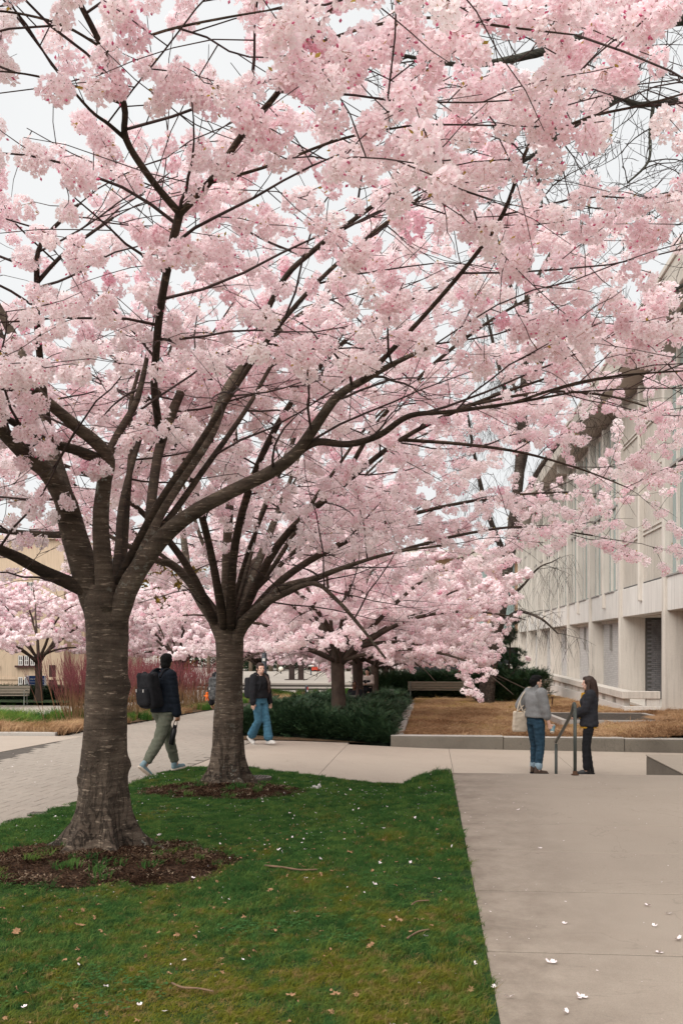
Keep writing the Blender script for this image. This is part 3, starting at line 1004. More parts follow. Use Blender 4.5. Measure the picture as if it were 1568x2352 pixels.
def poly_len(pts):
    return sum((pts[i + 1] - pts[i]).length for i in range(len(pts) - 1))

def near_ok(p):
    u, d = cam_ud(p.x, p.y)
    if d < 3.15 and d > -2 and abs(u) < 3:
        return False
    return True

def spread(tan, ang, elev, rng):
    """tangent turned sideways by ang (about z), with the given elevation"""
    h = Vector((tan.x, tan.y, 0))
    if h.length < 0.15:
        a = rng.uniform(0, 6.28); h = Vector((math.cos(a), math.sin(a), 0))
    h.normalize()
    c, s = math.cos(ang), math.sin(ang)
    h = Vector((h.x * c - h.y * s, h.x * s + h.y * c, 0))
    return (h * math.cos(elev) + Vector((0, 0, math.sin(elev)))).normalized()

def ramify(rng, limbs, step2=0.34, L2=(0.9, 1.9), step3=0.2, L3=(0.3, 0.8), t0=0.28, gap=0.12, ok=near_ok, bloom=1.0, floor=None, sag=0.0, keep=.93):
    """side branches, twigs and the places of the blossom clusters for a list of limbs [(pts, radii)]"""
    twigs, cl = [], []
    for pts, rad in limbs:
        L = poly_len(pts)
        t = t0 + rng.uniform(0, .05)
        side = rng.choice((-1, 1))
        ends = []
        while t < 1.0:
            p, tan = lerp_poly(pts, t)
            ri = rad[min(int(t * (len(rad) - 1)), len(rad) - 1)]
            ends.append((p, tan, ri, t, side)); side = -side
            t += step2 / L * rng.uniform(.7, 1.3)
        ends.append((pts[-1], (pts[-1] - pts[-2]).normalized(), rad[-1], 1.0, 0))
        for p, tan, ri, t, side in ends:
            d = spread(tan, side * R(rng.uniform(25, 85)), R(rng.uniform(-14, 42)), rng) if side else tan
            l2 = rng.uniform(*L2) * (1.2 - 0.45 * t)
            b = grow(rng, p, d, l2, 7, 0.16, rng.uniform(-.05, .03) - sag)
            if not ok(b[-1]) or not ok(b[3]):
                continue
            if floor is not None and b[-1].z < floor(b[-1]) - .5:
                continue
            r0 = min(ri * 0.5, 0.0105) if ri > 0.006 else 0.005
            twigs.append((b, [r0 + (0.0028 - r0) * k / 7 for k in range(8)], 5))
            q = rng.uniform(0.05, 0.15)
            s3 = rng.choice((-1, 1))
            subs = [(b, 0.35)]
            while q < 1.0:
                p3, t3 = lerp_poly(b, q)
                d3 = spread(t3, s3 * R(rng.uniform(25, 85)), R(rng.uniform(-35, 45)), rng); s3 = -s3
                l3 = rng.uniform(*L3) * (1.15 - .4 * q)
                c3 = grow(rng, p3, d3, l3, 4, 0.2, rng.uniform(-.06, .04) - sag)
                if ok(c3[-1]) and (floor is None or c3[-1].z > floor(c3[-1]) - .35):
                    twigs.append((c3, [0.0036, .0032, .0028, .0024, .0018], 3))
                    subs.append((c3, 0.1))
                q += step3 / l2 * rng.uniform(.6, 1.4)
            for poly, st in subs:
                if rng.random() > bloom:
                    continue
                ln = poly_len(poly)
                s = st * ln + rng.uniform(0, gap)
                while s < ln + 0.02:
                    if rng.random() < keep:
                        c, _ = lerp_poly(poly, min(s / ln, 1.0))
                        c = c + rand_unit(rng) * 0.03 + Vector((0, 0, -0.03))
                        if ok(c) and (floor is None or c.z > floor(c)):
                            cl.append(c)
                    s += gap * rng.uniform(.7, 1.5)
    return twigs, cl

def build_twigs(name, twigs, mat, parent):
    V, F = [], []
    for pts, rad, n in twigs:
        v, f = tube_geo(pts, rad, n, False)
        o = len(V); V.extend(v); F.extend([tuple(i + o for i in q) for q in f])
    me = mesh_from(name, np.array([tuple(p) for p in V]), np.array(F, dtype=np.int32), mat, True)
    return finish(bpy.data.objects.new(name, me), parent)

def trunk_mesh(base, path, rad, flare, seed, mat, sides=56, sub=10, roots=5, amp=0.02):
    """trunk with root flare; path/rad control points from the ground up"""
    pts, rr = catmull(path, rad, sub)
    pts = [Vector(p) for p in pts]
    v, f = [], []
    z0 = pts[0].z
    m = len(pts)
    rs = random.Random(seed)
    knots = [(rs.uniform(.25, 2.0), rs.uniform(0, 6.28), rs.uniform(.012, .035), rs.uniform(.035, .07)) for q in range(12)]
    rts = [(2 * math.pi * (q + rs.uniform(-.3, .3)) / 6 + seed, rs.uniform(.2, .42), rs.uniform(.45, 1.15)) for q in range(6)]
    for i, p in enumerate(pts):
        h = p.z - z0
        for k in range(sides):
            a = 2 * math.pi * k / sides
            fl = flare * (math.exp(-max(h - .05, 0) / 0.13) + .22 * math.exp(-max(h, 0) / .5))
            lobe = 0.12
            for (ra, rw, ramp) in rts:
                dl = (a - ra + math.pi) % (2 * math.pi) - math.pi
                lobe += ramp * math.exp(-(dl / rw) ** 2)
            r = rr[i] + fl * lobe
            e = (math.cos(a), math.sin(a))
            for (kh, ka, kr, kw) in knots:
                dl = (a - ka + math.pi) % (2 * math.pi) - math.pi
                r += kr * math.exp(-((dl * .18) / kw) ** 2 - ((h - kh) / kw) ** 2)
            q = (e[0] * 2.2, e[1] * 2.2, h * 2.6)
            r *= 1 + amp * 2.2 * vnoise(q, 1.0, seed) + amp * vnoise((e[0] * 6, e[1] * 6, h * 26), 1.0, seed + 5) + amp * (1.0 + 5 * math.exp(-h / .35)) * vnoise((e[0] * 9, e[1] * 9, h * 7), 1.0, seed + 9)
            v.append((p.x + e[0] * r, p.y + e[1] * r, p.z))
    for i in range(m - 1):
        for k in range(sides):
            k2 = (k + 1) % sides
            f.append((i * sides + k, i * sides + k2, (i + 1) * sides + k2, (i + 1) * sides + k))
    f.append(tuple((m - 1) * sides + k for k in range(sides)))
    return v, f

def knobbly(pts, rad, seed, n=14, amp=0.05):
    v, f = tube_geo(pts, rad, n, True)
    out = []
    for i, p in enumerate(v):
        c = pts[min(i // n, len(pts) - 1)]
        d = Vector(p) - Vector(c)
        out.append(Vector(c) + d * (1 + amp * vnoise(p, 9, seed) + amp * .8 * vnoise(p, 28, seed)))
    return out, f

def crown(parent, cl, protos_of, seed, s=(0.9, 1.3), name='crown'):
    """blossom clusters; protos_of(list of points) -> proto set"""
    rng = np.random.default_rng(seed)
    pts = np.array([tuple(c) for c in cl], np.float32)
    n = len(pts)
    rot = np.stack([rng.normal(0, .5, n), rng.normal(0, .5, n), rng.uniform(0, 6.28, n)], -1)
    scl = rng.uniform(s[0], s[1], n)[:, None] * np.stack([rng.uniform(.85, 1.3, n), rng.uniform(.85, 1.3, n), rng.uniform(.8, 1.1, n)], -1)
    big = np.array([0.5 + 0.5 * vnoise(p, 1.1, seed) for p in pts])
    tint = np.clip(0.66 * rng.beta(1.5, 2.2, n) + 0.5 * big - 0.14 + (rng.random(n) < .025) * .5, 0, .97)
    return scatter(name, pts, rot, scl, protos_of, parent, tint=tint, seed=seed, kind='stuff')

def cherry_from_limbs(name, label, group, base, trunk_path, trunk_rad, flare, limbs_px, extra, seed, protos, rm, s=(0.9, 1.3), spurs=[]):
    root = empty(name, base, label, 'tree', group)
    off = Vector(base)
    def loc(o):
        o.location = -off
        return o
    v, f = trunk_mesh(base, trunk_path, trunk_rad, flare, seed, None)
    loc(finish(bpy.data.objects.new('trunk', mesh_from('trunk', v, f, MAT['bark'], True)), root))
    rng = random.Random(seed)
    limbs = []
    for L in limbs_px:
        pts = [P(a, b, c) for (a, b, c, w) in L]
        rad = [w * c / FPX / 2 * .86 for (a, b, c, w) in L]
        pts, rad = catmull(pts, rad, 5)
        limbs.append((pts, rad))
    for (p, d, ln, r0, lift) in extra:
        pts = grow(rng, p, d, ln, 9, 0.12, lift)
        pts, rad = catmull(pts, [r0 * (1 - .085 * k) for k in range(10)], 3)
        limbs.append((pts, rad))
    for k, (pts, rad) in enumerate(limbs):
        v, f = knobbly(pts, rad, seed + k)
        loc(finish(bpy.data.objects.new('limb', mesh_from('limb', v, f, MAT['limb'] if rad[0] < .07 else MAT['bark'], True)), root))
    twigs, cl = ramify(rng, limbs, **rm)
    cl += spurs
    loc(build_twigs('twigs', twigs, MAT['twig'], root))
    loc(crown(root, cl, protos, seed, s))
    print(name, 'limbs', len(limbs), 'twigs', len(twigs), 'clusters', len(cl))
    return root

# ------------------------------------------------------------------ the two near cherries, limb by limb
L_T1 = [
    [(240, 1470, 8.0, 56), (215, 1375, 8.0, 74), (165, 1210, 7.85, 68), (150, 1150, 7.7, 58), (110, 1085, 7.5, 48), (60, 1045, 7.2, 42), (0, 985, 6.8, 36), (-90, 900, 6.4, 26), (-200, 800, 6, 14)],
    [(158, 1175, 7.8, 52), (118, 1040, 7.9, 46), (92, 960, 8.0, 42), (75, 900, 8.1, 38), (55, 830, 8.2, 30), (15, 740, 8.3, 24), (-40, 640, 8.3, 14)],
    [(245, 1400, 7.98, 46), (200, 1358, 7.95, 44), (150, 1335, 7.9, 36), (100, 1312, 7.8, 34), (40, 1280, 7.6, 30), (-30, 1250, 7.3, 24), (-150, 1215, 7, 14)],
    [(170, 1225, 8.05, 22), (110, 1228, 8.3, 18), (0, 1218, 8.5, 14), (-80, 1200, 8.6, 8)],
    [(248, 1400, 7.9, 56), (232, 1220, 7.72, 44), (238, 1120, 7.6, 40), (245, 1045, 7.5, 36), (170, 975, 7.2, 32), (100, 915, 6.9, 28), (40, 860, 6.6, 24), (-30, 800, 6.3, 16)],
    [(242, 1060, 7.5, 30), (180, 1035, 7.4, 27), (110, 1015, 7.2, 24), (40, 975, 7, 20), (-30, 935, 6.8, 12)],
    [(245, 1055, 7.5, 27), (270, 1000, 7.6, 22), (310, 930, 7.7, 18), (330, 860, 7.8, 14), (345, 780, 7.8, 9)],
    [(262, 1460, 8.03, 54), (290, 1365, 8.05, 54), (335, 1240, 8.1, 44), (370, 1165, 8.2, 40), (430, 1075, 8.3, 36), (485, 990, 8.4, 32), (520, 900, 8.5, 28), (560, 840, 8.6, 22), (640, 760, 8.8, 14), (720, 700, 9, 8)],
    [(256, 1470, 7.98, 58), (292, 1355, 7.85, 58), (365, 1245, 7.7, 46), (440, 1180, 7.5, 40), (530, 1130, 7.3, 36), (620, 1085, 7.1, 34), (680, 1040, 6.9, 32), (730, 970, 6.7, 28), (775, 910, 6.6, 24), (840, 870, 6.5, 20), (910, 832, 6.4, 14), (1000, 790, 6.2, 9)],
    [(685, 1036, 6.9, 24), (730, 1015, 6.8, 20), (800, 1020, 6.8, 18), (870, 1000, 6.7, 17), (940, 955, 6.6, 15), (1040, 945, 6.5, 11), (1180, 925, 6.4, 8), (1320, 900, 6.3, 5)],
    [(340, 1235, 8.2, 28), (362, 1050, 8.8, 26), (395, 950, 9.1, 26), (430, 870, 9.3, 22), (470, 790, 9.5, 14)],
    [(280, 1350, 8.2, 22), (291, 1170, 8.7, 18), (302, 1020, 9, 15), (300, 930, 9.2, 12), (320, 850, 9.3, 8)],
    [(370, 1010, 8.7, 22), (355, 900, 7.8, 20), (358, 820, 7.0, 20), (367, 720, 6.3, 21), (390, 590, 5.6, 22), (413, 487, 5.1, 24)],
    [(413, 490, 5.1, 20), (350, 415, 4.9, 18), (290, 320, 4.7, 18), (285, 240, 4.5, 17), (235, 110, 4.3, 16), (180, 0, 4.15, 15), (120, -120, 4, 8)],
    [(290, 320, 4.7, 12), (250, 285, 4.6, 10), (205, 250, 4.5, 8), (120, 150, 4.3, 5)],
    [(413, 490, 5.1, 21), (480, 420, 4.9, 18), (560, 305, 4.7, 17), (640, 210, 4.5, 15), (700, 110, 4.35, 13), (775, 0, 4.2, 11), (850, -110, 4.1, 6)],
    [(560, 842, 8.6, 18), (640, 660, 7.8, 15), (720, 575, 7.2, 14), (835, 488, 6.6, 12), (960, 400, 6.2, 8), (1060, 300, 5.8, 5)],
    [(830, 875, 6.5, 16), (960, 740, 6.2, 12), (1080, 600, 5.9, 11), (1155, 490, 5.6, 11), (1215, 330, 5.3, 9), (1310, 190, 5, 6)],
    [(120, 1050, 7.9, 20), (90, 800, 7.4, 18), (85, 650, 6.8, 16), (95, 560, 6.3, 12), (180, 470, 5.8, 8)],
    [(85, 650, 6.8, 12), (150, 580, 6.5, 10), (260, 500, 6.2, 7)],
    [(1215, 330, 5.3, 9), (1350, 270, 5.1, 8), (1480, 240, 4.9, 6), (1620, 200, 4.8, 4)],
    [(700, 110, 4.35, 9), (850, 60, 4.25, 8), (1000, 40, 4.15, 7), (1150, 60, 4.05, 6), (1320, 80, 4.0, 4)],
    [(1180, 925, 6.4, 8), (1320, 880, 6.2, 7), (1450, 860, 6.1, 6), (1600, 850, 6.0, 4)],
    [(480, 420, 4.9, 10), (620, 380, 4.8, 8), (780, 320, 4.7, 7), (930, 290, 4.6, 5)],
    [(235, 110, 4.3, 8), (150, 60, 4.2, 7), (40, 30, 4.1, 6), (-80, 20, 4.0, 4)],
    [(285, 240, 4.5, 8), (180, 200, 4.4, 7), (60, 170, 4.2, 5), (-60, 160, 4.1, 4)],
    [(240, 120, 4.3, 8), (380, 70, 4.2, 7), (520, 40, 4.1, 6), (640, 20, 4.0, 4)],
]
fork1 = P(248, 1385, 8.0)
def vdir(az, el):
    return Vector((math.cos(R(az)) * math.cos(R(el)), math.sin(R(az)) * math.cos(R(el)), math.sin(R(el))))
ex1 = [(fork1, vdir(80, 58), 4.4, .036, -.04), (fork1, vdir(140, 55), 4.4, .036, -.05), (fork1, vdir(30, 60), 4.2, .034, -.04), (fork1, vdir(200, 60), 4.2, .034, -.05), (fork1, vdir(-25, 58), 4.4, .032, -.03)]
tb1 = Vector((T1.x, T1.y, float(LZ(T1.x, T1.y)) - 0.02))
tp1 = [tb1, P(238, 1880, 8.05), P(238, 1760, 8.05), P(243, 1640, 8.03), P(246, 1520, 8.02), P(246, 1430, 8.0), P(245, 1375, 8.0), P(245, 1345, 8.0)]
tr1 = [0.185, 0.178, 0.170, 0.163, 0.158, 0.170, 0.182, 0.15]
def floor1(c):
    u, d = cam_ud(c.x, c.y)
    if u / d < -.285 and d < 9: return 2.25
    if d < 8.3: return 1.55 + .27 * d
    return 3.0
cherry_from_limbs('cherry_tree', 'nearest cherry tree with thick forked trunk on the lawn', 'blossoming cherry trees', tb1, tp1, tr1, 0.36, L_T1, ex1, 3, HI,
                  dict(step2=0.30, L2=(1.0, 2.2), step3=0.20, L3=(0.3, 0.9), t0=0.35, gap=0.125, bloom=.60, keep=.68, floor=floor1), (0.85, 1.2),
                  [P(*q) for q in ((90, 1000, 7.2), (78, 1008, 7.25), (102, 990, 7.2), (215, 1085, 7.4), (238, 1082, 7.4), (225, 1072, 7.4), (158, 1160, 7.5), (150, 1150, 7.5), (300, 1005, 7.5), (318, 985, 7.5), (345, 1000, 7.6), (380, 985, 7.8), (410, 1000, 8.0), (440, 975, 8.0), (330, 955, 7.6), (285, 1025, 7.5), (460, 990, 8.1), (425, 960, 8.0), (60, 1240, 7.4), (95, 1245, 7.5), (120, 1190, 7.6), (30, 1200, 7.3), (70, 1180, 7.4), (20, 1320, 7.2))])

def floor2(c):
    u, d = cam_ud(c.x, c.y)
    if d < 12.7: return 1.55 + (.095 if u < .6 else .06) * d
    return 2.3
L_T2 = [
    [(520, 1500, 12.62, 36), (500, 1440, 12.6, 38), (455, 1360, 12.5, 28), (400, 1300, 12.4, 22), (355, 1285, 12.2, 18), (250, 1230, 12, 10)],
    [(500, 1440, 12.8, 30), (440, 1345, 13.1, 22), (425, 1260, 13.4, 18), (415, 1180, 13.7, 12), (400, 1080, 14, 8)],
    [(518, 1450, 12.6, 36), (520, 1350, 12.5, 28), (522, 1250, 12.4, 25), (527, 1170, 12.3, 22), (540, 1060, 12.2, 18), (540, 980, 12, 10)],
    [(535, 1450, 12.7, 34), (565, 1360, 12.9, 26), (590, 1300, 13.1, 22), (625, 1210, 13.4, 18), (660, 1120, 13.7, 12), (690, 1040, 14, 7)],
    [(532, 1510, 12.6, 36), (552, 1445, 12.5, 36), (600, 1395, 12.2, 28), (650, 1350, 11.9, 22), (720, 1330, 11.6, 18), (785, 1305, 11.3, 13), (900, 1270, 11, 8), (1040, 1250, 10.7, 5)],
    [(535, 1490, 12.55, 32), (555, 1435, 12.4, 30), (610, 1385, 12.0, 24), (650, 1365, 11.7, 18), (720, 1340, 11.4, 12), (770, 1375, 11.2, 11), (820, 1430, 11.1, 10), (885, 1512, 11.0, 6)],
    [(530, 1440, 12.9, 30), (560, 1330, 13.4, 24), (600, 1270, 14, 18), (640, 1180, 14.6, 12), (680, 1100, 15, 7)],
    [(530, 1440, 12.4, 28), (540, 1250, 11.6, 22), (600, 1050, 10.8, 18), (700, 880, 10, 14), (820, 760, 9.5, 10), (960, 680, 9, 6)],
    [(540, 1450, 12.5, 28), (640, 1250, 12, 20), (780, 1120, 11.6, 16), (920, 1010, 11.2, 13), (1080, 930, 10.9, 9), (1250, 870, 10.6, 6)],
    [(540, 1455, 12.6, 28), (650, 1330, 12.8, 20), (800, 1240, 13.2, 15), (950, 1180, 13.6, 11), (1150, 1140, 14, 7), (1310, 1130, 14.2, 4)],
    [(515, 1440, 12.4, 26), (480, 1250, 11.6, 20), (420, 1050, 10.9, 16), (330, 900, 10.3, 12), (240, 800, 9.9, 7)],
    [(500, 1445, 12.6, 26), (430, 1300, 12.2, 20), (330, 1180, 11.9, 15), (220, 1100, 11.6, 10), (100, 1050, 11.4, 6)],
    [(780, 1120, 11.6, 14), (860, 980, 11.2, 12), (980, 850, 10.6, 10), (1120, 740, 10.2, 8), (1260, 660, 9.8, 5)],
    [(920, 1010, 11.2, 10), (1060, 1020, 11.3, 9), (1200, 1040, 11.4, 7), (1340, 1080, 11.5, 5), (1440, 1120, 11.5, 3)],
    [(1080, 930, 10.9, 9), (1250, 900, 10.6, 7), (1400, 910, 10.4, 6), (1530, 950, 10.3, 4)],
    [(900, 1270, 11.0, 9), (1050, 1230, 11.2, 8), (1200, 1210, 11.5, 6), (1360, 1230, 11.7, 4)],
]
fork2 = P(525, 1440, 12.6)
ex2 = [(fork2, vdir(75, 58), 4.6, .036, -.05), (fork2, vdir(20, 60), 4.6, .036, -.05), (fork2, vdir(130, 56), 4.6, .034, -.05), (fork2, vdir(170, 60), 4.2, .034, -.05), (fork2, vdir(45, 50), 4.6, .034, -.05), (fork2, vdir(-40, 62), 4.4, .032, -.04)]
tb2 = Vector((T2.x, T2.y, float(LZ(T2.x, T2.y)) - 0.02))
tp2 = [tb2, P(522, 1750, 12.66), P(524, 1650, 12.65), P(527, 1550, 12.64), P(527, 1480, 12.62), P(525, 1445, 12.6)]
tr2 = [0.195, 0.186, 0.174, 0.164, 0.176, 0.185]
cherry_from_limbs('cherry_tree', 'second cherry tree, in a mulch ring between lawn and path', 'blossoming cherry trees', tb2, tp2, tr2, 0.36, L_T2, ex2, 17, MID,
                  dict(step2=0.32, L2=(1.0, 2.1), step3=0.20, L3=(0.3, 0.9), t0=0.3, gap=0.115, bloom=.72, keep=.75, floor=floor2), (0.82, 1.12))

# ------------------------------------------------------------------ the other cherries of the row and across the path
def generic_cherry(seed, Rr=4.8, fork=2.05, low=4, up=5, rt=0.17, protos=MID, s=(1.1, 1.6), gap=0.15, step2=0.42, step3=0.24, flat=1.0, low_len=1.0, floor=lambda c: .75):
    rng = random.Random(seed)
    root = empty('cherry_tree', (0, 0, 0), 'x', 'tree', 'blossoming cherry trees')
    path = [Vector((0, 0, -0.1)), Vector((.02, .01, .5)), Vector((.0, .02, 1.2)), Vector((-.02, 0, fork))]
    v, f = trunk_mesh(None, path, [rt * 1.15, rt, rt * .93, rt * .95], 0.10, seed, None, 24, 6)
    finish(bpy.data.objects.new('trunk', mesh_from('trunk', v, f, MAT['far_bark'], True)), root)
    limbs = []
    def add(az, el, ln, r0, lift):
        p = Vector((math.cos(az) * .07, math.sin(az) * .07, fork - rng.uniform(.02, .3)))
        pts = grow(rng, p, Vector((math.cos(az) * math.cos(el), math.sin(az) * math.cos(el), math.sin(el))), ln, 10, .10, lift)
        limbs.append(catmull(pts, [r0 * (1 - .085 * k) for k in range(11)], 2))
    for k in range(7):
        add(2 * math.pi * (k + rng.uniform(-.3, .3)) / 7, R(rng.uniform(38, 52)), Rr * rng.uniform(.95, 1.12), .075, -.055 * flat)
    for k in range(up):
        add(rng.uniform(0, 6.28), R(rng.uniform(60, 80)), Rr * rng.uniform(.75, .9), .06, -.04 * flat)
    for k in range(low):
        add(2 * math.pi * (k + rng.uniform(-.25, .25)) / low + .5, R(rng.uniform(24, 34)), Rr * rng.uniform(.95, 1.1) * low_len, .055, -.085)
    for k, (pts, rad) in enumerate(limbs):
        v, f = tube_geo(pts, rad, 7, True)
        finish(bpy.data.objects.new('limb', mesh_from('limb', v, f, MAT['far_bark'], True)), root)
    twigs, cl = ramify(rng, limbs, step2=step2, L2=(0.9, 1.9), step3=step3, L3=(.3, .8), t0=.28, gap=gap, ok=lambda p: True, floor=floor, sag=.02)
    build_twigs('twigs', twigs, MAT['twig'], root)
    crown(root, cl, protos, seed, s)
    print('generic cherry', seed, len(twigs), len(cl))
    return root

def floorA(c):
    x = c.x * math.cos(R(20)) - c.y * math.sin(R(20))
    if x > 3.55: return 1.7 + (x - 3.55) * 1.3
    return 2.05 - 1.4 * float(smooth01(0.5, 3.0, x))
gA = generic_cherry(101, 4.5, 2.0, 8, 6, s=(.9, 1.3), gap=.12, step2=.38, step3=.21, floor=floorA)
gA.location = (-2.1, 23.5, float(G(-2.1, 23.5))); gA.rotation_euler.z = R(20)
gA['label'] = 'third cherry tree, its trunk rising from the dark evergreen hedge'
gB = generic_cherry(131, 4.8, 2.0, 5, 5, protos=LO, s=(.9, 1.35), gap=0.12, step2=.34, step3=.19, floor=lambda c: 1.9)
gB.location = (-2.15, 30.9, float(G(-2.15, 30.9)))
gB['label'] = 'fourth cherry tree in the row, beside the seated person'
def place(src, x, y, rz, label, sc=1.0, group='blossoming cherry trees'):
    c = copy_tree(src)
    c.location = (x, y, float(G(x, y)))
    c.rotation_euler = (0, 0, R(rz))
    c.scale = (sc, sc, sc)
    c['label'] = label
    c['group'] = group
    return c
place(gB, -2.15, 41, 130, 'fifth cherry tree in the row, beside the standing phone user')
place(gA, -2.1, 50, 200, 'sixth cherry tree in the row, half hidden by nearer blossom', 0.95)
place(gB, -2.1, 60, 260, 'farthest cherry trunk at the end of the row', 0.95)
gC = generic_cherry(171, 5.2, 2.0, 2, 3, rt=.16, floor=lambda c: 2.15, protos=LO, s=(.9, 1.4), gap=0.115, step2=.32, step3=.18, flat=1.3, low_len=.85)
gC.location = (-18.9, 47.2, float(G(-18.9, 47.2)))
gC['label'] = 'small cherry tree in front of the blue sign'
gC.scale = (1.12, 1.12, 1.12)
gC['group'] = 'cherry trees across the path'
place(gC, -25.5, 46.5, 80, 'cherry tree at the frame edge behind the green bench', 1.25, 'cherry trees across the path')
place(gC, -13.8, 55, 170, 'cherry tree between the near trunk and the walking man', 1.1, 'cherry trees across the path')
place(gC, -9.9, 58, 250, 'cherry tree behind the red stems at their upper end', 1.1, 'cherry trees across the path')
place(gC, -16.2, 64, 300, 'cherry tree far behind, touching the yellow-leaved tree', 1.15, 'cherry trees across the path')

# ------------------------------------------------------------------ bare birch in the planter and bare tree at the upper right
MAT['birch'] = bark_mat('dark_birch_bark', (0.02, 0.014, 0.011), (0.06, 0.042, 0.033), (0.16, 0.13, 0.11))
MAT['bare_twig'] = simple('bare_twig', (0.05, 0.04, 0.035), (0.03, 0.025, 0.022), 10, 0.9, 0)
bb = P(1115, 1612, 42)
bir = empty('birch_tree', (bb.x, bb.y, float(ZP(bb.x, bb.y))), 'tall leaning bare tree with hanging twigs in the dry planter', 'tree')
BO = -Vector(bir.location)
rng = random.Random(77)
btp = [Vector(bir.location) - Vector((0, 0, .1)), P(1120, 1560, 42), P(1132, 1480, 42), P(1150, 1380, 42.2), P(1172, 1250, 42.5), P(1190, 1100, 42.5), P(1200, 950, 42.5), P(1206, 800, 42.4), P(1212, 640, 42.2), P(1235, 480, 42)]
btr = [.36, .33, .31, .29, .25, .22, .19, .15, .10, .05]
pts, rad = catmull(btp, btr, 8)
v, f = knobbly(pts, rad, 5, 20, .06)
finish(bpy.data.objects.new('trunk', mesh_from('trunk', v, f, MAT['birch'], True)), bir).location = BO
blimbs = []
for L in ([(1165, 1290, 42.4, 16), (1120, 1180, 41, 12), (1090, 1050, 40, 8), (1070, 930, 39, 4)],
          [(1178, 1210, 42.4, 16), (1230, 1090, 41.5, 12), (1290, 1010, 40.5, 8), (1340, 960, 40, 4)],
          [(1150, 1385, 42.2, 11), (1195, 1350, 41, 6), (1235, 1305, 40.3, 4), (1270, 1290, 40, 2.5)],
          [(1152, 1430, 42.2, 9), (1190, 1405, 41.5, 8), (1240, 1420, 40.5, 6), (1280, 1455, 40, 3)],
          [(1195, 1020, 42.5, 14), (1160, 900, 41.5, 11), (1130, 780, 40.5, 7), (1110, 690, 40, 3)],
          [(1203, 900, 42.5, 14), (1260, 800, 41.5, 11), (1310, 730, 40.5, 7), (1340, 690, 40, 3)],
          [(1206, 780, 42.4, 11), (1170, 650, 42, 8), (1140, 540, 41.5, 4)],
          [(1210, 680, 42.3, 10), (1270, 570, 42, 7), (1310, 500, 41.5, 4)],
          [(1190, 1110, 42.5, 15), (1210, 1000, 43.5, 12), (1185, 900, 44.5, 8), (1150, 830, 45, 4)]):
    p_, r_ = catmull([P(a, b, c) for a, b, c, w in L], [w * c / FPX / 2 for a, b, c, w in L], 5)
    blimbs.append((p_, r_))
    v, f = knobbly(p_, r_, 9, 8, .08)
    finish(bpy.data.objects.new('limb', mesh_from('limb', v, f, MAT['birch'], True)), bir).location = BO
tw = []
for pts, rad in blimbs:
    L = poly_len(pts)
    t = .15
    while t < 1:
        p, tan = lerp_poly(pts, t)
        d = spread(tan, R(rng.uniform(-90, 90)), R(rng.uniform(-5, 40)), rng)
        b = grow(rng, p, d, rng.uniform(.8, 2.0), 6, .2, -.12)
        tw.append((b, [.016 - .002 * k for k in range(7)], 3))
        for q in range(7):
            p3, t3 = lerp_poly(b, rng.uniform(.15, 1))
            h = grow(rng, p3, Vector((rng.uniform(-.5, .5), rng.uniform(-.5, .5), -.2)), rng.uniform(.7, 2.2), 6, .14, -.35)
            tw.append((h, [.0055, .005, .0045, .004, .0036, .0033, .003], 3))
            for r_ in range(2):
                p4, t4 = lerp_poly(h, rng.uniform(.1, .8))
                tw.append((grow(rng, p4, Vector((rng.uniform(-.6, .6), rng.uniform(-.6, .6), -.5)), rng.uniform(.3, .9), 4, .2, -.3), [.005, .0045, .004, .0035, .003], 3))
        t += .32 / L * rng.uniform(.6, 1.4)
build_twigs('twigs', tw, MAT['bare_twig'], bir).location = BO

# bare tree whose limbs cross the sky at the upper right; its trunk stands right of the view
MAT['lichen_bark'] = bark_mat('lichen_bark', (0.016, 0.014, 0.012), (0.045, 0.042, 0.034), (0.11, 0.11, 0.085))
bx, by = W(7.9, 16.5)
bt = empty('bare_tree', (bx, by, float(G(bx, by))), 'bare dark tree reaching lichened limbs across the upper right sky', 'tree')
TO = -Vector(bt.location)
rng = random.Random(21)
zb = float(G(bx, by))
tpp = [Vector((bx, by, zb - .1)), Vector((bx, by, zb + 2)), Vector((bx - .1, by, zb + 5)), Vector((bx - .2, by - .1, zb + 8)), Vector((bx - .2, by - .1, zb + 11))]
pts, rad = catmull(tpp, [.34, .27, .23, .18, .08], 8)
v, f = knobbly(pts, rad, 3, 18, .07)
finish(bpy.data.objects.new('trunk', mesh_from('trunk', v, f, MAT['lichen_bark'], True)), bt).location = TO
tl = []
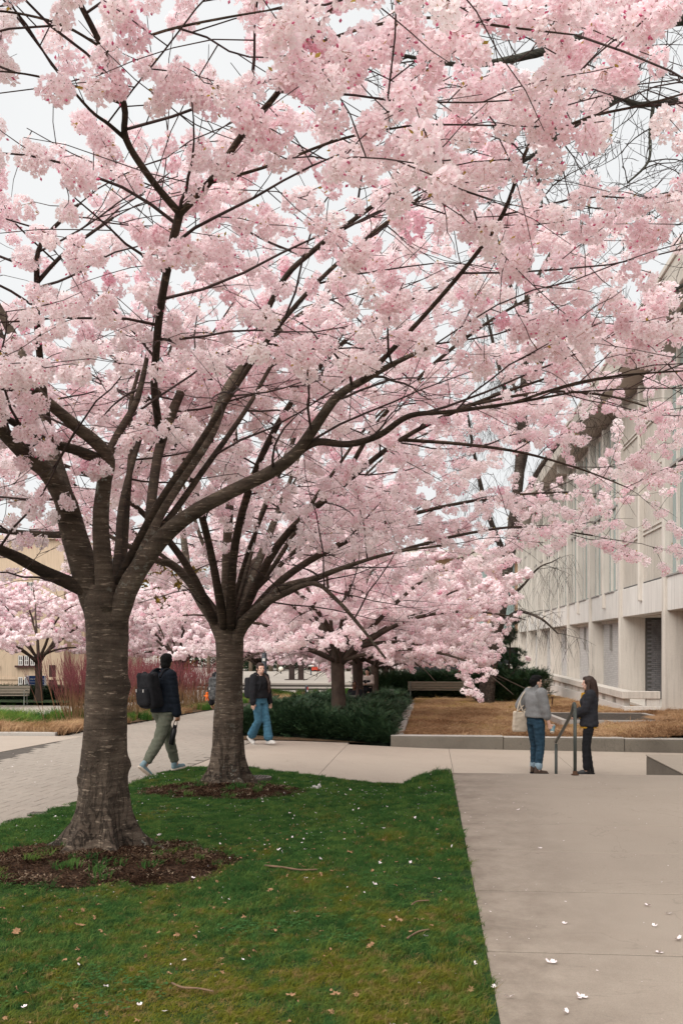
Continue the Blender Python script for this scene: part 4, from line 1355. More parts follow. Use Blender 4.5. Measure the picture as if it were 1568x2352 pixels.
for L in ([(1850, -60, 16.3, 34), (1700, 20, 15.6, 28), (1568, 45, 15, 25), (1480, 48, 14.6, 24), (1390, 66, 14.2, 22), (1290, 105, 13.8, 20), (1190, 132, 13.4, 17), (1080, 150, 13, 11), (1000, 140, 12.7, 10), (930, 128, 12.4, 8), (860, 108, 12.2, 5)],
          [(1850, 300, 16.4, 26), (1700, 240, 15.6, 21), (1568, 232, 15, 17), (1470, 240, 14.6, 12), (1420, 225, 14.4, 12), (1350, 232, 14, 9), (1300, 212, 13.8, 6)],
          [(1418, 228, 14.4, 13), (1370, 258, 14.2, 12), (1300, 300, 14, 11), (1240, 345, 13.8, 10), (1180, 380, 13.6, 8), (1140, 372, 13.4, 5)],
          [(1290, 108, 13.8, 13), (1285, 180, 13.7, 12), (1278, 250, 13.6, 10), (1262, 330, 13.5, 9), (1230, 370, 13.4, 7), (1240, 440, 13.3, 5), (1250, 500, 13.2, 3)],
          [(1500, 236, 14.7, 10), (1492, 300, 14.6, 8), (1488, 370, 14.5, 6), (1440, 420, 14.3, 4)],
          [(1900, 720, 16.4, 22), (1750, 640, 15.8, 16), (1640, 640, 15.3, 12), (1568, 655, 15, 9), (1500, 700, 14.7, 6), (1460, 750, 14.4, 3)],
          [(1880, 560, 16.4, 20), (1720, 470, 15.7, 14), (1600, 440, 15.1, 9), (1500, 450, 14.7, 6), (1400, 480, 14.3, 4), (1330, 470, 14, 2.5)]):
    p_, r_ = catmull([P(a, b, c) for a, b, c, w in L], [w * c / FPX / 2 for a, b, c, w in L], 5)
    tl.append((p_, r_))
    v, f = knobbly(p_, r_, 13, 10, .10)
    finish(bpy.data.objects.new('limb', mesh_from('limb', v, f, MAT['lichen_bark'], True)), bt).location = TO
tw = []
for pts, rad in tl:
    L = poly_len(pts); t = .12
    while t < 1:
        p, tan = lerp_poly(pts, t)
        d = (tan * .5 + rand_unit(rng)).normalized()
        b = grow(rng, p, d, rng.uniform(.6, 1.9), 9, .28, .02)
        tw.append((b, [.011 - .0009 * k for k in range(10)], 4))
        for q in range(5):
            p3, t3 = lerp_poly(b, rng.uniform(.15, 1))
            h = grow(rng, p3, (t3 * .4 + rand_unit(rng)).normalized(), rng.uniform(.25, .9), 6, .3, .03)
            tw.append((h, [.0055 - .0005 * k for k in range(7)], 3))
            for r_ in range(2):
                p4, t4 = lerp_poly(h, rng.uniform(.2, 1))
                tw.append((grow(rng, p4, (t4 + rand_unit(rng) * .8).normalized(), rng.uniform(.1, .3), 3, .25, .02), [.0035, .003, .0026, .0022], 3))
        t += .24 / L * rng.uniform(.6, 1.4)
build_twigs('twigs', tw, MAT['bare_twig'], bt).location = TO
# ------------------------------------------------------------------ people
def fabric(name, c, c2=None, scale=18, bump=0.25, bscale=220, rough=0.9):
    return simple(name, c, c2 or tuple(.7 * q for q in c), scale, rough, bump, bscale, 0.15, bdist=0.003)
def skin_mat(name, c):
    t = NT(name)
    v = t.coord('Object')
    col = t.ramp(t.noise(v, 14, 3), [(0.3, tuple(q * w for q, w in zip(c, (.9, .82, .8)))), (0.7, c)])
    m = t.bsdf(col, 0.55, None, 0.3)
    t.b.inputs['Subsurface Weight'].default_value = 0.12
    t.b.inputs['Subsurface Radius'].default_value = (0.01, 0.004, 0.002)
    return m
MAT['skin'] = skin_mat('fair_skin', (0.68, 0.45, 0.36))
MAT['skin_tan'] = skin_mat('tan_skin', (0.42, 0.23, 0.15))
MAT['skin_dark'] = skin_mat('brown_skin', (0.19, 0.095, 0.06))
MAT['hair_black'] = simple('black_hair', (0.010, 0.009, 0.009), (0.004, 0.004, 0.004), 8, 0.8, 0.5, 60, 0.12, stretch=(6, 6, 1))
MAT['hair_brown'] = simple('brown_hair', (0.045, 0.022, 0.014), (0.02, 0.010, 0.008), 8, 0.5, 0.5, 60, 0.3, stretch=(6, 6, 1))
MAT['navy'] = fabric('navy_puffer', (0.010, 0.014, 0.022))
MAT['black_cloth'] = fabric('black_cloth', (0.017, 0.017, 0.020))
MAT['charcoal'] = fabric('charcoal_quilt', (0.030, 0.030, 0.036))
MAT['olive'] = fabric('olive_trousers', (0.125, 0.13, 0.10), (0.09, 0.097, 0.073))
MAT['jeans'] = fabric('blue_jeans', (0.060, 0.155, 0.225), (0.035, 0.10, 0.155))
MAT['dark_jeans'] = fabric('dark_jeans', (0.028, 0.062, 0.095), (0.016, 0.036, 0.058))
MAT['denim_light'] = fabric('pale_denim_cuff', (0.24, 0.33, 0.40))
MAT['grey_knit'] = simple('grey_knit', (0.26, 0.26, 0.26), (0.13, 0.13, 0.135), 90, 0.95, 0.5, 160, 0.1, bdist=0.004)
MAT['mustard'] = fabric('mustard_knit', (0.55, 0.30, 0.03))
MAT['canvas'] = fabric('natural_canvas', (0.55, 0.47, 0.38), (0.45, 0.38, 0.30))
MAT['white_leather'] = fabric('white_leather', (0.66, 0.63, 0.60), bump=.05)
MAT['blue_mesh'] = fabric('blue_shoe_mesh', (0.20, 0.29, 0.33))
MAT['cream_sole'] = fabric('cream_sole', (0.62, 0.53, 0.44), bump=.05)
MAT['brown_leather'] = fabric('brown_suede', (0.085, 0.06, 0.048))
MAT['black_leather'] = simple('black_leather', (0.012, 0.012, 0.014), bump=.05, rough=.35)
MAT['eye'] = simple('dark_eye', (0.015, 0.01, 0.008), bump=0, rough=.3)
MAT['lips'] = skin_mat('lips', (0.45, 0.16, 0.14))
MAT['orange'] = fabric('orange_charm', (0.8, 0.16, 0.03))

class Blob:
    """closed shapes fused into one continuous surface"""
    def __init__(s): s.m = MB()
    def ell(s, c, r, M=None, n=12):
        c = Vector(c); v, f = [], []
        rings = 8
        v.append((0, 0, -1))
        for i in range(1, rings):
            a = -math.pi / 2 + math.pi * i / rings
            for k in range(n):
                b = 2 * math.pi * k / n
                v.append((math.cos(a) * math.cos(b), math.cos(a) * math.sin(b), math.sin(a)))
        v.append((0, 0, 1))
        for k in range(n): f.append((0, 1 + (k + 1) % n, 1 + k))
        for i in range(rings - 2):
            for k in range(n):
                a, b = 1 + i * n, 1 + (i + 1) * n
                f.append((a + k, a + (k + 1) % n, b + (k + 1) % n, b + k))
        t = len(v) - 1; a = 1 + (rings - 2) * n
        for k in range(n): f.append((a + k, a + (k + 1) % n, t))
        out = []
        for p in v:
            q = Vector((p[0] * r[0], p[1] * r[1], p[2] * r[2]))
            if M is not None: q = M @ q
            out.append(c + q)
        s.m.add(out, f); return s
    def cap(s, p0, r0, p1, r1, n=12):
        p0, p1 = Vector(p0), Vector(p1)
        d = p1 - p0; L = d.length
        if L < 1e-5: return s.ell(p0, (r0,) * 3)
        t = d / L
        P_, R_ = [], []
        for k in (0.02, .35, .7, .94):
            a = math.pi / 2 * (1 - k)
            P_.append(p0 - t * r0 * math.sin(a)); R_.append(r0 * math.cos(a))
        for k in range(5):
            q = k / 4; P_.append(p0 + d * q); R_.append(r0 + (r1 - r0) * q)
        for k in (.94, .7, .35, .02):
            a = math.pi / 2 * (1 - k)
            P_.append(p1 + t * r1 * math.sin(a)); R_.append(r1 * math.cos(a))
        # straight tube: all points are on one line
        nrm = t.orthogonal().normalized(); bn = t.cross(nrm)
        v = [p + (nrm * math.cos(2 * math.pi * k / n) + bn * math.sin(2 * math.pi * k / n)) * max(r, .0004) for p, r in zip(P_, R_) for k in range(n)]
        m = len(P_); f = [(i * n + k, i * n + (k + 1) % n, (i + 1) * n + (k + 1) % n, (i + 1) * n + k) for i in range(m - 1) for k in range(n)]
        f += [tuple(range(n))[::-1], tuple((m - 1) * n + k for k in range(n))]
        s.m.add(v, f); return s
    def chain(s, pts, rs):
        for i in range(len(pts) - 1): s.cap(pts[i], rs[i], pts[i + 1], rs[i + 1])
        return s
    def rings(s, rows, n=20):
        """rows of (centre, right half-width, forward half-depth[, right vector, forward vector])"""
        v = []
        for row in rows:
            c, a, b = Vector(row[0]), row[1], row[2]
            rt = Vector(row[3]) if len(row) > 3 else Vector((1, 0, 0)); fw = Vector(row[4]) if len(row) > 4 else Vector((0, 1, 0))
            for k in range(n):
                q = 2 * math.pi * k / n
                cx, sx = math.cos(q), math.sin(q)
                ex = 0.82
                v.append(c + rt * a * math.copysign(abs(cx) ** ex, cx) + fw * b * math.copysign(abs(sx) ** ex, sx))
        m = len(rows)
        f = [(i * n + k, i * n + (k + 1) % n, (i + 1) * n + (k + 1) % n, (i + 1) * n + k) for i in range(m - 1) for k in range(n)]
        f += [tuple(range(n))[::-1], tuple((m - 1) * n + k for k in range(n))]
        s.m.add(v, f); return s
    def build(s, name, mat, parent=None, voxel=.012, smooth=4, fold=0.0, fscale=(14, 14, 22), seed=0, clip=None, **kw):
        me = mesh_from(name, s.m.v, s.m.f)
        o = bpy.data.objects.new(name, me); COL.objects.link(o)
        r = o.modifiers.new('r', 'REMESH'); r.mode = 'VOXEL'; r.voxel_size = voxel; r.adaptivity = 0
        if smooth:
            q = o.modifiers.new('s', 'SMOOTH'); q.iterations = smooth; q.factor = .5
        dg = bpy.context.evaluated_depsgraph_get()
        new = bpy.data.meshes.new_from_object(o.evaluated_get(dg))
        bpy.data.objects.remove(o); bpy.data.meshes.remove(me)
        if clip is not None:
            bm = bmesh.new(); bm.from_mesh(new)
            bmesh.ops.delete(bm, geom=[x for x in bm.verts if clip(x.co)], context='VERTS')
            bm.to_mesh(new); bm.free()
        if fold:
            n = len(new.vertices)
            co = np.empty(n * 3, np.float32); new.vertices.foreach_get('co', co); co = co.reshape(-1, 3)
            nr = np.empty(n * 3, np.float32); new.vertices.foreach_get('normal', nr); nr = nr.reshape(-1, 3)
            dsp = np.array([vnoise((p[0] * fscale[0], p[1] * fscale[1], p[2] * fscale[2]), 1, seed) for p in co]) * fold
            co = co + nr * dsp[:, None]
            new.vertices.foreach_set('co', co.ravel().astype(np.float32))
        new.name = name
        new.materials.clear(); new.materials.append(mat)
        new.polygons.foreach_set('use_smooth', np.ones(len(new.polygons), dtype=bool))
        new.update()
        return finish(bpy.data.objects.new(name, new), parent, **kw)

def ik(a, b, l1, l2, pole):
    """middle joint of a two-bone limb"""
    a, b, pole = Vector(a), Vector(b), Vector(pole)
    d = b - a; L = min(d.length, (l1 + l2) * .999); t = d.normalized()
    x = (l1 * l1 - l2 * l2 + L * L) / (2 * L)
    h = math.sqrt(max(0, l1 * l1 - x * x))
    n = (pole - t * pole.dot(t)).normalized()
    return a + t * x + n * h, a + t * L

class Figure:
    def __init__(s, loc, heading, H, skin, label, pose, seed=0, head_yaw=0, head_pitch=0, voxel=.009):
        """heading: compass of the facing direction, degrees from +Y towards +X. pose: joint overrides at 1.70 m"""
        k = H / 1.70; s.k = k
        J = dict(pelvis=(0, 0, .95), waist=(0, .0, 1.08), chest=(0, .005, 1.27), neck=(0, -.01, 1.43), head=(0, .015, 1.565),
                 shR=(.165, -.01, 1.385), shL=(-.165, -.01, 1.385), wrR=(.23, .03, .86), wrL=(-.23, .03, .86),
                 hipR=(.085, 0, .90), hipL=(-.085, 0, .90), anR=(.09, 0, .085), anL=(-.09, 0, .085))
        J.update(pose)
        J = {a: Vector(b) * k for a, b in J.items() if not isinstance(b, (int, float, str))}
        s.J = J; s.pose = pose
        J['elR'], J['wrR'] = ik(J['shR'], J['wrR'], .275 * k, .25 * k, pose.get('poleR', (.5, -.8, 0)))
        J['elL'], J['wrL'] = ik(J['shL'], J['wrL'], .275 * k, .25 * k, pose.get('poleL', (-.5, -.8, 0)))
        J['knR'], J['anR'] = ik(J['hipR'], J['anR'], .412 * k, .405 * k, pose.get('kpR', (.05, 1, 0)))
        J['knL'], J['anL'] = ik(J['hipL'], J['anL'], .412 * k, .405 * k, pose.get('kpL', (-.05, 1, 0)))
        b = Blob()
        hd = J['head']
        s.HM = Matrix.Rotation(R(-head_yaw), 3, 'Z') @ Matrix.Rotation(R(head_pitch), 3, 'X')
        def h(x, y, z): return hd + s.HM @ (Vector((x, y, z)) * k)
        s.h = h
        b.ell(h(0, 0, .022), (.073 * k, .090 * k, .098 * k), s.HM)
        b.ell(h(0, .028, -.045), (.056 * k, .058 * k, .066 * k), s.HM)
        b.ell(h(0, .045, -.085), (.030 * k, .030 * k, .024 * k), s.HM)
        b.cap(h(0, .085, .015), .009 * k, h(0, .103, -.018), .013 * k)
        b.ell(h(0, .084, -.055), (.022 * k, .012 * k, .010 * k), s.HM)
        b.cap(h(-.03, .078, .034), .012 * k, h(.03, .078, .034), .012 * k)
        for q in (-1, 1):
            b.ell(h(q * .074, -.005, -.005), (.012 * k, .020 * k, .032 * k), s.HM)
            b.ell(h(q * .042, .055, -.02), (.022 * k, .022 * k, .022 * k), s.HM)
        b.cap(J['neck'] + Vector((0, 0, -.03 * k)), .058 * k, h(0, -.018, -.06), .052 * k)
        b.rings([(J['pelvis'] + Vector((0, 0, -.06 * k)), .145 * k, .10 * k), (J['waist'], .125 * k, .088 * k), (J['chest'], .15 * k, .10 * k), (J['neck'] + Vector((0, 0, -.05 * k)), .12 * k, .075 * k), (J['neck'] + Vector((0, 0, .0)), .055 * k, .05 * k)])
        for q in 'RL':
            b.chain([J['sh' + q], J['el' + q], J['wr' + q]], [.052 * k, .040 * k, .027 * k])
            b.chain([J['hip' + q], J['kn' + q], J['an' + q]], [.085 * k, .056 * k, .038 * k])
            an = J['an' + q]
            fy = pose.get('foot' + q, (0, 0))
            s.foot(b, an, fy, .034)
            s.hand(b, q)
        s.o = b.build('person', skin, None, voxel, 3, label=label, cat='person')
        s.o.location = loc
        s.o.rotation_euler = (0, 0, R(-heading))
        s.skin = skin
        # eyes, brows and mouth
        for q in (-1, 1):
            Blob().ell(h(q * .030, .082, .012), (.012 * k, .006 * k, .006 * k), s.HM).build('eye', MAT['eye'], s.o, .003, 0)
        Blob().cap(h(-.018, .094, -.056), .005 * k, h(.018, .094, -.056), .005 * k).build('mouth', MAT['lips'], s.o, .003, 0)
    def footM(s, an, fy):
        return Matrix.Translation(an) @ Matrix.Rotation(R(-fy[0]), 4, 'Z') @ Matrix.Rotation(R(fy[1]), 4, 'X')
    def foot(s, b, an, fy, r):
        M = s.footM(an, fy); k = s.k
        b.cap(M @ Vector((0, -.03 * k, -.04 * k)), r * k, M @ Vector((0, .13 * k, -.055 * k)), r * .75 * k)
    def hand(s, b, q):
        k = s.k; w = s.J['wr' + q]; e = s.J['el' + q]
        d = Vector(s.pose.get('hd' + q, (w - e))).normalized()
        n = Vector(s.pose.get('palm' + q, (-1 if q == 'R' else 1, 0, 0)))       # palm normal
        n = (n - d * n.dot(d)).normalized()
        sd = d.cross(n)
        if sd.y < 0: sd = -sd                                                    # thumb side forward
        curl = s.pose.get('curl' + q, 28)
        c = w + d * .045 * k
        b.rings([(w - d * .01 * k, .024 * k, .016 * k, sd, n), (w + d * .03 * k, .036 * k, .015 * k, sd, n), (w + d * .078 * k, .040 * k, .013 * k, sd, n), (w + d * .09 * k, .036 * k, .011 * k, sd, n)], 12)
        tips = []
        for i, (o, ln) in enumerate(((.030, .070), (.010, .080), (-.011, .074), (-.030, .058))):
            p = w + d * .082 * k + sd * o * k
            dd = d
            for sg in range(3):
                a = R(curl * (1 + .25 * i) * (.55 + .3 * sg))
                dd = (Matrix.Rotation(a, 3, sd if sd.cross(dd).dot(n) > 0 else -sd) @ dd)
                p2 = p + dd * ln * k * (.44, .32, .24)[sg]
                b.cap(p, (.0092, .0085, .0078)[sg] * k, p2, (.0085, .0078, .0068)[sg] * k, 8)
                p = p2
            tips.append(p)
        t0 = w + d * .022 * k + sd * .026 * k
        t1 = t0 + (d * .55 + sd * .6 + n * .45).normalized() * .038 * k
        t2 = t1 + (d * .85 + sd * .1 + n * .45).normalized() * .030 * k
        b.cap(t0, .013 * k, t1, .0105 * k, 8); b.cap(t1, .0105 * k, t2, .008 * k, 8)
        s.J['palm' + q] = w + d * .075 * k + n * .03 * k
        s.J['tip' + q] = sum(tips, Vector()) / 4
    def shoe(s, q, up, sole, name='shoe', hi=0.0):
        an = s.J['an' + q]; fy = s.pose.get('foot' + q, (0, 0)); k = s.k; M = s.footM(an, fy)
        def L(x, y, z): return M @ Vector((x * k, y * k, z * k))
        M3 = M.to_3x3()
        b = Blob()
        b.ell(L(0, -.025, -.035), (.040 * k, .052 * k, .046 * k), M3)
        b.cap(L(0, -.02, -.035), .038 * k, L(0, .10, -.048), .034 * k)
        b.cap(L(0, .05, -.048), .038 * k, L(0.002, .145, -.052), .033 * k)
        b.cap(L(0, -.03, -.02), .040 * k, L(0, -.022, .02 + hi), .043 * k)
        o = b.build(name, up, s.o, .009, 3)
        b = Blob()
        b.rings([(L(0, .055, -.086), .044 * k, .140 * k, M3 @ Vector((1, 0, 0)), M3 @ Vector((0, 1, 0))), (L(0, .055, -.066), .046 * k, .142 * k, M3 @ Vector((1, 0, 0)), M3 @ Vector((0, 1, 0))), (L(0, .052, -.058), .043 * k, .136 * k, M3 @ Vector((1, 0, 0)), M3 @ Vector((0, 1, 0)))])
        b.build('sole', sole, o, .009, 1)
    def trousers(s, mat, th=.098, kn=.076, cf=.066, end=.06, fold=.007, seed=1, cuff=None, wide=0):
        k = s.k; J = s.J; b = Blob()
        b.rings([(J['pelvis'] + Vector((0, 0, -.10 * k)), .155 * k, .115 * k), (J['pelvis'] + Vector((0, -.008, -.02 * k)), .163 * k, .122 * k), (J['pelvis'] + Vector((0, 0, .08 * k)), .145 * k, .105 * k)])
        for q in 'RL':
            an = J['an' + q]; kn_ = J['kn' + q]; t = (an - kn_).normalized()
            e = an - t * end * k
            sx = .01 if q == 'R' else -.01
            b.chain([J['hip' + q] + Vector((sx, -.005, -.02)) * k, J['hip' + q].lerp(kn_, .5), kn_, kn_.lerp(e, .55), e], [th * k, th * .93 * k, kn * k, (kn * .55 + cf * .45) * k + wide * .3, cf * k + wide])
        o = b.build('trousers', mat, s.o, .012, 3, fold, (9, 9, 30), seed)
        if cuff is not None:
            for q in 'RL':
                an = J['an' + q]; t = (an - J['kn' + q]).normalized(); e = an - t * (end - .01) * k
                Blob().cap(e - t * .02 * k, cf * 1.06 * k, e + t * .022 * k, cf * 1.08 * k).build('cuff', cuff, o, .01, 1)
        return o
    def top(s, name, mat, w=1.12, hem=.90, sl=.058, wr=.046, end=1.0, bulk=0.0, fold=.008, seed=2, fscale=(9, 9, 26), collar=0.0, short=1.0):
        k = s.k; J = s.J; b = Blob()
        pz = J['pelvis'].z
        hz = hem * k
        W_ = w
        b.rings([(Vector((J['pelvis'].x, J['pelvis'].y, hz)), (.158 + bulk) * W_ * k, (.122 + bulk) * W_ * k), (Vector((J['pelvis'].x, J['pelvis'].y, hz + .03 * k)), (.163 + bulk) * W_ * k, (.126 + bulk) * W_ * k), (J['waist'].lerp(J['chest'], .15), (.146 + bulk) * W_ * k, (.112 + bulk) * W_ * k), (J['chest'], (.163 + bulk) * W_ * k, (.120 + bulk) * W_ * k), (J['chest'].lerp(J['neck'], .6), (.150 + bulk * .6) * W_ * k, (.103 + bulk) * k), (J['neck'] + Vector((0, 0, -.01 * k)), .072 * k, .066 * k)])
        if collar:
            b.cap(J['neck'] + Vector((0, -.004, 0)), .066 * k, J['neck'] + Vector((0, .006, collar)) * 1.0, .063 * k)
        for q in 'RL':
            e = J['el' + q].lerp(J['wr' + q], short)
            b.ell(J['sh' + q], ((.066 + bulk) * k,) * 3)
            b.cap(J['sh' + q], (sl + .012 + bulk) * k, J['el' + q], (sl + bulk) * k)
            b.cap(J['el' + q], (sl + bulk) * k, e, (wr + bulk) * k)
        return b.build(name, mat, s.o, .012, 3, fold, fscale, seed)
    def wpt(s, p):
        return s.o.matrix_basis @ Vector(p)

def soft_box(name, mat, parent, M, size, voxel=.012, r=.05, fold=.004, **kw):
    """a bag-like rounded body"""
    b = Blob()
    x, y, z = [q / 2 for q in size]
    for sx in (-1, 1):
        for sy in (-1, 1):
            for (z0, z1) in ((-1, 1),):
                b.cap(M @ Vector((sx * (x - r), sy * (y - min(r, y * .8)), -z + r)), min(r, y * .95), M @ Vector((sx * (x - r) * .9, sy * (y - min(r, y * .8)) * .7, z - r)), min(r, y * .95))
    b.rings([(M @ Vector((0, 0, -z)), x * .9, y * .9, M.to_3x3() @ Vector((1, 0, 0)), M.to_3x3() @ Vector((0, 1, 0))), (M @ Vector((0, 0, -z * .6)), x, y, M.to_3x3() @ Vector((1, 0, 0)), M.to_3x3() @ Vector((0, 1, 0))), (M @ Vector((0, 0, z * .4)), x * .97, y * .92, M.to_3x3() @ Vector((1, 0, 0)), M.to_3x3() @ Vector((0, 1, 0))), (M @ Vector((0, 0, z * .9)), x * .75, y * .6, M.to_3x3() @ Vector((1, 0, 0)), M.to_3x3() @ Vector((0, 1, 0)))])
    return b.build(name, mat, parent, voxel, 4, fold, **kw)

def backpack(fig, label, mat, size=(.32, .20, .46), dy=-.235, dz=1.20, tilt=8):
    root = empty('backpack', fig.o.location, label, 'backpack')
    root.rotation_euler = fig.o.rotation_euler
    k = fig.k
    M = Matrix.Translation(Vector((0, dy, dz)) * k) @ Matrix.Rotation(R(tilt), 4, 'X')
    soft_box('body', mat, root, M, [q * k for q in size])
    M2 = Matrix.Translation(Vector((0, dy - size[1] * .45, dz - .09)) * k) @ Matrix.Rotation(R(tilt), 4, 'X')
    pk = soft_box('front_pocket', mat, root, M2, [size[0] * .8 * k, .10 * k, .24 * k], r=.04)
    for sx in (-.09, .06):
        MB().box(sx * k, (sx + .012) * k, (dy - size[1] * .45 - .062) * k, (dy - size[1] * .45 - .054) * k, (dz - .03) * k, (dz + .012) * k).build('zip_pull', MAT['white_leather'], pk)
    for q in (-1, 1):
        sh = fig.J['shR'] if q > 0 else fig.J['shL']
        x = q * .105 * k
        pts = [Vector((x, (dy + .10) * k, (dz + .17) * k)), Vector((x, -.06 * k, sh.z + .085 * k)), Vector((x, .06 * k, sh.z + .06 * k)), Vector((x * 1.1, .145 * k, sh.z - .10 * k)), Vector((x * 1.35, .10 * k, sh.z - .28 * k)), Vector((x * 1.4, -.05 * k, sh.z - .38 * k)), Vector((x, (dy + .09) * k, (dz - .18) * k))]
        p_, r_ = catmull(pts, [.016 * k] * 7, 5)
        MB().tube(p_, r_, 8).build('strap', mat, root, True)
    return root

# --- man walking away along the brick path
gp = P(376, 1483, 14.55)
man = Figure((gp.x, gp.y, float(G(gp.x, gp.y)) + .005), 36, 1.77, MAT['skin_tan'], 'person in navy puffer jacket and olive trousers walking away with backpack',
             dict(pelvis=(0, 0, .935), hipR=(.085, 0, .885), hipL=(-.085, 0, .885), anR=(.06, -.37, .165), footR=(2, -38), anL=(-.06, .27, .095), footL=(-4, 6), wrR=(.235, .05, .83), palmR=(-1, .1, 0), curlR=48, wrL=(-.22, .20, .92), chest=(0, .03, 1.27), neck=(0, .03, 1.43), head=(0, .05, 1.565)), head_yaw=-34)
man.trousers(MAT['olive'], .105, .086, .066, .075, .010, 3)
man.top('jacket', MAT['navy'], 1.12, .87, .062, .052, 1.0, .016, .009, 4, (4, 4, 34), collar=.05)
b = Blob(); h = man.h
b.ell(h(0, -.010, .035), (.090, .104, .105), man.HM); b.ell(h(0, -.045, -.03), (.078, .065, .07), man.HM); b.ell(h(0, .03, .085), (.078, .08, .05), man.HM)
b.build('hair', MAT['hair_black'], man.o, .01, 2, .006, (40, 40, 20))
for q in 'RL': man.shoe(q, MAT['blue_mesh'], MAT['cream_sole'])
backpack(man, 'large black backpack worn by the man in olive trousers', MAT['black_cloth'], (.34, .22, .50), -.25, 1.19, 10)
# bottle hanging from his fingers
tip = man.wpt(man.J['tipR'])
bo = empty('water_bottle', tip, 'black water bottle dangling from the walking man\'s hand', 'bottle')
Mb = Matrix.Rotation(R(10), 4, 'Y') @ Matrix.Rotation(R(-10), 4, 'X')
bo.rotation_euler = Mb.to_euler()
MB().lathe([(.030, -.36), (.040, -.355), (.0405, -.15), (.036, -.125), (.030, -.115)], 20).build('flask', MAT['black_leather'], bo, True)
MB().lathe([(.031, -.114), (.032, -.075), (.024, -.068)], 16).build('cap', MAT['black_cloth'], bo, True)
p_, r_ = catmull([Vector((-.026, 0, -.08)), Vector((-.02, 0, -.02)), Vector((0, 0, .012)), Vector((.02, 0, -.02)), Vector((.026, 0, -.08))], [.006] * 5, 4)
MB().tube(p_, r_, 8).build('carry_loop', MAT['black_cloth'], bo, True)

# --- woman walking on the path, in black sweater and wide jeans
gp = P(597, 1483, 20.6)
wl_ = Figure((gp.x, gp.y, float(G(gp.x, gp.y)) + .005), 126, 1.70, MAT['skin'], 'person in black sweater and blue jeans walking with phone in hand',
             dict(anR=(.06, -.20, .16), footR=(0, -38), anL=(-.06, .20, .088), footL=(0, 4), wrR=(.26, .06, .86), palmR=(-.6, -.6, 0), curlR=34, wrL=(-.27, .02, .87)), head_yaw=16)
wl_.trousers(MAT['jeans'], .096, .082, .088, .055, .008, 6, wide=.012)
wl_.top('sweater', MAT['black_cloth'], 1.08, .96, .066, .050, .98, .012, .008, 7)
b = Blob(); h = wl_.h
b.ell(h(0, -.024, .040), (.081, .088, .094), wl_.HM); b.ell(h(0, -.06, -.01), (.066, .05, .07), wl_.HM); b.ell(h(0, .03, .082), (.06, .06, .042), wl_.HM)
b.ell(h(.058, -.01, .02), (.028, .055, .06), wl_.HM); b.ell(h(-.058, -.01, .02), (.028, .055, .06), wl_.HM)
pts = [h(-.03, -.075, -.04), h(-.085, -.03, -.12), h(-.125, .07, -.20), h(-.12, .155, -.29), h(-.11, .175, -.40), h(-.105, .18, -.50)]
b.chain(pts, [.035, .036, .034, .034, .032, .016])
b.build('hair', MAT['hair_brown'], wl_.o, .01, 2, .005, (40, 40, 40))
for q in 'RL': wl_.shoe(q, MAT['white_leather'], MAT['white_leather'])
backpack(wl_, 'plain black backpack on the woman in blue jeans', MAT['black_cloth'], (.31, .20, .44), -.235, 1.17, 8)
pt = wl_.wpt(wl_.J['palmR'])
ph = empty('phone', pt, 'white phone in the hand of the woman in jeans', 'phone')
ph.rotation_euler = Euler((R(8), R(10), wl_.o.rotation_euler.z + R(25)))
MB().bbox(-.036, .036, -.004, .004, -.075, .075, .003).build('case', MAT['white_leather'], ph)
MB().box(-.033, .033, -.0052, -.0042, -.070, .070).build('screen', MAT['dark_glass'], ph)

# --- woman in grey turtleneck, seen from behind
gp = P(1229, 1483, 17.0)
gw = Figure((gp.x, gp.y, float(G(gp.x, gp.y)) + .004), 58, 1.70, MAT['skin'], 'person in grey turtleneck sweater and cuffed jeans standing by the handrail',
            dict(anR=(.11, -.03, .088), footR=(12, 0), anL=(-.11, .05, .088), footL=(-6, 0), wrR=(.255, .09, .86), palmR=(-.5, .8, 0), curlR=44, wrL=(-.20, .10, 1.05)), head_yaw=8)
gw.trousers(MAT['dark_jeans'], .104, .076, .064, .085, .009, 9, cuff=MAT['denim_light'])
gw.top('sweater', MAT['grey_knit'], 1.16, .97, .078, .068, 1.0, .012, .010, 10, (8, 8, 14), collar=.075, short=.45)
b = Blob(); h = gw.h
b.ell(h(0, -.020, .036), (.084, .092, .098), gw.HM); b.ell(h(0, -.055, -.035), (.066, .048, .058), gw.HM); b.ell(h(0, -.10, .02), (.045, .03, .055), gw.HM); b.ell(h(0, .03, .085), (.07, .075, .042), gw.HM)
b.build('hair', MAT['hair_black'], gw.o, .01, 2, .006, (40, 40, 30))
g = Blob()
gl = MB()
for q in (-1, 1):
    cpt = h(q * .034, .098, .012)
    ring = [cpt + gw.HM @ Vector((.022 * math.cos(a), 0, .019 * math.sin(a))) for a in np.linspace(0, 2 * math.pi, 13)]
    gl.tube(ring, .0025, 5)
    gl.tube([h(q * .056, .096, .014), h(q * .082, .0, .018)], .0025, 5)
gl.tube([h(-.012, .10, .014), h(.012, .10, .014)], .0025, 5)
gl.build('eyeglasses', MAT['black_cloth'], gw.o)
for q in 'RL': gw.shoe(q, MAT['brown_leather'], MAT['black_cloth'], 'boot', .03)
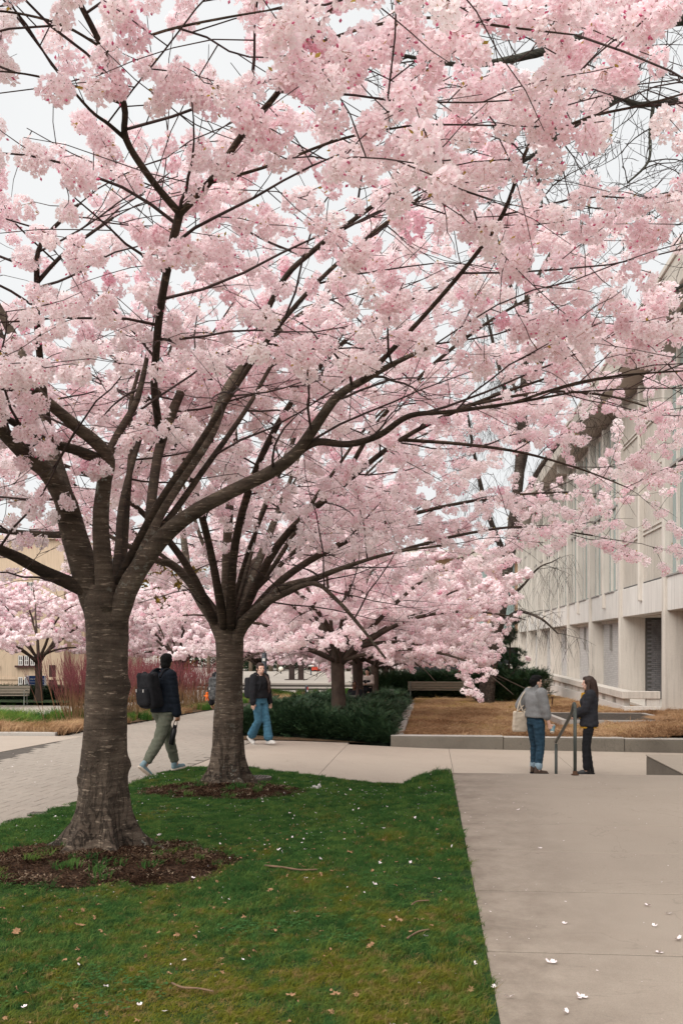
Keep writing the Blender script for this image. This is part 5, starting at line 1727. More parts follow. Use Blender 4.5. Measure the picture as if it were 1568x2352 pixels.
# tote bag on her far shoulder, hanging behind her back
tr_ = empty('tote_bag', gw.o.location, 'natural canvas tote bag hanging behind the grey sweater', 'bag')
tr_.rotation_euler = gw.o.rotation_euler
Mt = Matrix.Translation(Vector((-.17, -.20, .90))) @ Matrix.Rotation(R(76), 4, 'Z') @ Matrix.Rotation(R(4), 4, 'X')
soft_box('bag', MAT['canvas'], tr_, Mt, (.27, .09, .36), r=.03, fold=.006)
for q in (-.07, .05):
    p_, r_ = catmull([Mt @ Vector((q, -.02, .16)), Vector((-.18, -.19, 1.25)), Vector((-.165 + q * .3, -.02, 1.475)), Vector((-.185, .10, 1.36)), Mt @ Vector((q + .03, .03, .16))], [.011] * 5, 5)
    MB().tube(p_, r_, 6).build('handle', MAT['canvas'], tr_, True)
pc = gw.wpt(gw.J['palmR'])
cu = empty('travel_cup', pc + Vector((.03, -.01, -.02)), 'blue travel cup with cream base in the turtleneck wearer\'s hand', 'cup')
cu.rotation_euler = Euler((R(-28), R(12), 0))
MB().lathe([(.034, -.055), (.036, -.05), (.039, .03), (.040, .055)], 18).build('body', simple('cup_blue', (0.05, 0.16, 0.26), (0.22, 0.30, 0.28), 25, .4, 0), cu, True)
MB().lathe([(.030, -.075), (.034, -.072), (.0345, -.0555)], 18).build('base', MAT['cream_sole'], cu, True)
MB().lathe([(.042, .056), (.042, .066), (.034, .074)], 18).build('lid', MAT['cream_sole'], cu, True)

# --- woman in dark quilted jacket, in profile
gp = P(1352, 1483, 17.0)
dw = Figure((gp.x, gp.y, float(G(gp.x, gp.y)) + .004), -86, 1.69, MAT['skin'], 'long-haired person in dark quilted jacket facing the grey sweater',
            dict(anR=(.075, -.02, .088), footR=(6, 0), anL=(-.075, .05, .088), footL=(-2, 0), wrR=(.03, .24, 1.02), poleR=(.8, -.6, -.2), wrL=(-.02, .25, 1.02), poleL=(-.8, -.6, -.2), palmR=(-1, -.1, 0), palmL=(1, 0, 0), hdR=(-.5, .55, -.35), hdL=(.4, .6, -.4), curlR=40, curlL=40))
dw.trousers(MAT['black_cloth'], .092, .070, .062, .04, .007, 12)
dw.top('jacket', MAT['charcoal'], 1.12, .83, .062, .054, 1.0, .016, .008, 13, (12, 12, 20), collar=.02)
k = dw.k
Blob().rings([(Vector((0, .01, .80)), .17, .14), (Vector((0, .01, .85)), .172, .142)]).build('sweater_hem', MAT['mustard'], dw.o, .01, 2, .006)
Blob().rings([(Vector((0, .135, .95)), .035, .03), (Vector((0, .125, 1.15)), .035, .03), (Vector((0, .095, 1.40)), .04, .035)]).build('sweater_front', MAT['mustard'], dw.o, .01, 2)
for q in 'RL':
    w, e = dw.J['wr' + q], dw.J['el' + q]
    t = (w - e).normalized()
    Blob().cap(w - t * .03, .044, w + t * .012, .040).build('sweater_cuff', MAT['mustard'], dw.o, .008, 1)
b = Blob(); h = dw.h
b.ell(h(0, -.020, .040), (.086, .094, .098), dw.HM); b.ell(h(0, .035, .085), (.066, .06, .04), dw.HM); b.ell(h(.06, .02, .03), (.03, .05, .06), dw.HM); b.ell(h(-.06, .02, .03), (.03, .05, .06), dw.HM)
b.chain([h(0, -.06, .02), h(0, -.085, -.12), h(0, -.095, -.28), h(.0, -.10, -.42)], [.082, .086, .080, .04])
b.chain([h(.075, .0, .0), h(.092, .01, -.13), h(.10, .045, -.28), h(.098, .06, -.40)], [.030, .042, .042, .015])
b.chain([h(-.075, .0, .0), h(-.092, .01, -.13), h(-.10, .045, -.28), h(-.098, .06, -.38)], [.030, .042, .040, .015])
b.build('hair', MAT['hair_brown'], dw.o, .01, 2, .006, (40, 40, 12))
for q in 'RL': dw.shoe(q, MAT['black_leather'], MAT['black_leather'])

# --- walker mostly hidden by the second trunk
gp = P(515, 1483, 19.5)
hw = Figure((gp.x, gp.y, float(G(gp.x, gp.y)) + .005), 20, 1.74, MAT['skin_tan'], 'person in black mostly hidden behind the second cherry trunk',
            dict(anR=(.08, -.24, .14), footR=(0, -30), anL=(-.08, .22, .09), footL=(0, 4), wrR=(.26, .08, .88), wrL=(-.26, -.03, .88)), voxel=.012)
hw.trousers(MAT['black_cloth'], .1, .078, .066, .06, .008, 15)
hw.top('coat', MAT['black_cloth'], 1.12, .86, .062, .052, 1.0, .014, .008, 16)
b = Blob(); h = hw.h
b.ell(h(0, -.015, .035), (.086, .098, .1), hw.HM); b.build('hair', MAT['hair_black'], hw.o, .012, 2)
for q in 'RL': hw.shoe(q, MAT['black_cloth'], MAT['orange'])
MAT['camo'] = simple('grey_mottled_cloth', (0.10, 0.10, 0.10), (0.012, 0.012, 0.014), 22, .9, .2)
backpack(hw, 'mottled grey backpack half hidden behind the second trunk', MAT['camo'], (.34, .2, .44), -.24, 1.16, 6)
oc = hw.wpt(Vector((-.20, -.30, 1.03)))
och = empty('bag_charm', oc, 'orange toy charm swinging from the mottled backpack', 'charm')
Blob().ell((0, 0, 0), (.035, .03, .045)).ell((0, 0, .055), (.03, .028, .03)).cap((.02, 0, .02), .012, (.06, 0, .0), .01).cap((-.02, 0, .02), .012, (-.06, 0, .0), .01).cap((.015, 0, -.03), .013, (.025, 0, -.08), .012).cap((-.015, 0, -.03), .013, (-.025, 0, -.08), .012).build('toy', MAT['orange'], och, .008, 2)
MB().tube([(0, 0, .08), (0, .01, .14), (.01, .03, .18)], .003, 6).build('cord', MAT['black_cloth'], och)

# --- seated and standing people under the row
gp = P(818, 1483, 29.0)
gz = float(G(gp.x, gp.y))
sw = Figure((gp.x, gp.y, gz + .0), 205, 1.68, MAT['skin_dark'], 'seated person with very long dark hair and glasses among the hedge',
            dict(pelvis=(0, 0, .52), waist=(0, .03, .65), chest=(0, .06, .84), neck=(0, .07, 1.0), head=(0, .10, 1.135), shR=(.165, .06, .955), shL=(-.165, .06, .955), hipR=(.085, .02, .50), hipL=(-.085, .02, .50),
                 anR=(.1, .45, .085), anL=(-.1, .45, .085), kpR=(0, .6, 1), kpL=(0, .6, 1), wrR=(.12, .38, .62), wrL=(-.12, .38, .62)), head_yaw=-10, voxel=.012)
sw.trousers(MAT['black_cloth'], .1, .078, .066, .05, .006, 18)
sw.top('jacket', MAT['black_cloth'], 1.12, .50, .062, .052, 1.0, .012, .008, 19)
b = Blob(); h = sw.h
b.ell(h(0, -.018, .038), (.088, .096, .1), sw.HM)
b.chain([h(0, -.06, .02), h(0, -.10, -.12), h(0, -.13, -.30), h(0, -.14, -.50)], [.085, .10, .11, .07])
b.chain([h(-.085, .01, 0), h(-.11, .05, -.15), h(-.13, .10, -.32), h(-.12, .12, -.48)], [.035, .055, .065, .03])
b.build('hair', MAT['hair_brown'], sw.o, .012, 2, .008, (40, 40, 12))
gl = MB()
for q in (-1, 1):
    cpt = h(q * .034, .10, .012)
    gl.tube([cpt + sw.HM @ Vector((.024 * math.cos(a), 0, .02 * math.sin(a))) for a in np.linspace(0, 2 * math.pi, 13)], .003, 5)
gl.tube([h(-.012, .10, .014), h(.012, .10, .014)], .003, 5)
gl.build('eyeglasses', MAT['black_cloth'], sw.o)
for q in 'RL': sw.shoe(q, MAT['black_cloth'], MAT['black_cloth'])
gp = P(843, 1483, 35.0)
pw = Figure((gp.x, gp.y, float(G(gp.x, gp.y))), 188, 1.66, MAT['skin'], 'person in dark vest and pale sleeves looking at a phone beneath the trees',
            dict(wrR=(.05, .28, 1.12), wrL=(-.05, .28, 1.12), poleR=(.7, -.5, -.6), poleL=(-.7, -.5, -.6), palmR=(-.7, -.5, .4), palmL=(.7, -.5, .4)), head_pitch=-20, voxel=.012)
pw.trousers(MAT['black_cloth'], .09, .07, .062, .05, .006, 21)
pw.top('blouse', fabric('pale_blouse', (0.50, 0.42, 0.38)), 1.06, .97, .062, .046, 1.0, .008, .008, 22)
Blob().rings([(Vector((0, 0, .88)), .185, .145), (Vector((0, .0, 1.08)), .172, .135), (Vector((0, 0, 1.24)), .175, .14)]).build('vest', MAT['black_cloth'], pw.o, .012, 2, .006)
b = Blob(); h = pw.h
b.ell(h(0, -.018, .038), (.088, .096, .1), pw.HM); b.chain([h(0, -.05, .02), h(0, -.085, -.15), h(0, -.09, -.34)], [.085, .085, .05])
b.build('hair', MAT['hair_black'], pw.o, .012, 2)
for q in 'RL': pw.shoe(q, MAT['black_leather'], MAT['black_leather'])
pt = pw.wpt(pw.J['palmR'].lerp(pw.J['palmL'], .5) + Vector((0, .04, .03)))
ph = empty('phone', pt, 'dark phone held by the person in a vest', 'phone')
ph.rotation_euler = Euler((R(-40), 0, pw.o.rotation_euler.z))
MB().bbox(-.036, .036, -.004, .004, -.075, .075, .003).build('case', MAT['black_leather'], ph)
# ------------------------------------------------------------------ evergreen hedge
def needle_mat():
    t = NT('yew_needles')
    v = t.coord('World')
    a = t.node('Attribute', attribute_type='INSTANCER', attribute_name='tint')
    s = t.node('Attribute', attribute_type='GEOMETRY', attribute_name='shade')
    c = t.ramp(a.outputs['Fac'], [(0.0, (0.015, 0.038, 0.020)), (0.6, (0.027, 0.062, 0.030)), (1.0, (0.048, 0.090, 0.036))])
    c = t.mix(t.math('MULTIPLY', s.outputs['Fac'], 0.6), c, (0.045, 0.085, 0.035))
    return t.bsdf(c, 0.6, None, 0.25)
MAT['needle'] = needle_mat()
MAT['shrub_wood'] = simple('shrub_wood', (0.05, 0.035, 0.025), bump=0)
def spray_proto(name, seed, L=0.22, n=16, nl=.026):
    rng = random.Random(seed)
    V, F, S = [], [], []
    def quad(a, b, c, d, s):
        o = len(V); V.extend([tuple(a), tuple(b), tuple(c), tuple(d)]); F.append((o, o + 1, o + 2, o + 3)); S.extend(s)
    def stem(p, d, L, n):
        pts = grow(rng, p, d, L, 5, .12, -.03)
        for k in range(n):
            q, t = lerp_poly(pts, (k + .5) / n)
            sd = t.cross(Vector((0, 0, 1)))
            sd = sd.normalized() if sd.length > .05 else Vector((1, 0, 0))
            for s_ in (-1, 1):
                e = (sd * s_ + t * .55 + Vector((0, 0, rng.uniform(-.1, .5)))).normalized()
                l = nl * rng.uniform(.7, 1.25) * (1.1 - .4 * k / n)
                w = t * .0045
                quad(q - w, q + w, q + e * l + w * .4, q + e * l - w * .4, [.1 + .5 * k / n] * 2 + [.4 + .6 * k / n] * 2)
        return pts
    main = stem(Vector((0, 0, 0)), Vector((0, 1, .35)), L, n)
    for k in range(4):
        q, t = lerp_poly(main, .2 + .18 * k)
        stem(q, spread(t, (-1) ** k * R(45), R(rng.uniform(5, 35)), rng), L * .55, n // 2)
    return proto(name, V, F, MAT['needle'], None, False, S)
SPR = [spray_proto('yew_spray_%d' % k, 300 + k) for k in range(4)]

def hedge_y0(x):
    return 21.42 + np.clip((-0.85 - np.asarray(x, float)) / 3.3, 0, 1) * 1.75
def hedge_h(x, y):
    x = np.asarray(x, float); y = np.asarray(y, float)
    e = np.minimum.reduce([np.clip((y - hedge_y0(x)) / .55, 0, 1), np.clip((x + 4.7) / .6, 0, 1), np.clip((-.80 - x) / .35, 0, 1)])
    e = np.sqrt(np.clip(e, 0, 1))
    bumps = .09 * np.sin(3.1 * x + 1.3 * y) + .07 * np.sin(5.3 * y - 2.2 * x) + .05 * np.sin(7.7 * x + 4.1 * y)
    return e * (.60 + bumps)
hedge = empty('evergreen_hedge', (-2.5, 22, float(G(-2.5, 22))), 'low dark green evergreen hedge spreading beneath the third cherry', 'hedge')
HOFF = -Vector(hedge.location)
def in_hedge(x, y):
    ok = (x > -4.7) & (x < -.8) & (y > hedge_y0(x)) & (y < 46)
    return ok & ((y < 27.0) | (x > -1.9) | ((x < -3.6) & (y < 40)))
xs = np.arange(-4.7, -.79, .1); ys = np.concatenate([np.arange(21.4, 27.2, .1), np.arange(27.2, 46, .4)])
X, Y = np.meshgrid(xs, ys)
H_ = np.where(in_hedge(X, Y), hedge_h(X, Y) * .80, -.05)
v = np.stack([X, Y, G(X, Y) + H_], -1).reshape(-1, 3)
i = np.arange(X.size).reshape(X.shape)
f = np.stack([i[:-1, :-1], i[:-1, 1:], i[1:, 1:], i[1:, :-1]], -1).reshape(-1, 4).astype(np.int32)
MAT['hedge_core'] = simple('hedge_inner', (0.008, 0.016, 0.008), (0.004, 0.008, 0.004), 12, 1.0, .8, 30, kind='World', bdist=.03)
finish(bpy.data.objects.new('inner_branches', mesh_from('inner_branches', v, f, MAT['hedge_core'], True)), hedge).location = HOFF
rs = np.random.default_rng(4)
def hedge_points(n, ymin, ymax):
    x = rs.uniform(-4.7, -.78, n); y = rs.uniform(ymin, ymax, n)
    k = in_hedge(x, y); return x[k], y[k]
xa, ya = hedge_points(8500, 21.3, 27); xb2, yb2 = hedge_points(9000, 27, 46)
x = np.concatenate([xa, xb2]); y = np.concatenate([ya, yb2])
hh = hedge_h(x, y)
z = G(x, y) + hh * rs.uniform(.55, .96, len(x))
# the front face: points hugging the edge at all heights
xf = rs.uniform(-4.65, -.82, 3000); yf = hedge_y0(xf) + rs.uniform(.02, .3, 3000)
zf = G(xf, yf) + rs.uniform(.03, .9, 3000) * hedge_h(xf, yf + .15)
xl_ = rs.uniform(-4.68, -4.45, 500); yl_ = rs.uniform(23.0, 27, 500); zl_ = G(xl_, yl_) + rs.uniform(.05, .5, 500)
x = np.concatenate([x, xf, xl_]); y = np.concatenate([y, yf, yl_]); z = np.concatenate([z, zf, zl_])
n = len(x)
az = rs.uniform(0, 6.28, n)
az[-3500:-500] = np.pi + rs.normal(0, .7, 3000)      # front sprays lean outwards
az[-500:] = np.pi / 2 + rs.normal(0, .6, 500)
rot = np.stack([rs.uniform(-.15, .75, n), rs.normal(0, .3, n), az], -1)
scatter('foliage', np.stack([x, y, z], -1), rot, rs.uniform(.85, 1.5, n), SPR, hedge, kind='stuff', seed=4).location = HOFF

# clipped green hedge in front of the stucco hall, loose shrubs by the parapet
def shrub_mass(name, label, x0, x1, y0, y1, h, n, base, sc=(1.5, 2.6), cat='hedge', group=None):
    r0 = empty(name, (x0, y0, base), label, cat, group)
    rs = np.random.default_rng(int(abs(x0) * 10 + n))
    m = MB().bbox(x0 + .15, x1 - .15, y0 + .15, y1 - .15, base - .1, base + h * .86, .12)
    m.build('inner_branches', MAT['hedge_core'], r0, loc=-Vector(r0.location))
    x = rs.uniform(x0, x1, n); y = rs.uniform(y0, y1, n); z = base + h * rs.uniform(.05, 1, n)
    side = rs.random(n)
    y = np.where(side < .45, y0 + rs.uniform(-.05, .2, n), y); z = np.where(side >= .45, base + h * rs.uniform(.8, 1.02, n), z)
    rot = np.stack([rs.uniform(-.2, .9, n), rs.normal(0, .3, n), np.where(side < .45, np.pi + rs.normal(0, .8, n), rs.uniform(0, 6.28, n))], -1)
    scatter('foliage', np.stack([x, y, z], -1), rot, rs.uniform(*sc, n), SPR, r0, kind='stuff', seed=n, tint=rs.uniform(.4, 1, n)).location = -Vector(r0.location)
    return r0
shrub_mass('clipped_hedge', 'clipped green hedge in front of the blue sign', -27, -15.5, 50.2, 51.6, .62, 3400, float(zg(50)), sc=(.8, 1.3))
q = P(1180, 1600, 40)
shrub_mass('juniper', 'low green conifer shrub behind the leaning bare trunk', q.x - 1.5, q.x + 1.6, q.y + 3, q.y + 5.2, 1.1, 900, float(ZP(q.x, q.y + 3)), cat='shrub')
q = P(1010, 1600, 45)
shrub_mass('shrub', 'dark evergreen shrub filling the far end of the planter', q.x - 4.0, q.x + 1.5, q.y + 4.5, q.y + 6.5, 1.0, 1400, float(ZP(q.x, q.y + 4)), cat='shrub')

# young pine beside the leaning trunk
MAT['pine'] = leafy('pine_needles', (0.05, 0.085, 0.045), (0.02, 0.045, 0.022), .15, 3)
def pine_proto(name, seed):
    rng = random.Random(seed); V, F = [], []
    for k in range(70):
        d = (sph(rng) + Vector((0, 0, .5))).normalized(); t = d.orthogonal().normalized() * .004; L = rng.uniform(.10, .17)
        o = len(V); V += [tuple(-t), tuple(t), tuple(d * L)]; F.append((o, o + 1, o + 2))
    return proto(name, V, F, MAT['pine'])
PINE = [pine_proto('pine_tuft_%d' % k, 70 + k) for k in range(2)]
q = P(1165, 1605, 44)
pt_ = empty('young_pine', (q.x, q.y, float(ZP(q.x, q.y))), 'small dark pine growing behind the leaning bare trunk', 'tree')
PTO = -Vector(pt_.location)
rng = random.Random(44)
pb = Vector(pt_.location)
pth = grow(rng, pb, Vector((.05, 0, 1)), 3.6, 8, .05, .02)
MB().tube(pth, [.07 - .007 * k for k in range(9)], 8).build('trunk', MAT['far_bark'], pt_, True, loc=PTO)
pp, tw = [], []
for k in range(34):
    p, t = lerp_poly(pth, rng.uniform(.12, 1))
    b = grow(rng, p, vdir(rng.uniform(0, 360), rng.uniform(0, 35)), rng.uniform(.5, 1.3) * (1.1 - .6 * (p.z - pb.z) / 3.6), 5, .15, .05)
    tw.append((b, [.016, .014, .012, .01, .008, .006], 4))
    for s_ in range(9): pp.append(lerp_poly(b, rng.uniform(.3, 1))[0] + rand_unit(rng) * .08)
build_twigs('branches', tw, MAT['far_bark'], pt_).location = PTO
n = len(pp); rs = np.random.default_rng(9)
scatter('crown', np.array([tuple(p) for p in pp]), rs.uniform(-.5, .5, (n, 3)), rs.uniform(.9, 1.6, n), PINE, pt_, seed=9, kind='stuff').location = PTO

# ------------------------------------------------------------------ red-stemmed dogwood
def dogwood_mat():
    t = NT('dogwood_stem')
    s = t.node('Attribute', attribute_type='GEOMETRY', attribute_name='shade')
    c = t.ramp(s.outputs['Fac'], [(0.0, (0.20, 0.14, 0.06)), (0.4, (0.22, 0.115, 0.06)), (0.62, (0.17, 0.055, 0.052)), (1.0, (0.20, 0.045, 0.058))])
    return t.bsdf(c, .7, None, .25)
MAT['dogwood'] = dogwood_mat()
def dogwood_mesh(seed, n=75, H=2.1):
    rng = random.Random(seed); V, F, S = [], [], []
    def stem(pts, r0, r1, s0, s1):
        m = len(pts); v, f = tube_geo(pts, [r0 + (r1 - r0) * k / (m - 1) for k in range(m)], 3, False)
        o = len(V); V.extend([tuple(p) for p in v]); F.extend([tuple(i + o for i in q) for q in f])
        S.extend([s0 + (s1 - s0) * (k // 3) / (m - 1) for k in range(len(v))])
    for k in range(n):
        a = rng.uniform(0, 6.28); r = abs(rng.gauss(0, .28))
        p = Vector((math.cos(a) * r, math.sin(a) * r, 0))
        lean = rng.uniform(.02, .42)
        a2 = a + rng.gauss(0, .6)
        L = H * rng.uniform(.65, 1.05)
        b = grow(rng, p, Vector((math.cos(a2) * lean, math.sin(a2) * lean, 1)), L, 6, .05, .05)
        stem(b, .009, .0045, 0, .85)
        for q in range(rng.randint(2, 4)):
            t0 = rng.uniform(.4, .9); c, t = lerp_poly(b, t0)
            d = (t + rand_unit(rng) * .4 + Vector((0, 0, .25))).normalized()
            stem(grow(rng, c, d, rng.uniform(.3, .8), 4, .05, .04), .0055, .003, t0 * .85, 1.0)
    me = mesh_from('stems', np.array(V), np.array(F, dtype=np.int32), MAT['dogwood'], True)
    at = me.attributes.new('shade', 'FLOAT', 'POINT'); at.data.foreach_set('value', np.array(S, np.float32))
    return me
DW = [dogwood_mesh(400 + k) for k in range(3)]
dspots = [(-9.7, 26.9, 'red-stemmed shrub at the bed corner left of the near trunk', 1.0), (-9.4, 28.2, 'red-stemmed shrub just hidden by the near cherry trunk', 1.02), (-9.5, 30.4, 'red-stemmed shrub just right of the near cherry trunk', .98), (-9.35, 32.6, 'red-stemmed shrub behind the backpack of the walking man', 1.0),
          (-9.5, 35.0, 'red-stemmed shrub behind the head of the walking man', 1.04), (-9.3, 37.4, 'red-stemmed shrub right of the walking man', 1.0), (-9.4, 40.0, 'red-stemmed shrub left of the second cherry trunk', 1.0), (-9.2, 42.6, 'last red-stemmed shrub at the far end of the bed', 1.0),
          (-10.4, 29.4, 'red-stemmed shrub in the back of the bed', 1.1), (-10.9, 34.0, 'tall red-stemmed shrub in the middle of the bed back', 1.12), (-10.8, 38.5, 'red-stemmed shrub in the far back of the bed', 1.12)]
for k, (x, y, lb, sc) in enumerate(dspots):
    r0 = empty('dogwood_shrub', (x, y, float(G(x, y)) + .02), lb, 'shrub', 'red-stemmed dogwood shrubs', R(57 * k))
    r0.scale = (sc * 1.15, sc * 1.15, sc * .88)
    finish(bpy.data.objects.new('stems', DW[k % 3]), r0)

# ------------------------------------------------------------------ grasses (uncountable)
def blade_mat(name, stops):
    t = NT(name)
    a = t.node('Attribute', attribute_type='INSTANCER', attribute_name='tint')
    c = t.ramp(a.outputs['Fac'], stops)
    d = t.node('BsdfDiffuse'); t.l.new(c, d.inputs[0])
    tr = t.node('BsdfTranslucent'); t.l.new(c, tr.inputs[0])
    m = t.node('MixShader'); m.inputs[0].default_value = .25
    t.l.new(d.outputs[0], m.inputs[1]); t.l.new(tr.outputs[0], m.inputs[2]); t.l.new(m.outputs[0], t.out.inputs[0])
    return t.m
def tuft_proto(name, seed, mat, n=60, R0=.12, H=.25, w=.004, lean=.5, bend=.5):
    rng = random.Random(seed); V, F = [], []
    for k in range(n):
        a = rng.uniform(0, 6.28); r = R0 * math.sqrt(rng.random())
        p = Vector((math.cos(a) * r, math.sin(a) * r, 0)); h = H * rng.uniform(.5, 1.1)
        a2 = rng.uniform(0, 6.28); d = Vector((math.cos(a2), math.sin(a2), 0)) * lean * rng.random()
        sd = Vector((-math.sin(a2 + 1), math.cos(a2 + 1), 0)) * w
        m1 = p + (d * .4 + Vector((0, 0, .6))) * h; h = h * (1.6 if rng.random() < .06 else 1.0); m2 = p + (d * (1 + bend) + Vector((0, 0, 1 - bend * .3))) * h
        o = len(V); V += [tuple(p - sd), tuple(p + sd), tuple(m1 + sd * .8), tuple(m1 - sd * .8), tuple(m2)]
        F += [(o, o + 1, o + 2, o + 3), (o + 3, o + 2, o + 4)]
    return proto(name, V, F, mat)
def lawn_mat():
    t = NT('lawn_blade')
    v = t.coord('World')
    a = t.node('Attribute', attribute_type='INSTANCER', attribute_name='tint')
    green = t.ramp(a.outputs['Fac'], [(0.0, (0.034, 0.083, 0.027)), (0.6, (0.064, 0.145, 0.040)), (1.0, (0.13, 0.205, 0.052))])
    big = t.noise(t.coord('World', (1, .55, 1)), 1.5, 4, .6)
    fine = t.noise(v, 9, 5, .65)
    sx = t.node('SeparateXYZ'); t.l.new(v, sx.inputs[0])
    near = t.node('MapRange'); near.inputs[1].default_value = 9.0; near.inputs[2].default_value = 4.0; near.inputs[3].default_value = -.06; near.inputs[4].default_value = .08
    t.l.new(sx.outputs[1], near.inputs[0])
    m = t.math('ADD', t.math('ADD', t.math('MULTIPLY', big, .6), t.math('MULTIPLY', fine, .4)), near.outputs[0])
    c = t.mix(t.ramp(m, [(.50, 0.0), (.62, .9)]), green, (0.17, 0.165, 0.022))
    c = t.mix(t.ramp(t.math('ADD', t.math('MULTIPLY', t.noise(v, 17, 4, .6), .6), t.math('MULTIPLY', m, .4)), [(.545, 0.0), (.62, .8)]), c, (0.30, 0.20, 0.09))
    d = t.node('BsdfDiffuse'); t.l.new(c, d.inputs[0])
    tr = t.node('BsdfTranslucent'); t.l.new(c, tr.inputs[0])
    mx = t.node('MixShader'); mx.inputs[0].default_value = .3
    t.l.new(d.outputs[0], mx.inputs[1]); t.l.new(tr.outputs[0], mx.inputs[2]); t.l.new(mx.outputs[0], t.out.inputs[0])
    return t.m
MAT['lawn_blade'] = lawn_mat()
LAWN = [tuft_proto('lawn_tuft_%d' % k, 500 + k, MAT['lawn_blade'], 150, .10, .042, .0022, 1.0, .6) for k in range(4)]
rs = np.random.default_rng(12)
n = 9500
x = rs.uniform(-4.4, .3, n); y = 2.5 + 12.8 * rs.random(n) ** 1.25
rr_ = np.where(y > 12.2, .3 - .1 * (y - 12.2), .3)
keep = (x > edge_l(y) + .03) & (x < rr_ - .085)
for (cx, cy, rx, ry, sd) in RINGS:
    keep &= ring_r(cx, cy, rx, ry, sd, x, y) + rs.normal(0, .03, n) > 1.0
x, y = x[keep], y[keep]; n = len(x)
hs = .75 + .35 * np.sin(2.3 * x + 1.1) * np.sin(1.7 * y) + rs.uniform(-.15, .25, n)
# uncut fringe along the edges and the corner
hs = np.where((y > 14.9) | (x > .15), hs + .35, hs)
hs = np.where((y > 11.9) & (x > -.2), hs + .5, hs)
scatter('lawn_grass', np.stack([x, y, LZ(x, y)], -1), np.stack([rs.normal(0, .1, n), rs.normal(0, .1, n), rs.uniform(0, 6.28, n)], -1), np.stack([np.ones(n), np.ones(n), np.clip(hs, .4, 2)], -1), LAWN, None, seed=2, kind='stuff', label='short green lawn grass with yellow mossy patches')
COARSE = [tuft_proto('coarse_tuft_%d' % k, 520 + k, MAT['lawn_blade'], 24, .05, .075, .003, 1.1, .7) for k in range(2)]
n = 1500
x = rs.uniform(-4.2, .2, n); y = 3 + 12 * rs.random(n) ** 1.2
keep = (x > edge_l(y) + .05) & (x < .2) & (np.sin(3.1 * x + 1.7 * y) + np.sin(5.3 * y - 2.1 * x) > .1)
for (cx, cy, rx, ry, sd) in RINGS:
    keep &= ring_r(cx, cy, rx, ry, sd, x, y) > 1.0
x, y = x[keep], y[keep]
# blades spilling over the walk's edge
xe = rs.uniform(.19, .29, 170); ye = rs.uniform(3.2, 12.1, 170)
x = np.concatenate([x, xe]); y = np.concatenate([y, ye]); n = len(x)
scatter('coarse_grass', np.stack([x, y, LZ(x, y)], -1), np.stack([rs.normal(0, .2, n), rs.normal(0, .2, n), rs.uniform(0, 6.28, n)], -1), np.concatenate([rs.uniform(.5, 1.1, n - 170), rs.uniform(.35, .8, 170)]), COARSE, seed=22, kind='stuff', label='longer coarse tufts in the lawn and at its edge')
def clover_proto(name, seed):
    rng = random.Random(seed); V, F = [], []
    for k in range(16):
        c = Vector((rng.gauss(0, .05), rng.gauss(0, .05), rng.uniform(.022, .036))); ph = rng.uniform(0, 6.28)
        for q in range(3):
            a = ph + q * 2.094; e = Vector((math.cos(a), math.sin(a), .25)); w = Vector((-math.sin(a), math.cos(a), 0)); l = rng.uniform(.008, .013)
            o = len(V); V += [tuple(c), tuple(c + e * l * .6 + w * l * .5), tuple(c + e * l), tuple(c + e * l * .6 - w * l * .5)]; F.append((o, o + 1, o + 2, o + 3))
    return proto(name, V, F, MAT['clover'])
MAT['clover'] = leafy('clover_leaf', (0.07, 0.16, 0.05), (0.04, 0.10, 0.035), .25, 12)
CLV = [clover_proto('clover_%d' % k, 530 + k) for k in range(2)]
n = 900
x = rs.uniform(-4.0, .15, n); y = 3.2 + 10 * rs.random(n) ** 1.2
keep = (x > edge_l(y) + .1) & (np.sin(2.2 * x - 1.9 * y + 1) + np.sin(4.1 * y + 2.6 * x) > .75)
for (cx, cy, rx, ry, sd) in RINGS:
    keep &= ring_r(cx, cy, rx, ry, sd, x, y) > 1.02
x, y = x[keep], y[keep]; n = len(x)
scatter('clover', np.stack([x, y, LZ(x, y)], -1), np.stack([0 * x, 0 * x, rs.uniform(0, 6.28, n)], -1), rs.uniform(.8, 1.4, n), CLV, seed=23, kind='stuff', label='patches of clover in the lawn')
# sparse grass and weeds in the mulch rings
px_, py_ = [], []
rng = random.Random(6)
for (cx, cy, rx, ry, sd) in RINGS:
    for k in range(46):
        a = rng.uniform(0, 6.28); r = rng.uniform(.3, 1.0)
        px_.append(cx + rx * r * math.cos(a)); py_.append(cy + ry * r * math.sin(a))
px_, py_ = np.array(px_), np.array(py_); n = len(px_)
def mulch_z(x, y):
    z = LZ(x, y)
    for (cx, cy, rx, ry, sd) in RINGS:
        q = ring_r(cx, cy, rx, ry, sd, x, y)
        z = np.where(q < 1, z + .012 + .10 * np.clip(1 - q ** 2, 0, 1) ** 1.2, z)
    return z
WEED = [tuft_proto('weed_%d' % k, 540 + k, MAT['lawn_blade'], 26, .06, .08, .004, 1.2, .8) for k in range(2)]
scatter('weeds', np.stack([px_, py_, mulch_z(px_, py_)], -1), np.stack([0 * px_, 0 * px_, rs.uniform(0, 6.28, n)], -1), rs.uniform(.6, 1.3, n), WEED, seed=3, kind='stuff', label='thin grass and weeds in the bark mulch')
MAT['chip'] = blade_mat('bark_chip', [(0.0, (0.02, 0.011, 0.008)), (.6, (0.07, 0.04, 0.026)), (.92, (0.16, 0.105, 0.07)), (1.0, (0.34, 0.26, 0.19))])
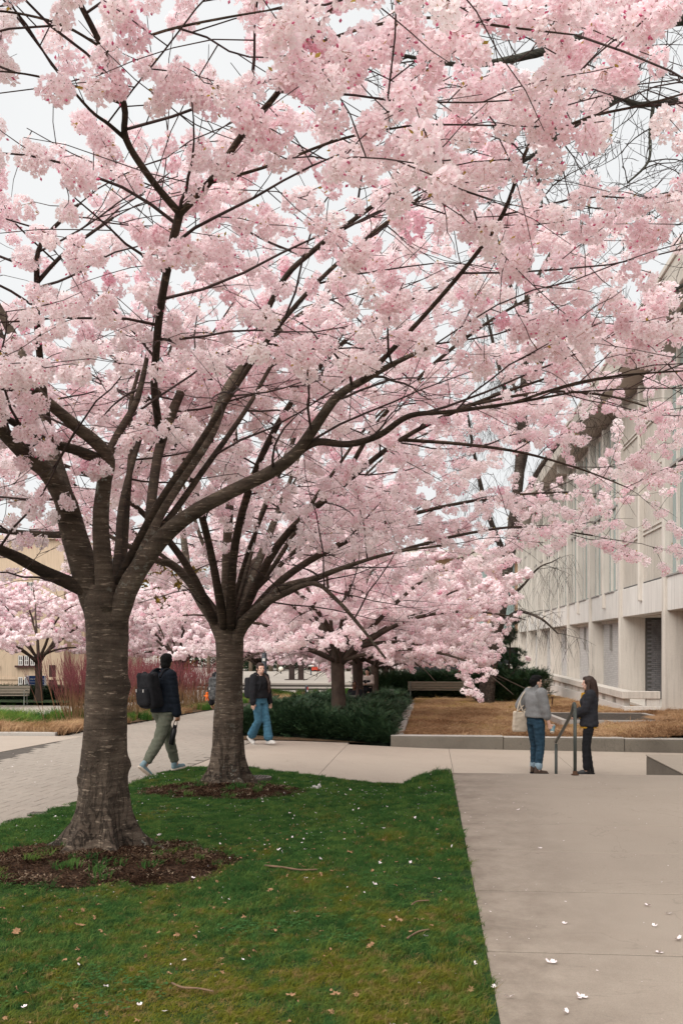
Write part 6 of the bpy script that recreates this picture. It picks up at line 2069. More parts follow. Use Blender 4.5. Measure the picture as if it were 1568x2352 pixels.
def chip_proto(name, seed):
    rng = random.Random(seed); V, F = [], []
    for k in range(26):
        p = Vector((rng.uniform(-.08, .08), rng.uniform(-.08, .08), rng.uniform(.0, .012)))
        M = Euler((rng.uniform(-.6, .6), rng.uniform(-.6, .6), rng.uniform(0, 6.28))).to_matrix()
        L, w = rng.uniform(.006, .018), rng.uniform(.002, .006)
        o = len(V); V += [tuple(p + M @ Vector(c)) for c in ((-L, -w, 0), (L, -w * .6, .002), (L * .9, w, 0), (-L * .8, w * .8, .002))]; F.append((o, o + 1, o + 2, o + 3))
    return proto(name, V, F, MAT['chip'])
CHIP = [chip_proto('chips_%d' % k, 560 + k) for k in range(3)]
px_, py_ = [], []
for (cx, cy, rx, ry, sd) in RINGS:
    for k in range(650):
        a = rng.uniform(0, 6.28); r = math.sqrt(rng.random()) * 1.03
        px_.append(cx + rx * r * math.cos(a)); py_.append(cy + ry * r * math.sin(a))
px_, py_ = np.array(px_), np.array(py_); n = len(px_)
scatter('mulch_chips', np.stack([px_, py_, mulch_z(px_, py_) + .004], -1), np.stack([0 * px_, 0 * px_, rs.uniform(0, 6.28, n)], -1), rs.uniform(.8, 1.4, n), CHIP, seed=4, kind='stuff', label='dark bark chips around the tree feet')

MAT['straw'] = blade_mat('dry_straw', [(0.0, (0.22, 0.12, 0.065)), (.4, (0.42, 0.26, 0.145)), (.8, (0.56, 0.385, 0.235)), (1.0, (0.42, 0.29, 0.11))])
STRAW = [tuft_proto('straw_%d' % k, 580 + k, MAT['straw'], 46, .22, .07, .006, 3.0, .9) for k in range(3)]
n = 9000
x = rs.uniform(-.45, 8.2, n); y = 21.55 + 26 * rs.random(n) ** 1.5
k = ~((x > 3.3) & (x < 6.5) & (y > 25.6) & (y < 30.2)) & ~((x > 5.9) & (y > 30.8))
x, y = x[k], y[k]; n = len(x)
scatter('dry_groundcover', np.stack([x, y, ZP(x, y)], -1), np.stack([rs.normal(0, .15, n), rs.normal(0, .15, n), rs.uniform(0, 6.28, n)], -1), rs.uniform(.6, 1.3, n), STRAW, seed=5, kind='stuff', label='brown dry groundcover filling the planter',
        tint=np.clip(.45 + .4 * np.sin(1.3 * x + .5 * y) * np.sin(.9 * y - x) + rs.normal(0, .2, n) + (y > 36) * .25, 0, 1))
MAT['ornamental'] = blade_mat('green_bed_grass', [(0.0, (0.05, 0.13, 0.03)), (.6, (0.10, 0.20, 0.04)), (1.0, (0.22, 0.24, 0.05))])
OGR = [tuft_proto('bed_grass_%d' % k, 600 + k, MAT['ornamental'], 90, .16, .42, .006, .55, .5) for k in range(2)]
DRY = [tuft_proto('bed_straw_%d' % k, 620 + k, MAT['straw'], 110, .20, .30, .006, 1.1, .9) for k in range(2)]
def bed(nm, protos, n, x0, x1, y0, y1, sc, lb, sd, cond=None):
    r_ = np.random.default_rng(sd)
    x = r_.uniform(x0, x1, n); y = r_.uniform(y0, y1, n)
    if cond is not None:
        k = cond(x, y); x, y = x[k], y[k]
    n = len(x)
    scatter(nm, np.stack([x, y, G(x, y) + .03], -1), np.stack([r_.normal(0, .1, n), r_.normal(0, .1, n), r_.uniform(0, 6.28, n)], -1), r_.uniform(*sc, n), protos, seed=sd, kind='stuff', label=lb)
bed('green_grass', OGR, 420, -18, -9.6, 24.2, 28.5, (.7, 1.3), 'green ornamental grass in the bed left of the path', 31, lambda x, y: np.sin(x * .9) + np.sin(y * 1.3 + x) > -.4)
bed('dry_grass', DRY, 520, -18, -8.6, 22.75, 25.2, (.7, 1.2), 'straw-coloured grass along the bed kerb', 32, lambda x, y: y < 24.0 + .6 * np.sin(x))
bed('dry_grass', DRY, 420, -9.6, -8.5, 24, 46, (.6, 1.0), 'straw-coloured grass fringe beside the brick path', 33, lambda x, y: np.sin(y * .8) > -.5)
bed('green_grass', OGR, 150, -9.3, -8.5, 26, 48, (.4, .9), 'green grass clumps at the feet of the red shrubs', 34, lambda x, y: np.sin(y * .8 + 2) > .1)
bed('dry_grass', DRY, 300, -9.8, -6.9, 48, 60, (.8, 1.3), 'straw-coloured grass in the far bed near the bollard', 35, lambda x, y: np.sin(x * 2 + y * .7) > -.2)
bed('green_grass', OGR, 260, -10.5, -6.9, 53, 64, (.7, 1.1), 'green plants in the far bed near the bollard', 36, lambda x, y: np.sin(x * 2 + y * .7) < .3)
bed('green_grass', OGR, 260, -6.5, -3.5, 57, 68, (.5, .9), 'green plants in the far bed behind the third cherry', 37)
sheet('far_bed_ground', np.linspace(-11, -6.8, 6), np.linspace(47.5, 65, 12), G, MAT['bed_soil'], dz=.03)
# little brown seed-head shrubs in the bed
MAT['brown_twig'] = simple('brown_seedhead', (0.17, 0.10, 0.07), (0.09, 0.05, 0.04), 30, .95, 0)
for k, (pxx, pyy, d, s_, lb) in enumerate(((155, 1652, 29.5, .33, 'round brown dried perennial left of the red stems'), (213, 1650, 30, .42, 'wider brown dried perennial beside the near trunk'), (620, 1590, 52, .5, 'rusty dried perennial in the far bed'))):
    c = P(pxx, pyy, d); gz = float(G(c.x, c.y))
    r0 = empty('dried_perennial', (c.x, c.y, gz), lb, 'plant', 'dried perennials')
    rng = random.Random(650 + k); tw = []
    for j in range(170):
        d_ = sph(rng); d_.z = abs(d_.z) + .25
        tw.append((grow(rng, Vector((0, 0, 0)), d_, s_ * rng.uniform(.7, 1.15), 3, .15, .02), [.005, .004, .004, .007], 3))
    build_twigs('stems', tw, MAT['brown_twig'], r0)

# ------------------------------------------------------------------ fallen blossom, leaves and sticks
MAT['fallen'] = simple('fallen_petal', (0.78, 0.72, 0.72), (0.70, 0.60, 0.61), 30, .9, 0)
def fallen_mesh(seed, fr=.019):
    rng = random.Random(seed); V, F = [], []
    n = rng.choice((2, 3, 4, 5))
    for q in range(n):
        a = 2 * math.pi * q / 5 + rng.uniform(-.2, .2); e = Vector((math.cos(a), math.sin(a), 0)); w = Vector((-e.y, e.x, 0))
        lift = rng.uniform(.1, .7)
        def pt(r, wd): return e * r * fr + w * wd * fr + Vector((0, 0, .003 + lift * fr * r * r))
        o = len(V); V += [tuple(pt(*c)) for c in ((.05, 0), (.55, -.42), (1, -.25), (.92, 0), (1, .25), (.55, .42))]; F += [(o, o + 1, o + 2, o + 3), (o, o + 3, o + 4, o + 5)]
    return V, F
FALL = []
for k in range(4):
    V, F = fallen_mesh(700 + k); FALL.append(proto('fallen_%d' % k, V, F, MAT['fallen']))
rs = np.random.default_rng(23)
n = 900
x = rs.uniform(-4.0, .25, n); y = 3.5 + 11.6 * rs.random(n) ** .6
xc = np.concatenate([x, rs.normal(-.55, .5, 60)]); yc = np.concatenate([y, rs.normal(12.2, .8, 60)])
k = (xc < .26) & (yc < 15.2); xc, yc = xc[k], yc[k]; n = len(xc)
scatter('fallen_petals', np.stack([xc, yc, LZ(xc, yc) + .030], -1), np.stack([rs.normal(0, .3, n), rs.normal(0, .3, n), rs.uniform(0, 6.28, n)], -1), np.where(rs.random(n) < .2, rs.uniform(.6, 1.0, n), rs.uniform(.15, .45, n)), FALL, seed=6, kind='stuff', label='white fallen cherry petals strewn over the lawn')
n = 200
x = .32 + 4.7 * rs.random(n) ** 1.8; y = rs.uniform(4, 12, n)
scatter('fallen_petals', np.stack([x, y, np.full(n, .003)], -1), np.stack([0 * x, 0 * x, rs.uniform(0, 6.28, n)], -1), rs.uniform(.15, .4, n), FALL, seed=7, kind='stuff', label='tiny petal scraps on the concrete walk')
n = 60
x = rs.uniform(-8, -4.2, n); y = rs.uniform(9, 18, n)
scatter('fallen_petals', np.stack([x, y, G(x, y) + .006], -1), np.stack([0 * x, 0 * x, rs.uniform(0, 6.28, n)], -1), rs.uniform(.5, .9, n), FALL, seed=8, kind='stuff', label='pale fallen petals on the brick path')
for k, (a, b_, s_) in enumerate(((1265, 2215, 1.5), (1138, 2272, 1.3), (1168, 2292, 1.35), (1336, 2294, 1.35), (1488, 2082, 1.2), (1533, 2100, 1.2), (1500, 2130, 1.1), (1513, 2190, 1.1), (1553, 2160, 1.5), (1293, 2124, 1.1), (1305, 2330, 1.2), (1188, 1862, 1.0), (1240, 1950, .8))):
    d = EYE * FPX / (b_ - HY); c = P(a, b_, d)
    o = bpy.data.objects.new('fallen_blossom', FALL[(k * 3) % 4].data)
    o.location = (c.x, c.y, .003); o.scale = (s_,) * 3; o.rotation_euler = (0, 0, k * 2.1)
    finish(o, None, 'single white fallen blossom on the pale concrete walk', 'blossom', 'fallen blossoms on the walk')
MAT['dead_leaf'] = simple('dead_leaf', (0.34, 0.20, 0.11), (0.22, 0.12, 0.06), 30, .9, .2, 60)
def leaf_mesh(seed, L=.05):
    rng = random.Random(seed); out = []
    lob = [(0, -1), (.25, -.55), (.62, -.5), (.34, -.1), (.72, .2), (.3, .25), (.36, .7), (0, 1), (-.36, .7), (-.3, .25), (-.72, .2), (-.34, -.1), (-.62, -.5), (-.25, -.55)]
    V = [(0, 0, .012)] + [(a * L * rng.uniform(.85, 1.1), b_ * L, rng.uniform(0, .02)) for a, b_ in lob]
    return V, [(0, i, i % len(lob) + 1) for i in range(1, len(lob) + 1)]
for k, (a, b_, s_) in enumerate(((38, 2138, 1.0), (182, 2118, .95), (512, 2130, .6), (620, 2040, .7), (915, 2135, .85), (1140, 1, 0), (668, 2312, .9), (850, 2195, .8), (390, 2245, .5), (945, 2165, .7), (770, 2310, .7), (1080, 2305, .7))):
    if not s_: continue
    d = (EYE + .04) * FPX / (b_ - HY); c = P(a, b_, d)
    V, F = leaf_mesh(k)
    o = bpy.data.objects.new('dead_leaf', mesh_from('dead_leaf', V, F, MAT['dead_leaf']))
    o.location = (c.x, c.y, float(LZ(c.x, c.y)) + .032); o.scale = (s_ * .8,) * 3; o.rotation_euler = (.2, .1, k * 1.7)
    finish(o, None, 'dry brown lobed leaf lying on the near lawn', 'leaf', 'dead leaves on the lawn')
rs2 = np.random.default_rng(71); n = 420
V, F = leaf_mesh(99, .022); LL = [proto('leaf_scrap', V, F, MAT['dead_leaf'])]
x = rs2.uniform(-3.4, .2, n); y = 3.6 + 6.0 * rs2.random(n) ** 1.3
scatter('leaf_litter', np.stack([x, y, LZ(x, y) + .026], -1), np.stack([rs2.normal(0, .4, n), rs2.normal(0, .4, n), rs2.uniform(0, 6.28, n)], -1), rs2.uniform(.35, 1.0, n), LL, seed=10, kind='stuff', label='small brown leaf scraps in the near lawn')
MAT['stick'] = simple('dead_stick', (0.22, 0.14, 0.085), (0.12, 0.075, 0.05), 20, .9, .3)
def stick(pix, r, lb):
    pts = []
    for (a, b_) in pix:
        c = None; d = 6.0
        for it in range(6):
            c = P(a, b_, d); z = float(LZ(c.x, c.y)) + .032 + r; d = (EYE - z) * FPX / (b_ - HY)
        c = P(a, b_, d); pts.append(Vector((c.x, c.y, float(LZ(c.x, c.y)) + .032 + r)))
    p_, r_ = catmull(pts, [r * (1 - .12 * k) for k in range(len(pts))], 4)
    MB().tube(p_, r_, 6).build('stick', MAT['stick'], None, True, lb, 'stick', 'sticks on the lawn')
stick([(608, 1988), (650, 1992), (690, 1998), (728, 1997)], .009, 'pale straight stick on the lawn right of the near trunk')
stick([(395, 2258), (420, 2268), (455, 2270), (490, 2277)], .006, 'grey crooked twig at the bottom of the lawn')
stick([(945, 2078), (958, 2070), (985, 2068)], .005, 'thin twig on the lawn beside the walk edge')
stick([(935, 2155), (960, 2140), (985, 2135)], .006, 'bent twig near the brown leaf by the walk')
# crumpled white paper
c = P(725, 1810, 13.2)
c.z = float(LZ(c.x, c.y)) + .05
Blob().ell((0, 0, 0), (.055, .03, .02), Euler((0, .3, .5)).to_matrix()).ell((.05, 0, .02), (.02, .018, .03)).ell((-.05, 0, -.01), (.03, .02, .012)).build('paper_scrap', MAT['white_leather'], None, .008, 1, .012, (50, 50, 50), 3, label='crumpled white paper scrap at the far lawn edge', cat='litter').location = c

# ------------------------------------------------------------------ handrail, drain, metal grate
def metal(name, c, rough=.45):
    return simple(name, c, tuple(.6 * q for q in c), 7, rough, .1, 90, .4, .3)
MAT['rail'] = metal('grey_green_steel', (0.075, 0.085, 0.075))
hr = empty('handrail', (1.76, 12.15, 0), 'grey steel handrail with two posts going down the steps', 'handrail')
u0 = Vector((1.76, 12.12, 0)); u1 = Vector((1.80, 14.2, -.64))
top0 = u0 + Vector((0, 0, .80)); top1 = u1 + Vector((0, 0, .84))
HRO = -Vector(hr.location)
MB().tube([u0 + Vector((0, 0, -.02)), top0], .0205, 14).build('post', MAT['rail'], hr, True, loc=HRO)
MB().tube([u1, top1 + Vector((0, 0, -.03))], .0205, 14).build('post', MAT['rail'], hr, True, loc=HRO)
p_, r_ = catmull([top0 + Vector((0, -.0, -.03)), top0 + Vector((0, .02, .035)), top0 + Vector((0, .09, .045)), top0.lerp(top1, .15) + Vector((0, 0, .02)), top0.lerp(top1, .5), top1 + Vector((0, -.06, .02)), top1 + Vector((0, .01, .0))], [.021] * 7, 6)
MB().tube(p_, r_, 14).build('rail', MAT['rail'], hr, True, loc=HRO)
MAT['rust'] = simple('rusty_steel', (0.10, 0.045, 0.022), (0.05, 0.03, 0.02), 20, .9, .3)
MB().lathe([(.045, .001), (.045, .012), (.028, .014), (.0275, .05)], 16, (1.76, 12.12, 0)).build('foot_plate', MAT['rust'], hr, True, loc=HRO)
c = P(592, 1797, 14.4); c.z = float(LZ(c.x, c.y)) + .03
dr = empty('drain_cover', c, 'round slotted metal drain cover behind the second trunk', 'drain')
MAT['iron'] = metal('cast_iron', (0.12, 0.10, 0.085), .6)
MB().lathe([(.20, -.05), (.20, .02), (.165, .02), (.165, .0)], 32).build('rim', MAT['iron'], dr)
MB().lathe([(.164, -.05), (.164, -.012)], 24).build('well', MAT['joint'], dr)
for k in range(7):
    xx = -.135 + .045 * k; hl = math.sqrt(.162 ** 2 - xx ** 2)
    MB().bbox(xx - .012, xx + .012, -hl, hl, -.02, .018, .003).build('bar', MAT['iron'], dr)
mg = empty('ground_grate', (4.9, 28, float(ZP(4.9, 28))), 'rectangular metal ventilation grate set in the dry planter', 'grate')
gz = float(ZP(4.9, 26)) + .10
def gxy(x, y): return gz - .022 * (y - 26)
for (x0, x1, y0, y1) in ((3.4, 6.4, 25.7, 25.85), (3.4, 6.4, 29.95, 30.1), (3.4, 3.55, 25.85, 29.95), (6.25, 6.4, 25.85, 29.95)):
    m = MB().box(x0, x1, y0, y1, -.25, 0)
    m.v = [(a, b_, c_ + gxy(a, b_)) for a, b_, c_ in m.v]
    m.build('frame', MAT['kerb_top'], mg, loc=-Vector(mg.location))
for k in range(17):
    yy = 25.98 + k * .24
    m = MB().box(3.56, 6.24, yy, yy + .07, -.06, -.008); m.v = [(a, b_, c_ + gxy(a, b_)) for a, b_, c_ in m.v]
    m.build('bar', MAT['iron'], mg, loc=-Vector(mg.location))
for k in range(13):
    xx = 3.68 + k * .2
    m = MB().box(xx, xx + .05, 25.86, 29.94, -.10, -.064); m.v = [(a, b_, c_ + gxy(a, b_)) for a, b_, c_ in m.v]
    m.build('cross_bar', MAT['iron'], mg, loc=-Vector(mg.location))
m = MB().box(3.56, 6.24, 25.86, 29.94, -.45, -.30); m.v = [(a, b_, c_ + gxy(a, b_)) for a, b_, c_ in m.v]
m.build('shaft', MAT['joint'], mg, loc=-Vector(mg.location))
# little rusty stake in the planter
c = P(1267, 1585, 36); sz = float(ZP(c.x, c.y))
stk = empty('stake', (c.x, c.y, sz), 'short rusty stake standing in the dry planter', 'stake')
MB().tube([(0, 0, -.1), (0.01, 0, .35)], .03, 8).build('rod', MAT['rust'], stk)
MB().bbox(-.05, .05, -.02, .02, .35, .40, .006).build('head', MAT['rust'], stk)

# ------------------------------------------------------------------ street furniture
MAT['lamp_steel'] = metal('blue_grey_steel', (0.085, 0.10, 0.115))
c = P(607, 1640, 36)
lp = empty('lamp_post', (c.x, c.y, float(G(c.x, c.y))), 'tall slate-grey lamp post behind the walking woman', 'lamp post')
MB().lathe([(.20, 0), (.20, .04), (.13, .06), (.12, .5), (.098, 1.2), (.085, 5.6)], 18).build('pole', MAT['lamp_steel'], lp, True)
MB().lathe([(.10, 5.6), (.34, 5.75), (.36, 5.85), (.10, 5.98)], 18).build('lamp_head', MAT['lamp_steel'], lp, True)
MB().bbox(-.05, .05, -.12, -.09, 1.9, 2.0, .004).build('label_plate', MAT['white_paint'], lp)
c = P(704, 1606, 56)
bo_ = empty('bollard', (c.x, c.y, float(G(c.x, c.y))), 'grey bollard with red reflector by the far bed', 'bollard')
MB().lathe([(.085, 0), (.085, .72), (.078, .76), (.05, .78)], 16).build('post', MAT['lamp_steel'], bo_, True)
MB().bbox(.04, .10, -.085, -.06, .52, .68, .004).build('reflector', simple('red_reflector', (.5, .05, .04), bump=0), bo_)
MB().bbox(.03, .10, -.085, -.062, .40, .51, .004).build('band', MAT['white_paint'], bo_)
MAT['globe'] = simple('milk_glass', (0.82, 0.78, 0.68), (0.75, 0.70, 0.6), 4, .3, 0)
for (pxx, pyy, d, s_, lb) in ((590, 1524, 92, 1.0, 'white globe lamp left of the walking woman'), (645, 1537, 100, 1.0, 'white globe lamp right of the walking woman')):
    c = P(pxx, pyy, d); z0 = float(zg(c.y))
    r0 = empty('globe_lamp', (c.x, c.y, z0), lb, 'lamp post', 'globe lamps')
    MB().lathe([(.09, 0), (.07, .3), (.05, c.z - z0 - .22), (.12, c.z - z0 - .2)], 10).build('pole', MAT['lamp_steel'], r0, True)
    Blob().ell((0, 0, c.z - z0), (.27, .27, .27)).build('globe', MAT['globe'], r0, .05, 2)
for (pxx, pyy, d, w, lb) in ((714, 1532, 95, .35, 'flat-topped path lamp right of the dark columns'), (745, 1525, 104, .35, 'taller flat-topped path lamp farther right')):
    c = P(pxx, pyy, d); z0 = float(zg(c.y))
    r0 = empty('path_lamp', (c.x, c.y, z0), lb, 'lamp post', 'flat-topped path lamps')
    MB().lathe([(.09, 0), (.07, .2), (.06, c.z - z0)], 10).build('pole', MAT['lamp_steel'], r0, True)
    MB().lathe([(.1, c.z - z0), (.5, c.z - z0 + .06), (.48, c.z - z0 + .16), (.1, c.z - z0 + .2)], 14).build('lamp_head', MAT['white_paint'], r0, True)
for (pxx, d, lb) in ((755, 98, 'thin white marker post beyond the plaza'), (760.5, 99, 'second thin white marker post beyond the plaza')):
    c = P(pxx, 1555, d); z0 = float(zg(c.y))
    r0 = empty('marker_post', (c.x, c.y, z0), lb, 'post', 'marker posts')
    MB().lathe([(.07, 0), (.07, 2.4), (.05, 2.46)], 8).build('post', MAT['white_paint'], r0, True)
# raised plaza with dark edge and twin weathered-steel columns
pz = empty('raised_plaza', (-6, 80, -1.7), kind='structure')
ptop = -1.27
MB().bbox(-22, 8, 74.5, 108, -2.6, ptop, .02).build('deck', MAT['plaza'], pz, loc=(6, -80, 1.7))
MB().bbox(-22, 8, 74.0, 74.49, -2.6, ptop - .13, .02).build('step', MAT['joint'], pz, loc=(6, -80, 1.7))
MB().bbox(-22, 8, 73.3, 73.99, -2.6, ptop - .26, .02).build('step', MAT['plaza'], pz, loc=(6, -80, 1.7))
MB().bbox(-22, 8, 72.9, 73.29, -2.6, ptop - .36, .02).build('step', MAT['joint'], pz, loc=(6, -80, 1.7))
MAT['corten'] = simple('weathering_steel', (0.045, 0.028, 0.024), (0.028, 0.018, 0.016), 2, .8, .15, 20, kind='World')
ct = P(680, 1566, 82)
tw_ = empty('column_monument', (ct.x, ct.y, ptop), 'pair of tall dark steel columns on the far plaza', 'monument')
for k, dx in enumerate((-.36, .40)):
    MB().bbox(dx - .22, dx + .22, -.2, .2, 0, 16, .01).build('column', MAT['corten'], tw_)
MB().bbox(-.139, .179, -.16, .16, 9, 15, .01).build('link', MAT['corten'], tw_)
MB().bbox(-.9, .9, -.5, .5, 0.0, .05, .01).build('base_plate', MAT['corten'], tw_)
# red utility cart far off
c = P(738, 1556, 118)
rc = empty('utility_cart', (c.x, c.y, float(zg(c.y))), 'small red cart far beyond the plaza', 'cart')
MAT['red_paint'] = simple('red_paint', (0.5, 0.06, 0.03), bump=0, rough=.4)
MB().bbox(-1.1, 1.1, -.6, .6, .5, 1.3, .08).build('body', MAT['red_paint'], rc)
MB().bbox(-1.1, .3, -.6, .6, 1.9, 2.0, .03).build('canopy', MAT['red_paint'], rc)
for sx in (-1.0, .25):
    for sy in (-.55, .55):
        MB().box(sx - .03, sx + .03, sy - .03, sy + .03, 1.301, 1.899).build('canopy_post', MAT['iron'], rc)
for sx in (-.7, .7):
    for sy in (-.55, .55):
        w = MB().tube([(sx, sy - .08, .3), (sx, sy + .08, .3)], .3, 16).build('wheel', MAT['black_leather'], rc)

MAT['bench_wood'] = simple('weathered_wood', (0.20, 0.17, 0.13), (0.13, 0.11, 0.085), 4, .85, .4, 30, stretch=(1, 12, 12))
MAT['bench_steel'] = metal('grey_bench_steel', (0.20, 0.21, 0.19), .5)
def bench(loc, rz, lb, W_=1.8, group='slatted benches'):
    r0 = empty('bench', loc, lb, 'bench', group, rz)
    for k in range(4):
        MB().bbox(-W_ / 2, W_ / 2, -.22 + .12 * k, -.12 + .12 * k, .42, .455, .006).build('seat_slat', MAT['bench_wood'], r0)
    M = Matrix.Translation((0, .27, .62)) @ Matrix.Rotation(R(-12), 4, 'X')
    for k in range(3):
        MB().bbox(-W_ / 2, W_ / 2, -.015, .015, -.12 + .125 * k, -.015 + .125 * k, .006, M).build('back_slat', MAT['bench_wood'], r0)
    for sx in (-1, 1):
        x = sx * (W_ / 2 - .12)
        MB().tube([(x, -.24, 0), (x, -.22, .41), (x, .24, .41), (x, .30, .60), (x, .34, .86)], .02, 8).build('leg', MAT['bench_steel'], r0)
        MB().tube([(x, .30, 0), (x, .24, .41)], .02, 8).build('leg', MAT['bench_steel'], r0)
        MB().tube([(x, -.22, .41), (x, -.24, .64), (x, .29, .66)], .018, 8).build('armrest', MAT['bench_steel'], r0)
    return r0
c = P(8, 1625, 44.5)
bench((c.x, c.y, float(G(c.x, c.y))), R(8), 'grey slatted bench at the frame edge in front of the clipped hedge', 2.2)
c = P(1035, 1600, 49)
bench((c.x, c.y, float(ZP(c.x, c.y))), R(180), 'dark bench half hidden by blossom behind the planter', 4.2)
c = P(1110, 1598, 50)
bench((c.x + 2.6, c.y + .3, float(ZP(c.x, c.y))), R(180), 'dark bench behind the leaning bare trunk', 2.6)
MAT['chair_green'] = metal('sage_green_steel', (0.13, 0.15, 0.11), .5)
def cafe_chair(loc, rz, lb):
    r0 = empty('garden_chair', loc, lb, 'chair', 'green garden chairs', rz)
    for k in range(5):
        MB().bbox(-.2, .2, -.2 + .082 * k, -.135 + .082 * k, .44, .455, .003).build('seat_slat', MAT['chair_green'], r0)
    for k in range(3):
        MB().bbox(-.2, .2, .225 + .02 * k, .24 + .02 * k, .60 + .09 * k, .665 + .09 * k, .003).build('back_slat', MAT['chair_green'], r0)
    for sx in (-.21, .21):
        MB().tube([(sx, .2, 0), (sx, .21, .45), (sx, .28, .88)], .012, 8).build('leg', MAT['chair_green'], r0)
        MB().tube([(sx, -.24, 0), (sx, -.2, .43), (sx, .2, .44)], .012, 8).build('leg', MAT['chair_green'], r0)
        MB().tube([(sx, -.2, .43), (sx, -.21, .64), (sx, .24, .66)], .011, 8).build('armrest', MAT['chair_green'], r0)
cafe_chair((sw.o.location.x + .02, sw.o.location.y + .06, gz * 0 + float(G(sw.o.location.x, sw.o.location.y))), R(155), 'green metal chair under the seated long-haired person')
c = P(884, 1590, 38)
cafe_chair((c.x, c.y, float(G(c.x, c.y))), R(-70), 'empty green metal chair beside the dark hedge')

# ------------------------------------------------------------------ building sign
MAT['sign_blue'] = simple('sign_blue', (0.008, 0.045, 0.17), (0.006, 0.035, 0.14), 3, .5, 0)
MAT['sign_white'] = simple('sign_white', (0.62, 0.64, 0.66), (0.55, 0.57, 0.6), 3, .5, 0)
sd_ = 54.5
c = P(84, 1620, sd_); gz2 = float(G(c.x, c.y))
sg = empty('building_sign', (c.x, c.y, gz2), 'blue and white building sign behind the small cherry trunk', 'sign', rz=YAW)
def sx_(px): return (px - 84) * sd_ / FPX
def sz_(py): return EYE + (HY - py) * sd_ / FPX - gz2
MB().bbox(sx_(60.4), sx_(68), -.05, .05, -.1, sz_(1551.8), .006).build('side_post', MAT['sign_white'], sg)
MB().bbox(sx_(103.2), sx_(106.5), -.05, .05, -.1, sz_(1551.8), .006).build('side_post', MAT['sign_white'], sg)
pn = MB().bbox(sx_(68.05), sx_(103.15), -.04, .04, sz_(1576.8), sz_(1552.2), .003).build('panel', MAT['sign_blue'], sg)
for py in (1566.2, 1571.8):
    MB().box(sx_(68.1), sx_(103.1), -.0465, -.0415, sz_(py + .35), sz_(py - .35)).build('rule', MAT['sign_white'], pn)
def text(body, size, loc, mat, parent, bold=True):
    cu_ = bpy.data.curves.new('text', 'FONT'); cu_.body = body; cu_.size = size; cu_.extrude = .002; cu_.offset = .006 * size if bold else 0
    o = bpy.data.objects.new('text', cu_); COL.objects.link(o)
    me = bpy.data.meshes.new_from_object(o.evaluated_get(bpy.context.evaluated_depsgraph_get()))
    bpy.data.objects.remove(o)
    me.materials.clear(); me.materials.append(mat)
    o = bpy.data.objects.new('lettering', me); o.location = loc; o.rotation_euler = (R(90), 0, 0)
    return finish(o, parent)
text('Old Auditorium', .128, (sx_(69.8), -.044, sz_(1561.2)), MAT['sign_white'], pn)
text('6344 Memorial Road', .065, (sx_(69.8), -.044, sz_(1575.6)), MAT['sign_white'], pn)
MB().bbox(sx_(63.2), sx_(65.2), -.056, -.0505, sz_(1558), sz_(1555.2), .003).build('emblem', MAT['sign_blue'], sg)

# ------------------------------------------------------------------ far trees
MAT['wood_far'] = simple('far_wood', (0.16, 0.12, 0.085), (0.09, 0.07, 0.05), 2, .95, 0, kind='World')
def bare_far(seed, H=13):
    rng = random.Random(seed)
    r0 = empty('bare_tree', (0, 0, 0), 'x', 'tree', 'bare trees of the far wood')
    tp = grow(rng, Vector((0, 0, -.2)), Vector((0, 0, 1)), H * .8, 8, .06, .03)
    MB().tube(tp, [.26 - .024 * k for k in range(9)], 8).build('trunk', MAT['wood_far'], r0, True)
    tw = []
    for k in range(46):
        p, t = lerp_poly(tp, rng.uniform(.12, 1))
        b = grow(rng, p, vdir(rng.uniform(0, 360), rng.uniform(10, 60)), rng.uniform(1.8, 4.2), 6, .16, .06)
        tw.append((b, [.055 - .006 * q for q in range(7)], 4))
        for q in range(8):
            p3, t3 = lerp_poly(b, rng.uniform(.2, 1))
            c3 = grow(rng, p3, (t3 + rand_unit(rng) * .9).normalized(), rng.uniform(.7, 1.9), 4, .2, .05)
            tw.append((c3, [.02, .018, .015, .012, .008], 3))
            for s_ in range(4):
                p4, t4 = lerp_poly(c3, rng.uniform(.2, 1))
                tw.append((grow(rng, p4, (t4 + rand_unit(rng)).normalized(), rng.uniform(.4, 1.0), 2, .2, 0), [.011, .009, .006], 3))
    build_twigs('crown', tw, MAT['wood_far'], r0)
    return r0
MAT['conifer'] = leafy('far_conifer', (0.028, 0.05, 0.026), (0.010, 0.022, 0.012), .1, 1.2)
def conifer_far(seed, H=14):
    rng = random.Random(seed)
    r0 = empty('conifer', (0, 0, 0), 'x', 'tree', 'dark conifers of the far wood')
    MB().tube([(0, 0, -.2), (0, 0, H)], [.25, .03], 7).build('trunk', MAT['wood_far'], r0, True)
    V, F = [], []
    for k in range(2600):
        z = H * (.06 + .94 * rng.random() ** 1.25); rad = (H - z) * .27 * (.35 + .65 * rng.random() ** .5) + .1
        a = rng.uniform(0, 6.28)
        c = Vector((math.cos(a) * rad, math.sin(a) * rad, z - rad * .22))
        d = Vector((math.cos(a), math.sin(a), -.35 + rng.uniform(-.3, .3))).normalized(); s_ = d.cross(Vector((0, 0, 1))).normalized()
        L, w = rng.uniform(.35, .8), rng.uniform(.10, .22)
        o = len(V); V += [tuple(c - s_ * w), tuple(c + s_ * w), tuple(c + d * L + s_ * w * .3), tuple(c + d * L - s_ * w * .3)]; F.append((o, o + 1, o + 2, o + 3))
    finish(bpy.data.objects.new('crown', mesh_from('crown', V, np.array(F, dtype=np.int32), MAT['conifer'])), r0)
    return r0
bf = [bare_far(801), bare_far(802, 12), bare_far(803, 15)]
cf = [conifer_far(811), conifer_far(812, 11)]
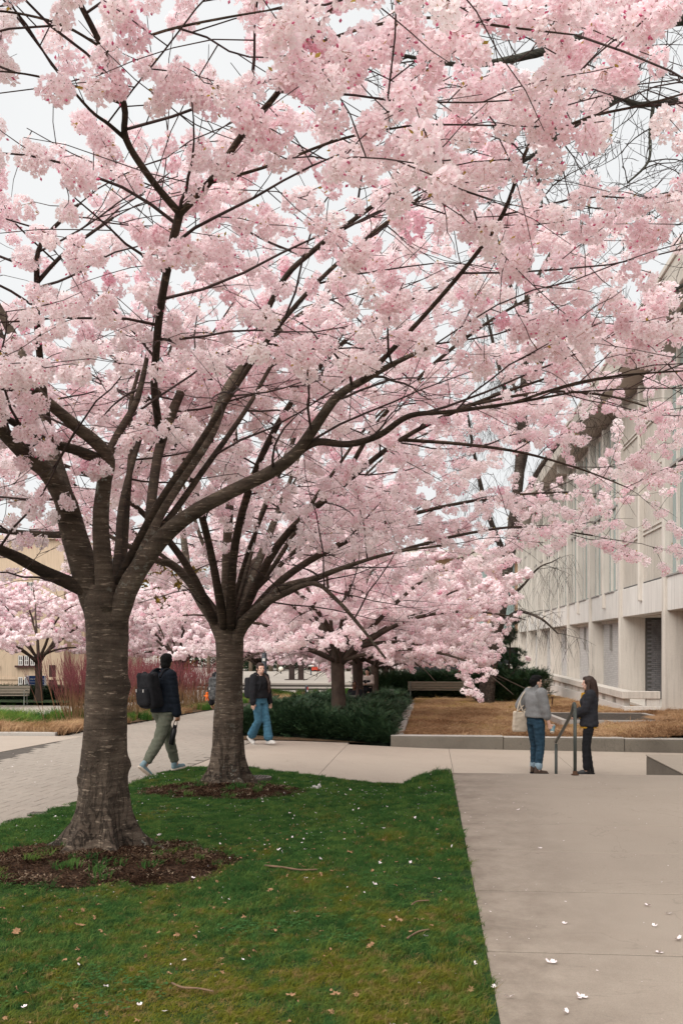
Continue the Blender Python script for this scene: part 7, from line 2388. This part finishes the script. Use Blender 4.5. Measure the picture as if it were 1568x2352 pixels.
def put(protos_, spots, fmt):
    used = set()
    for k, (pxx, d, sc) in enumerate(spots):
        src = protos_[k % len(protos_)]
        o = src if id(src) not in used else copy_tree(src)
        used.add(id(src))
        c = P(pxx, 1483, d)
        o.location = (c.x, c.y, float(zg(c.y))); o.scale = (sc,) * 3; o.rotation_euler = (0, 0, k * 1.9)
        o['label'] = fmt
put(bf, [(480, 122, 1), (530, 130, 1.1), (575, 118, 1), (622, 121, 1.15), (640, 140, 1.2), (690, 136, 1.1), (720, 150, 1.3), (770, 128, 1), (800, 145, 1.2), (850, 150, 1.2), (900, 140, 1.1), (960, 130, 1), (1010, 120, 1), (1060, 124, 1.1), (430, 140, 1.2), (380, 150, 1.2), (660, 160, 1.4), (560, 165, 1.4), (500, 170, 1.4), (740, 170, 1.5), (870, 172, 1.5), (1100, 150, 1.3)], 'bare brown tree in the wood beyond the plaza')
put(cf, [(600, 150, 1), (583, 126, .45), (710, 160, 1.1), (750, 140, .9), (785, 165, 1.2), (830, 160, 1.1), (895, 160, 1.1), (980, 150, 1), (1050, 145, 1), (670, 175, 1.3), (540, 180, 1.3), (940, 178, 1.3), (450, 180, 1.3), (1130, 160, 1.2)], 'dark conifer in the wood beyond the plaza')
# trees outside the frame's edges that close the wood off
put([bf[1]], [], '')
# ochre tree behind the pink crowns
MAT['ochre'] = leafy('ochre_leaf', (0.25, 0.16, 0.035), (0.13, 0.085, 0.022), .3, 1.5)
c = P(390, 1483, 84)
oc_ = empty('ochre_tree', (c.x, c.y, float(zg(c.y))), 'yellow-brown leafing tree behind the pink crowns', 'tree')
oc_.scale = (1.6, 1.6, 1.65)
rng = random.Random(909)
tp = grow(rng, Vector((0, 0, -.2)), Vector((0, 0, 1)), 5.5, 6, .05, .02)
MB().tube(tp, [.25 - .03 * k for k in range(7)], 8).build('trunk', MAT['wood_far'], oc_, True)
V, F, tw = [], [], []
for k in range(60):
    p, t = lerp_poly(tp, rng.uniform(.2, 1))
    b = grow(rng, p, vdir(rng.uniform(0, 360), rng.uniform(0, 60)), rng.uniform(1.2, 2.9), 5, .2, .03)
    tw.append((b, [.04, .034, .028, .022, .016, .01], 4))
    for q in range(130):
        e, _ = lerp_poly(b, rng.uniform(.25, 1)); e = e + rand_unit(rng) * rng.uniform(0, .5)
        d = sph(rng) * rng.uniform(.06, .12); s_ = d.orthogonal() * .6
        o = len(V); V += [tuple(e - s_), tuple(e + d), tuple(e + s_), tuple(e - d)]; F.append((o, o + 1, o + 2, o + 3))
build_twigs('branches', tw, MAT['wood_far'], oc_)
finish(bpy.data.objects.new('crown', mesh_from('crown', V, np.array(F, dtype=np.int32), MAT['ochre'])), oc_)
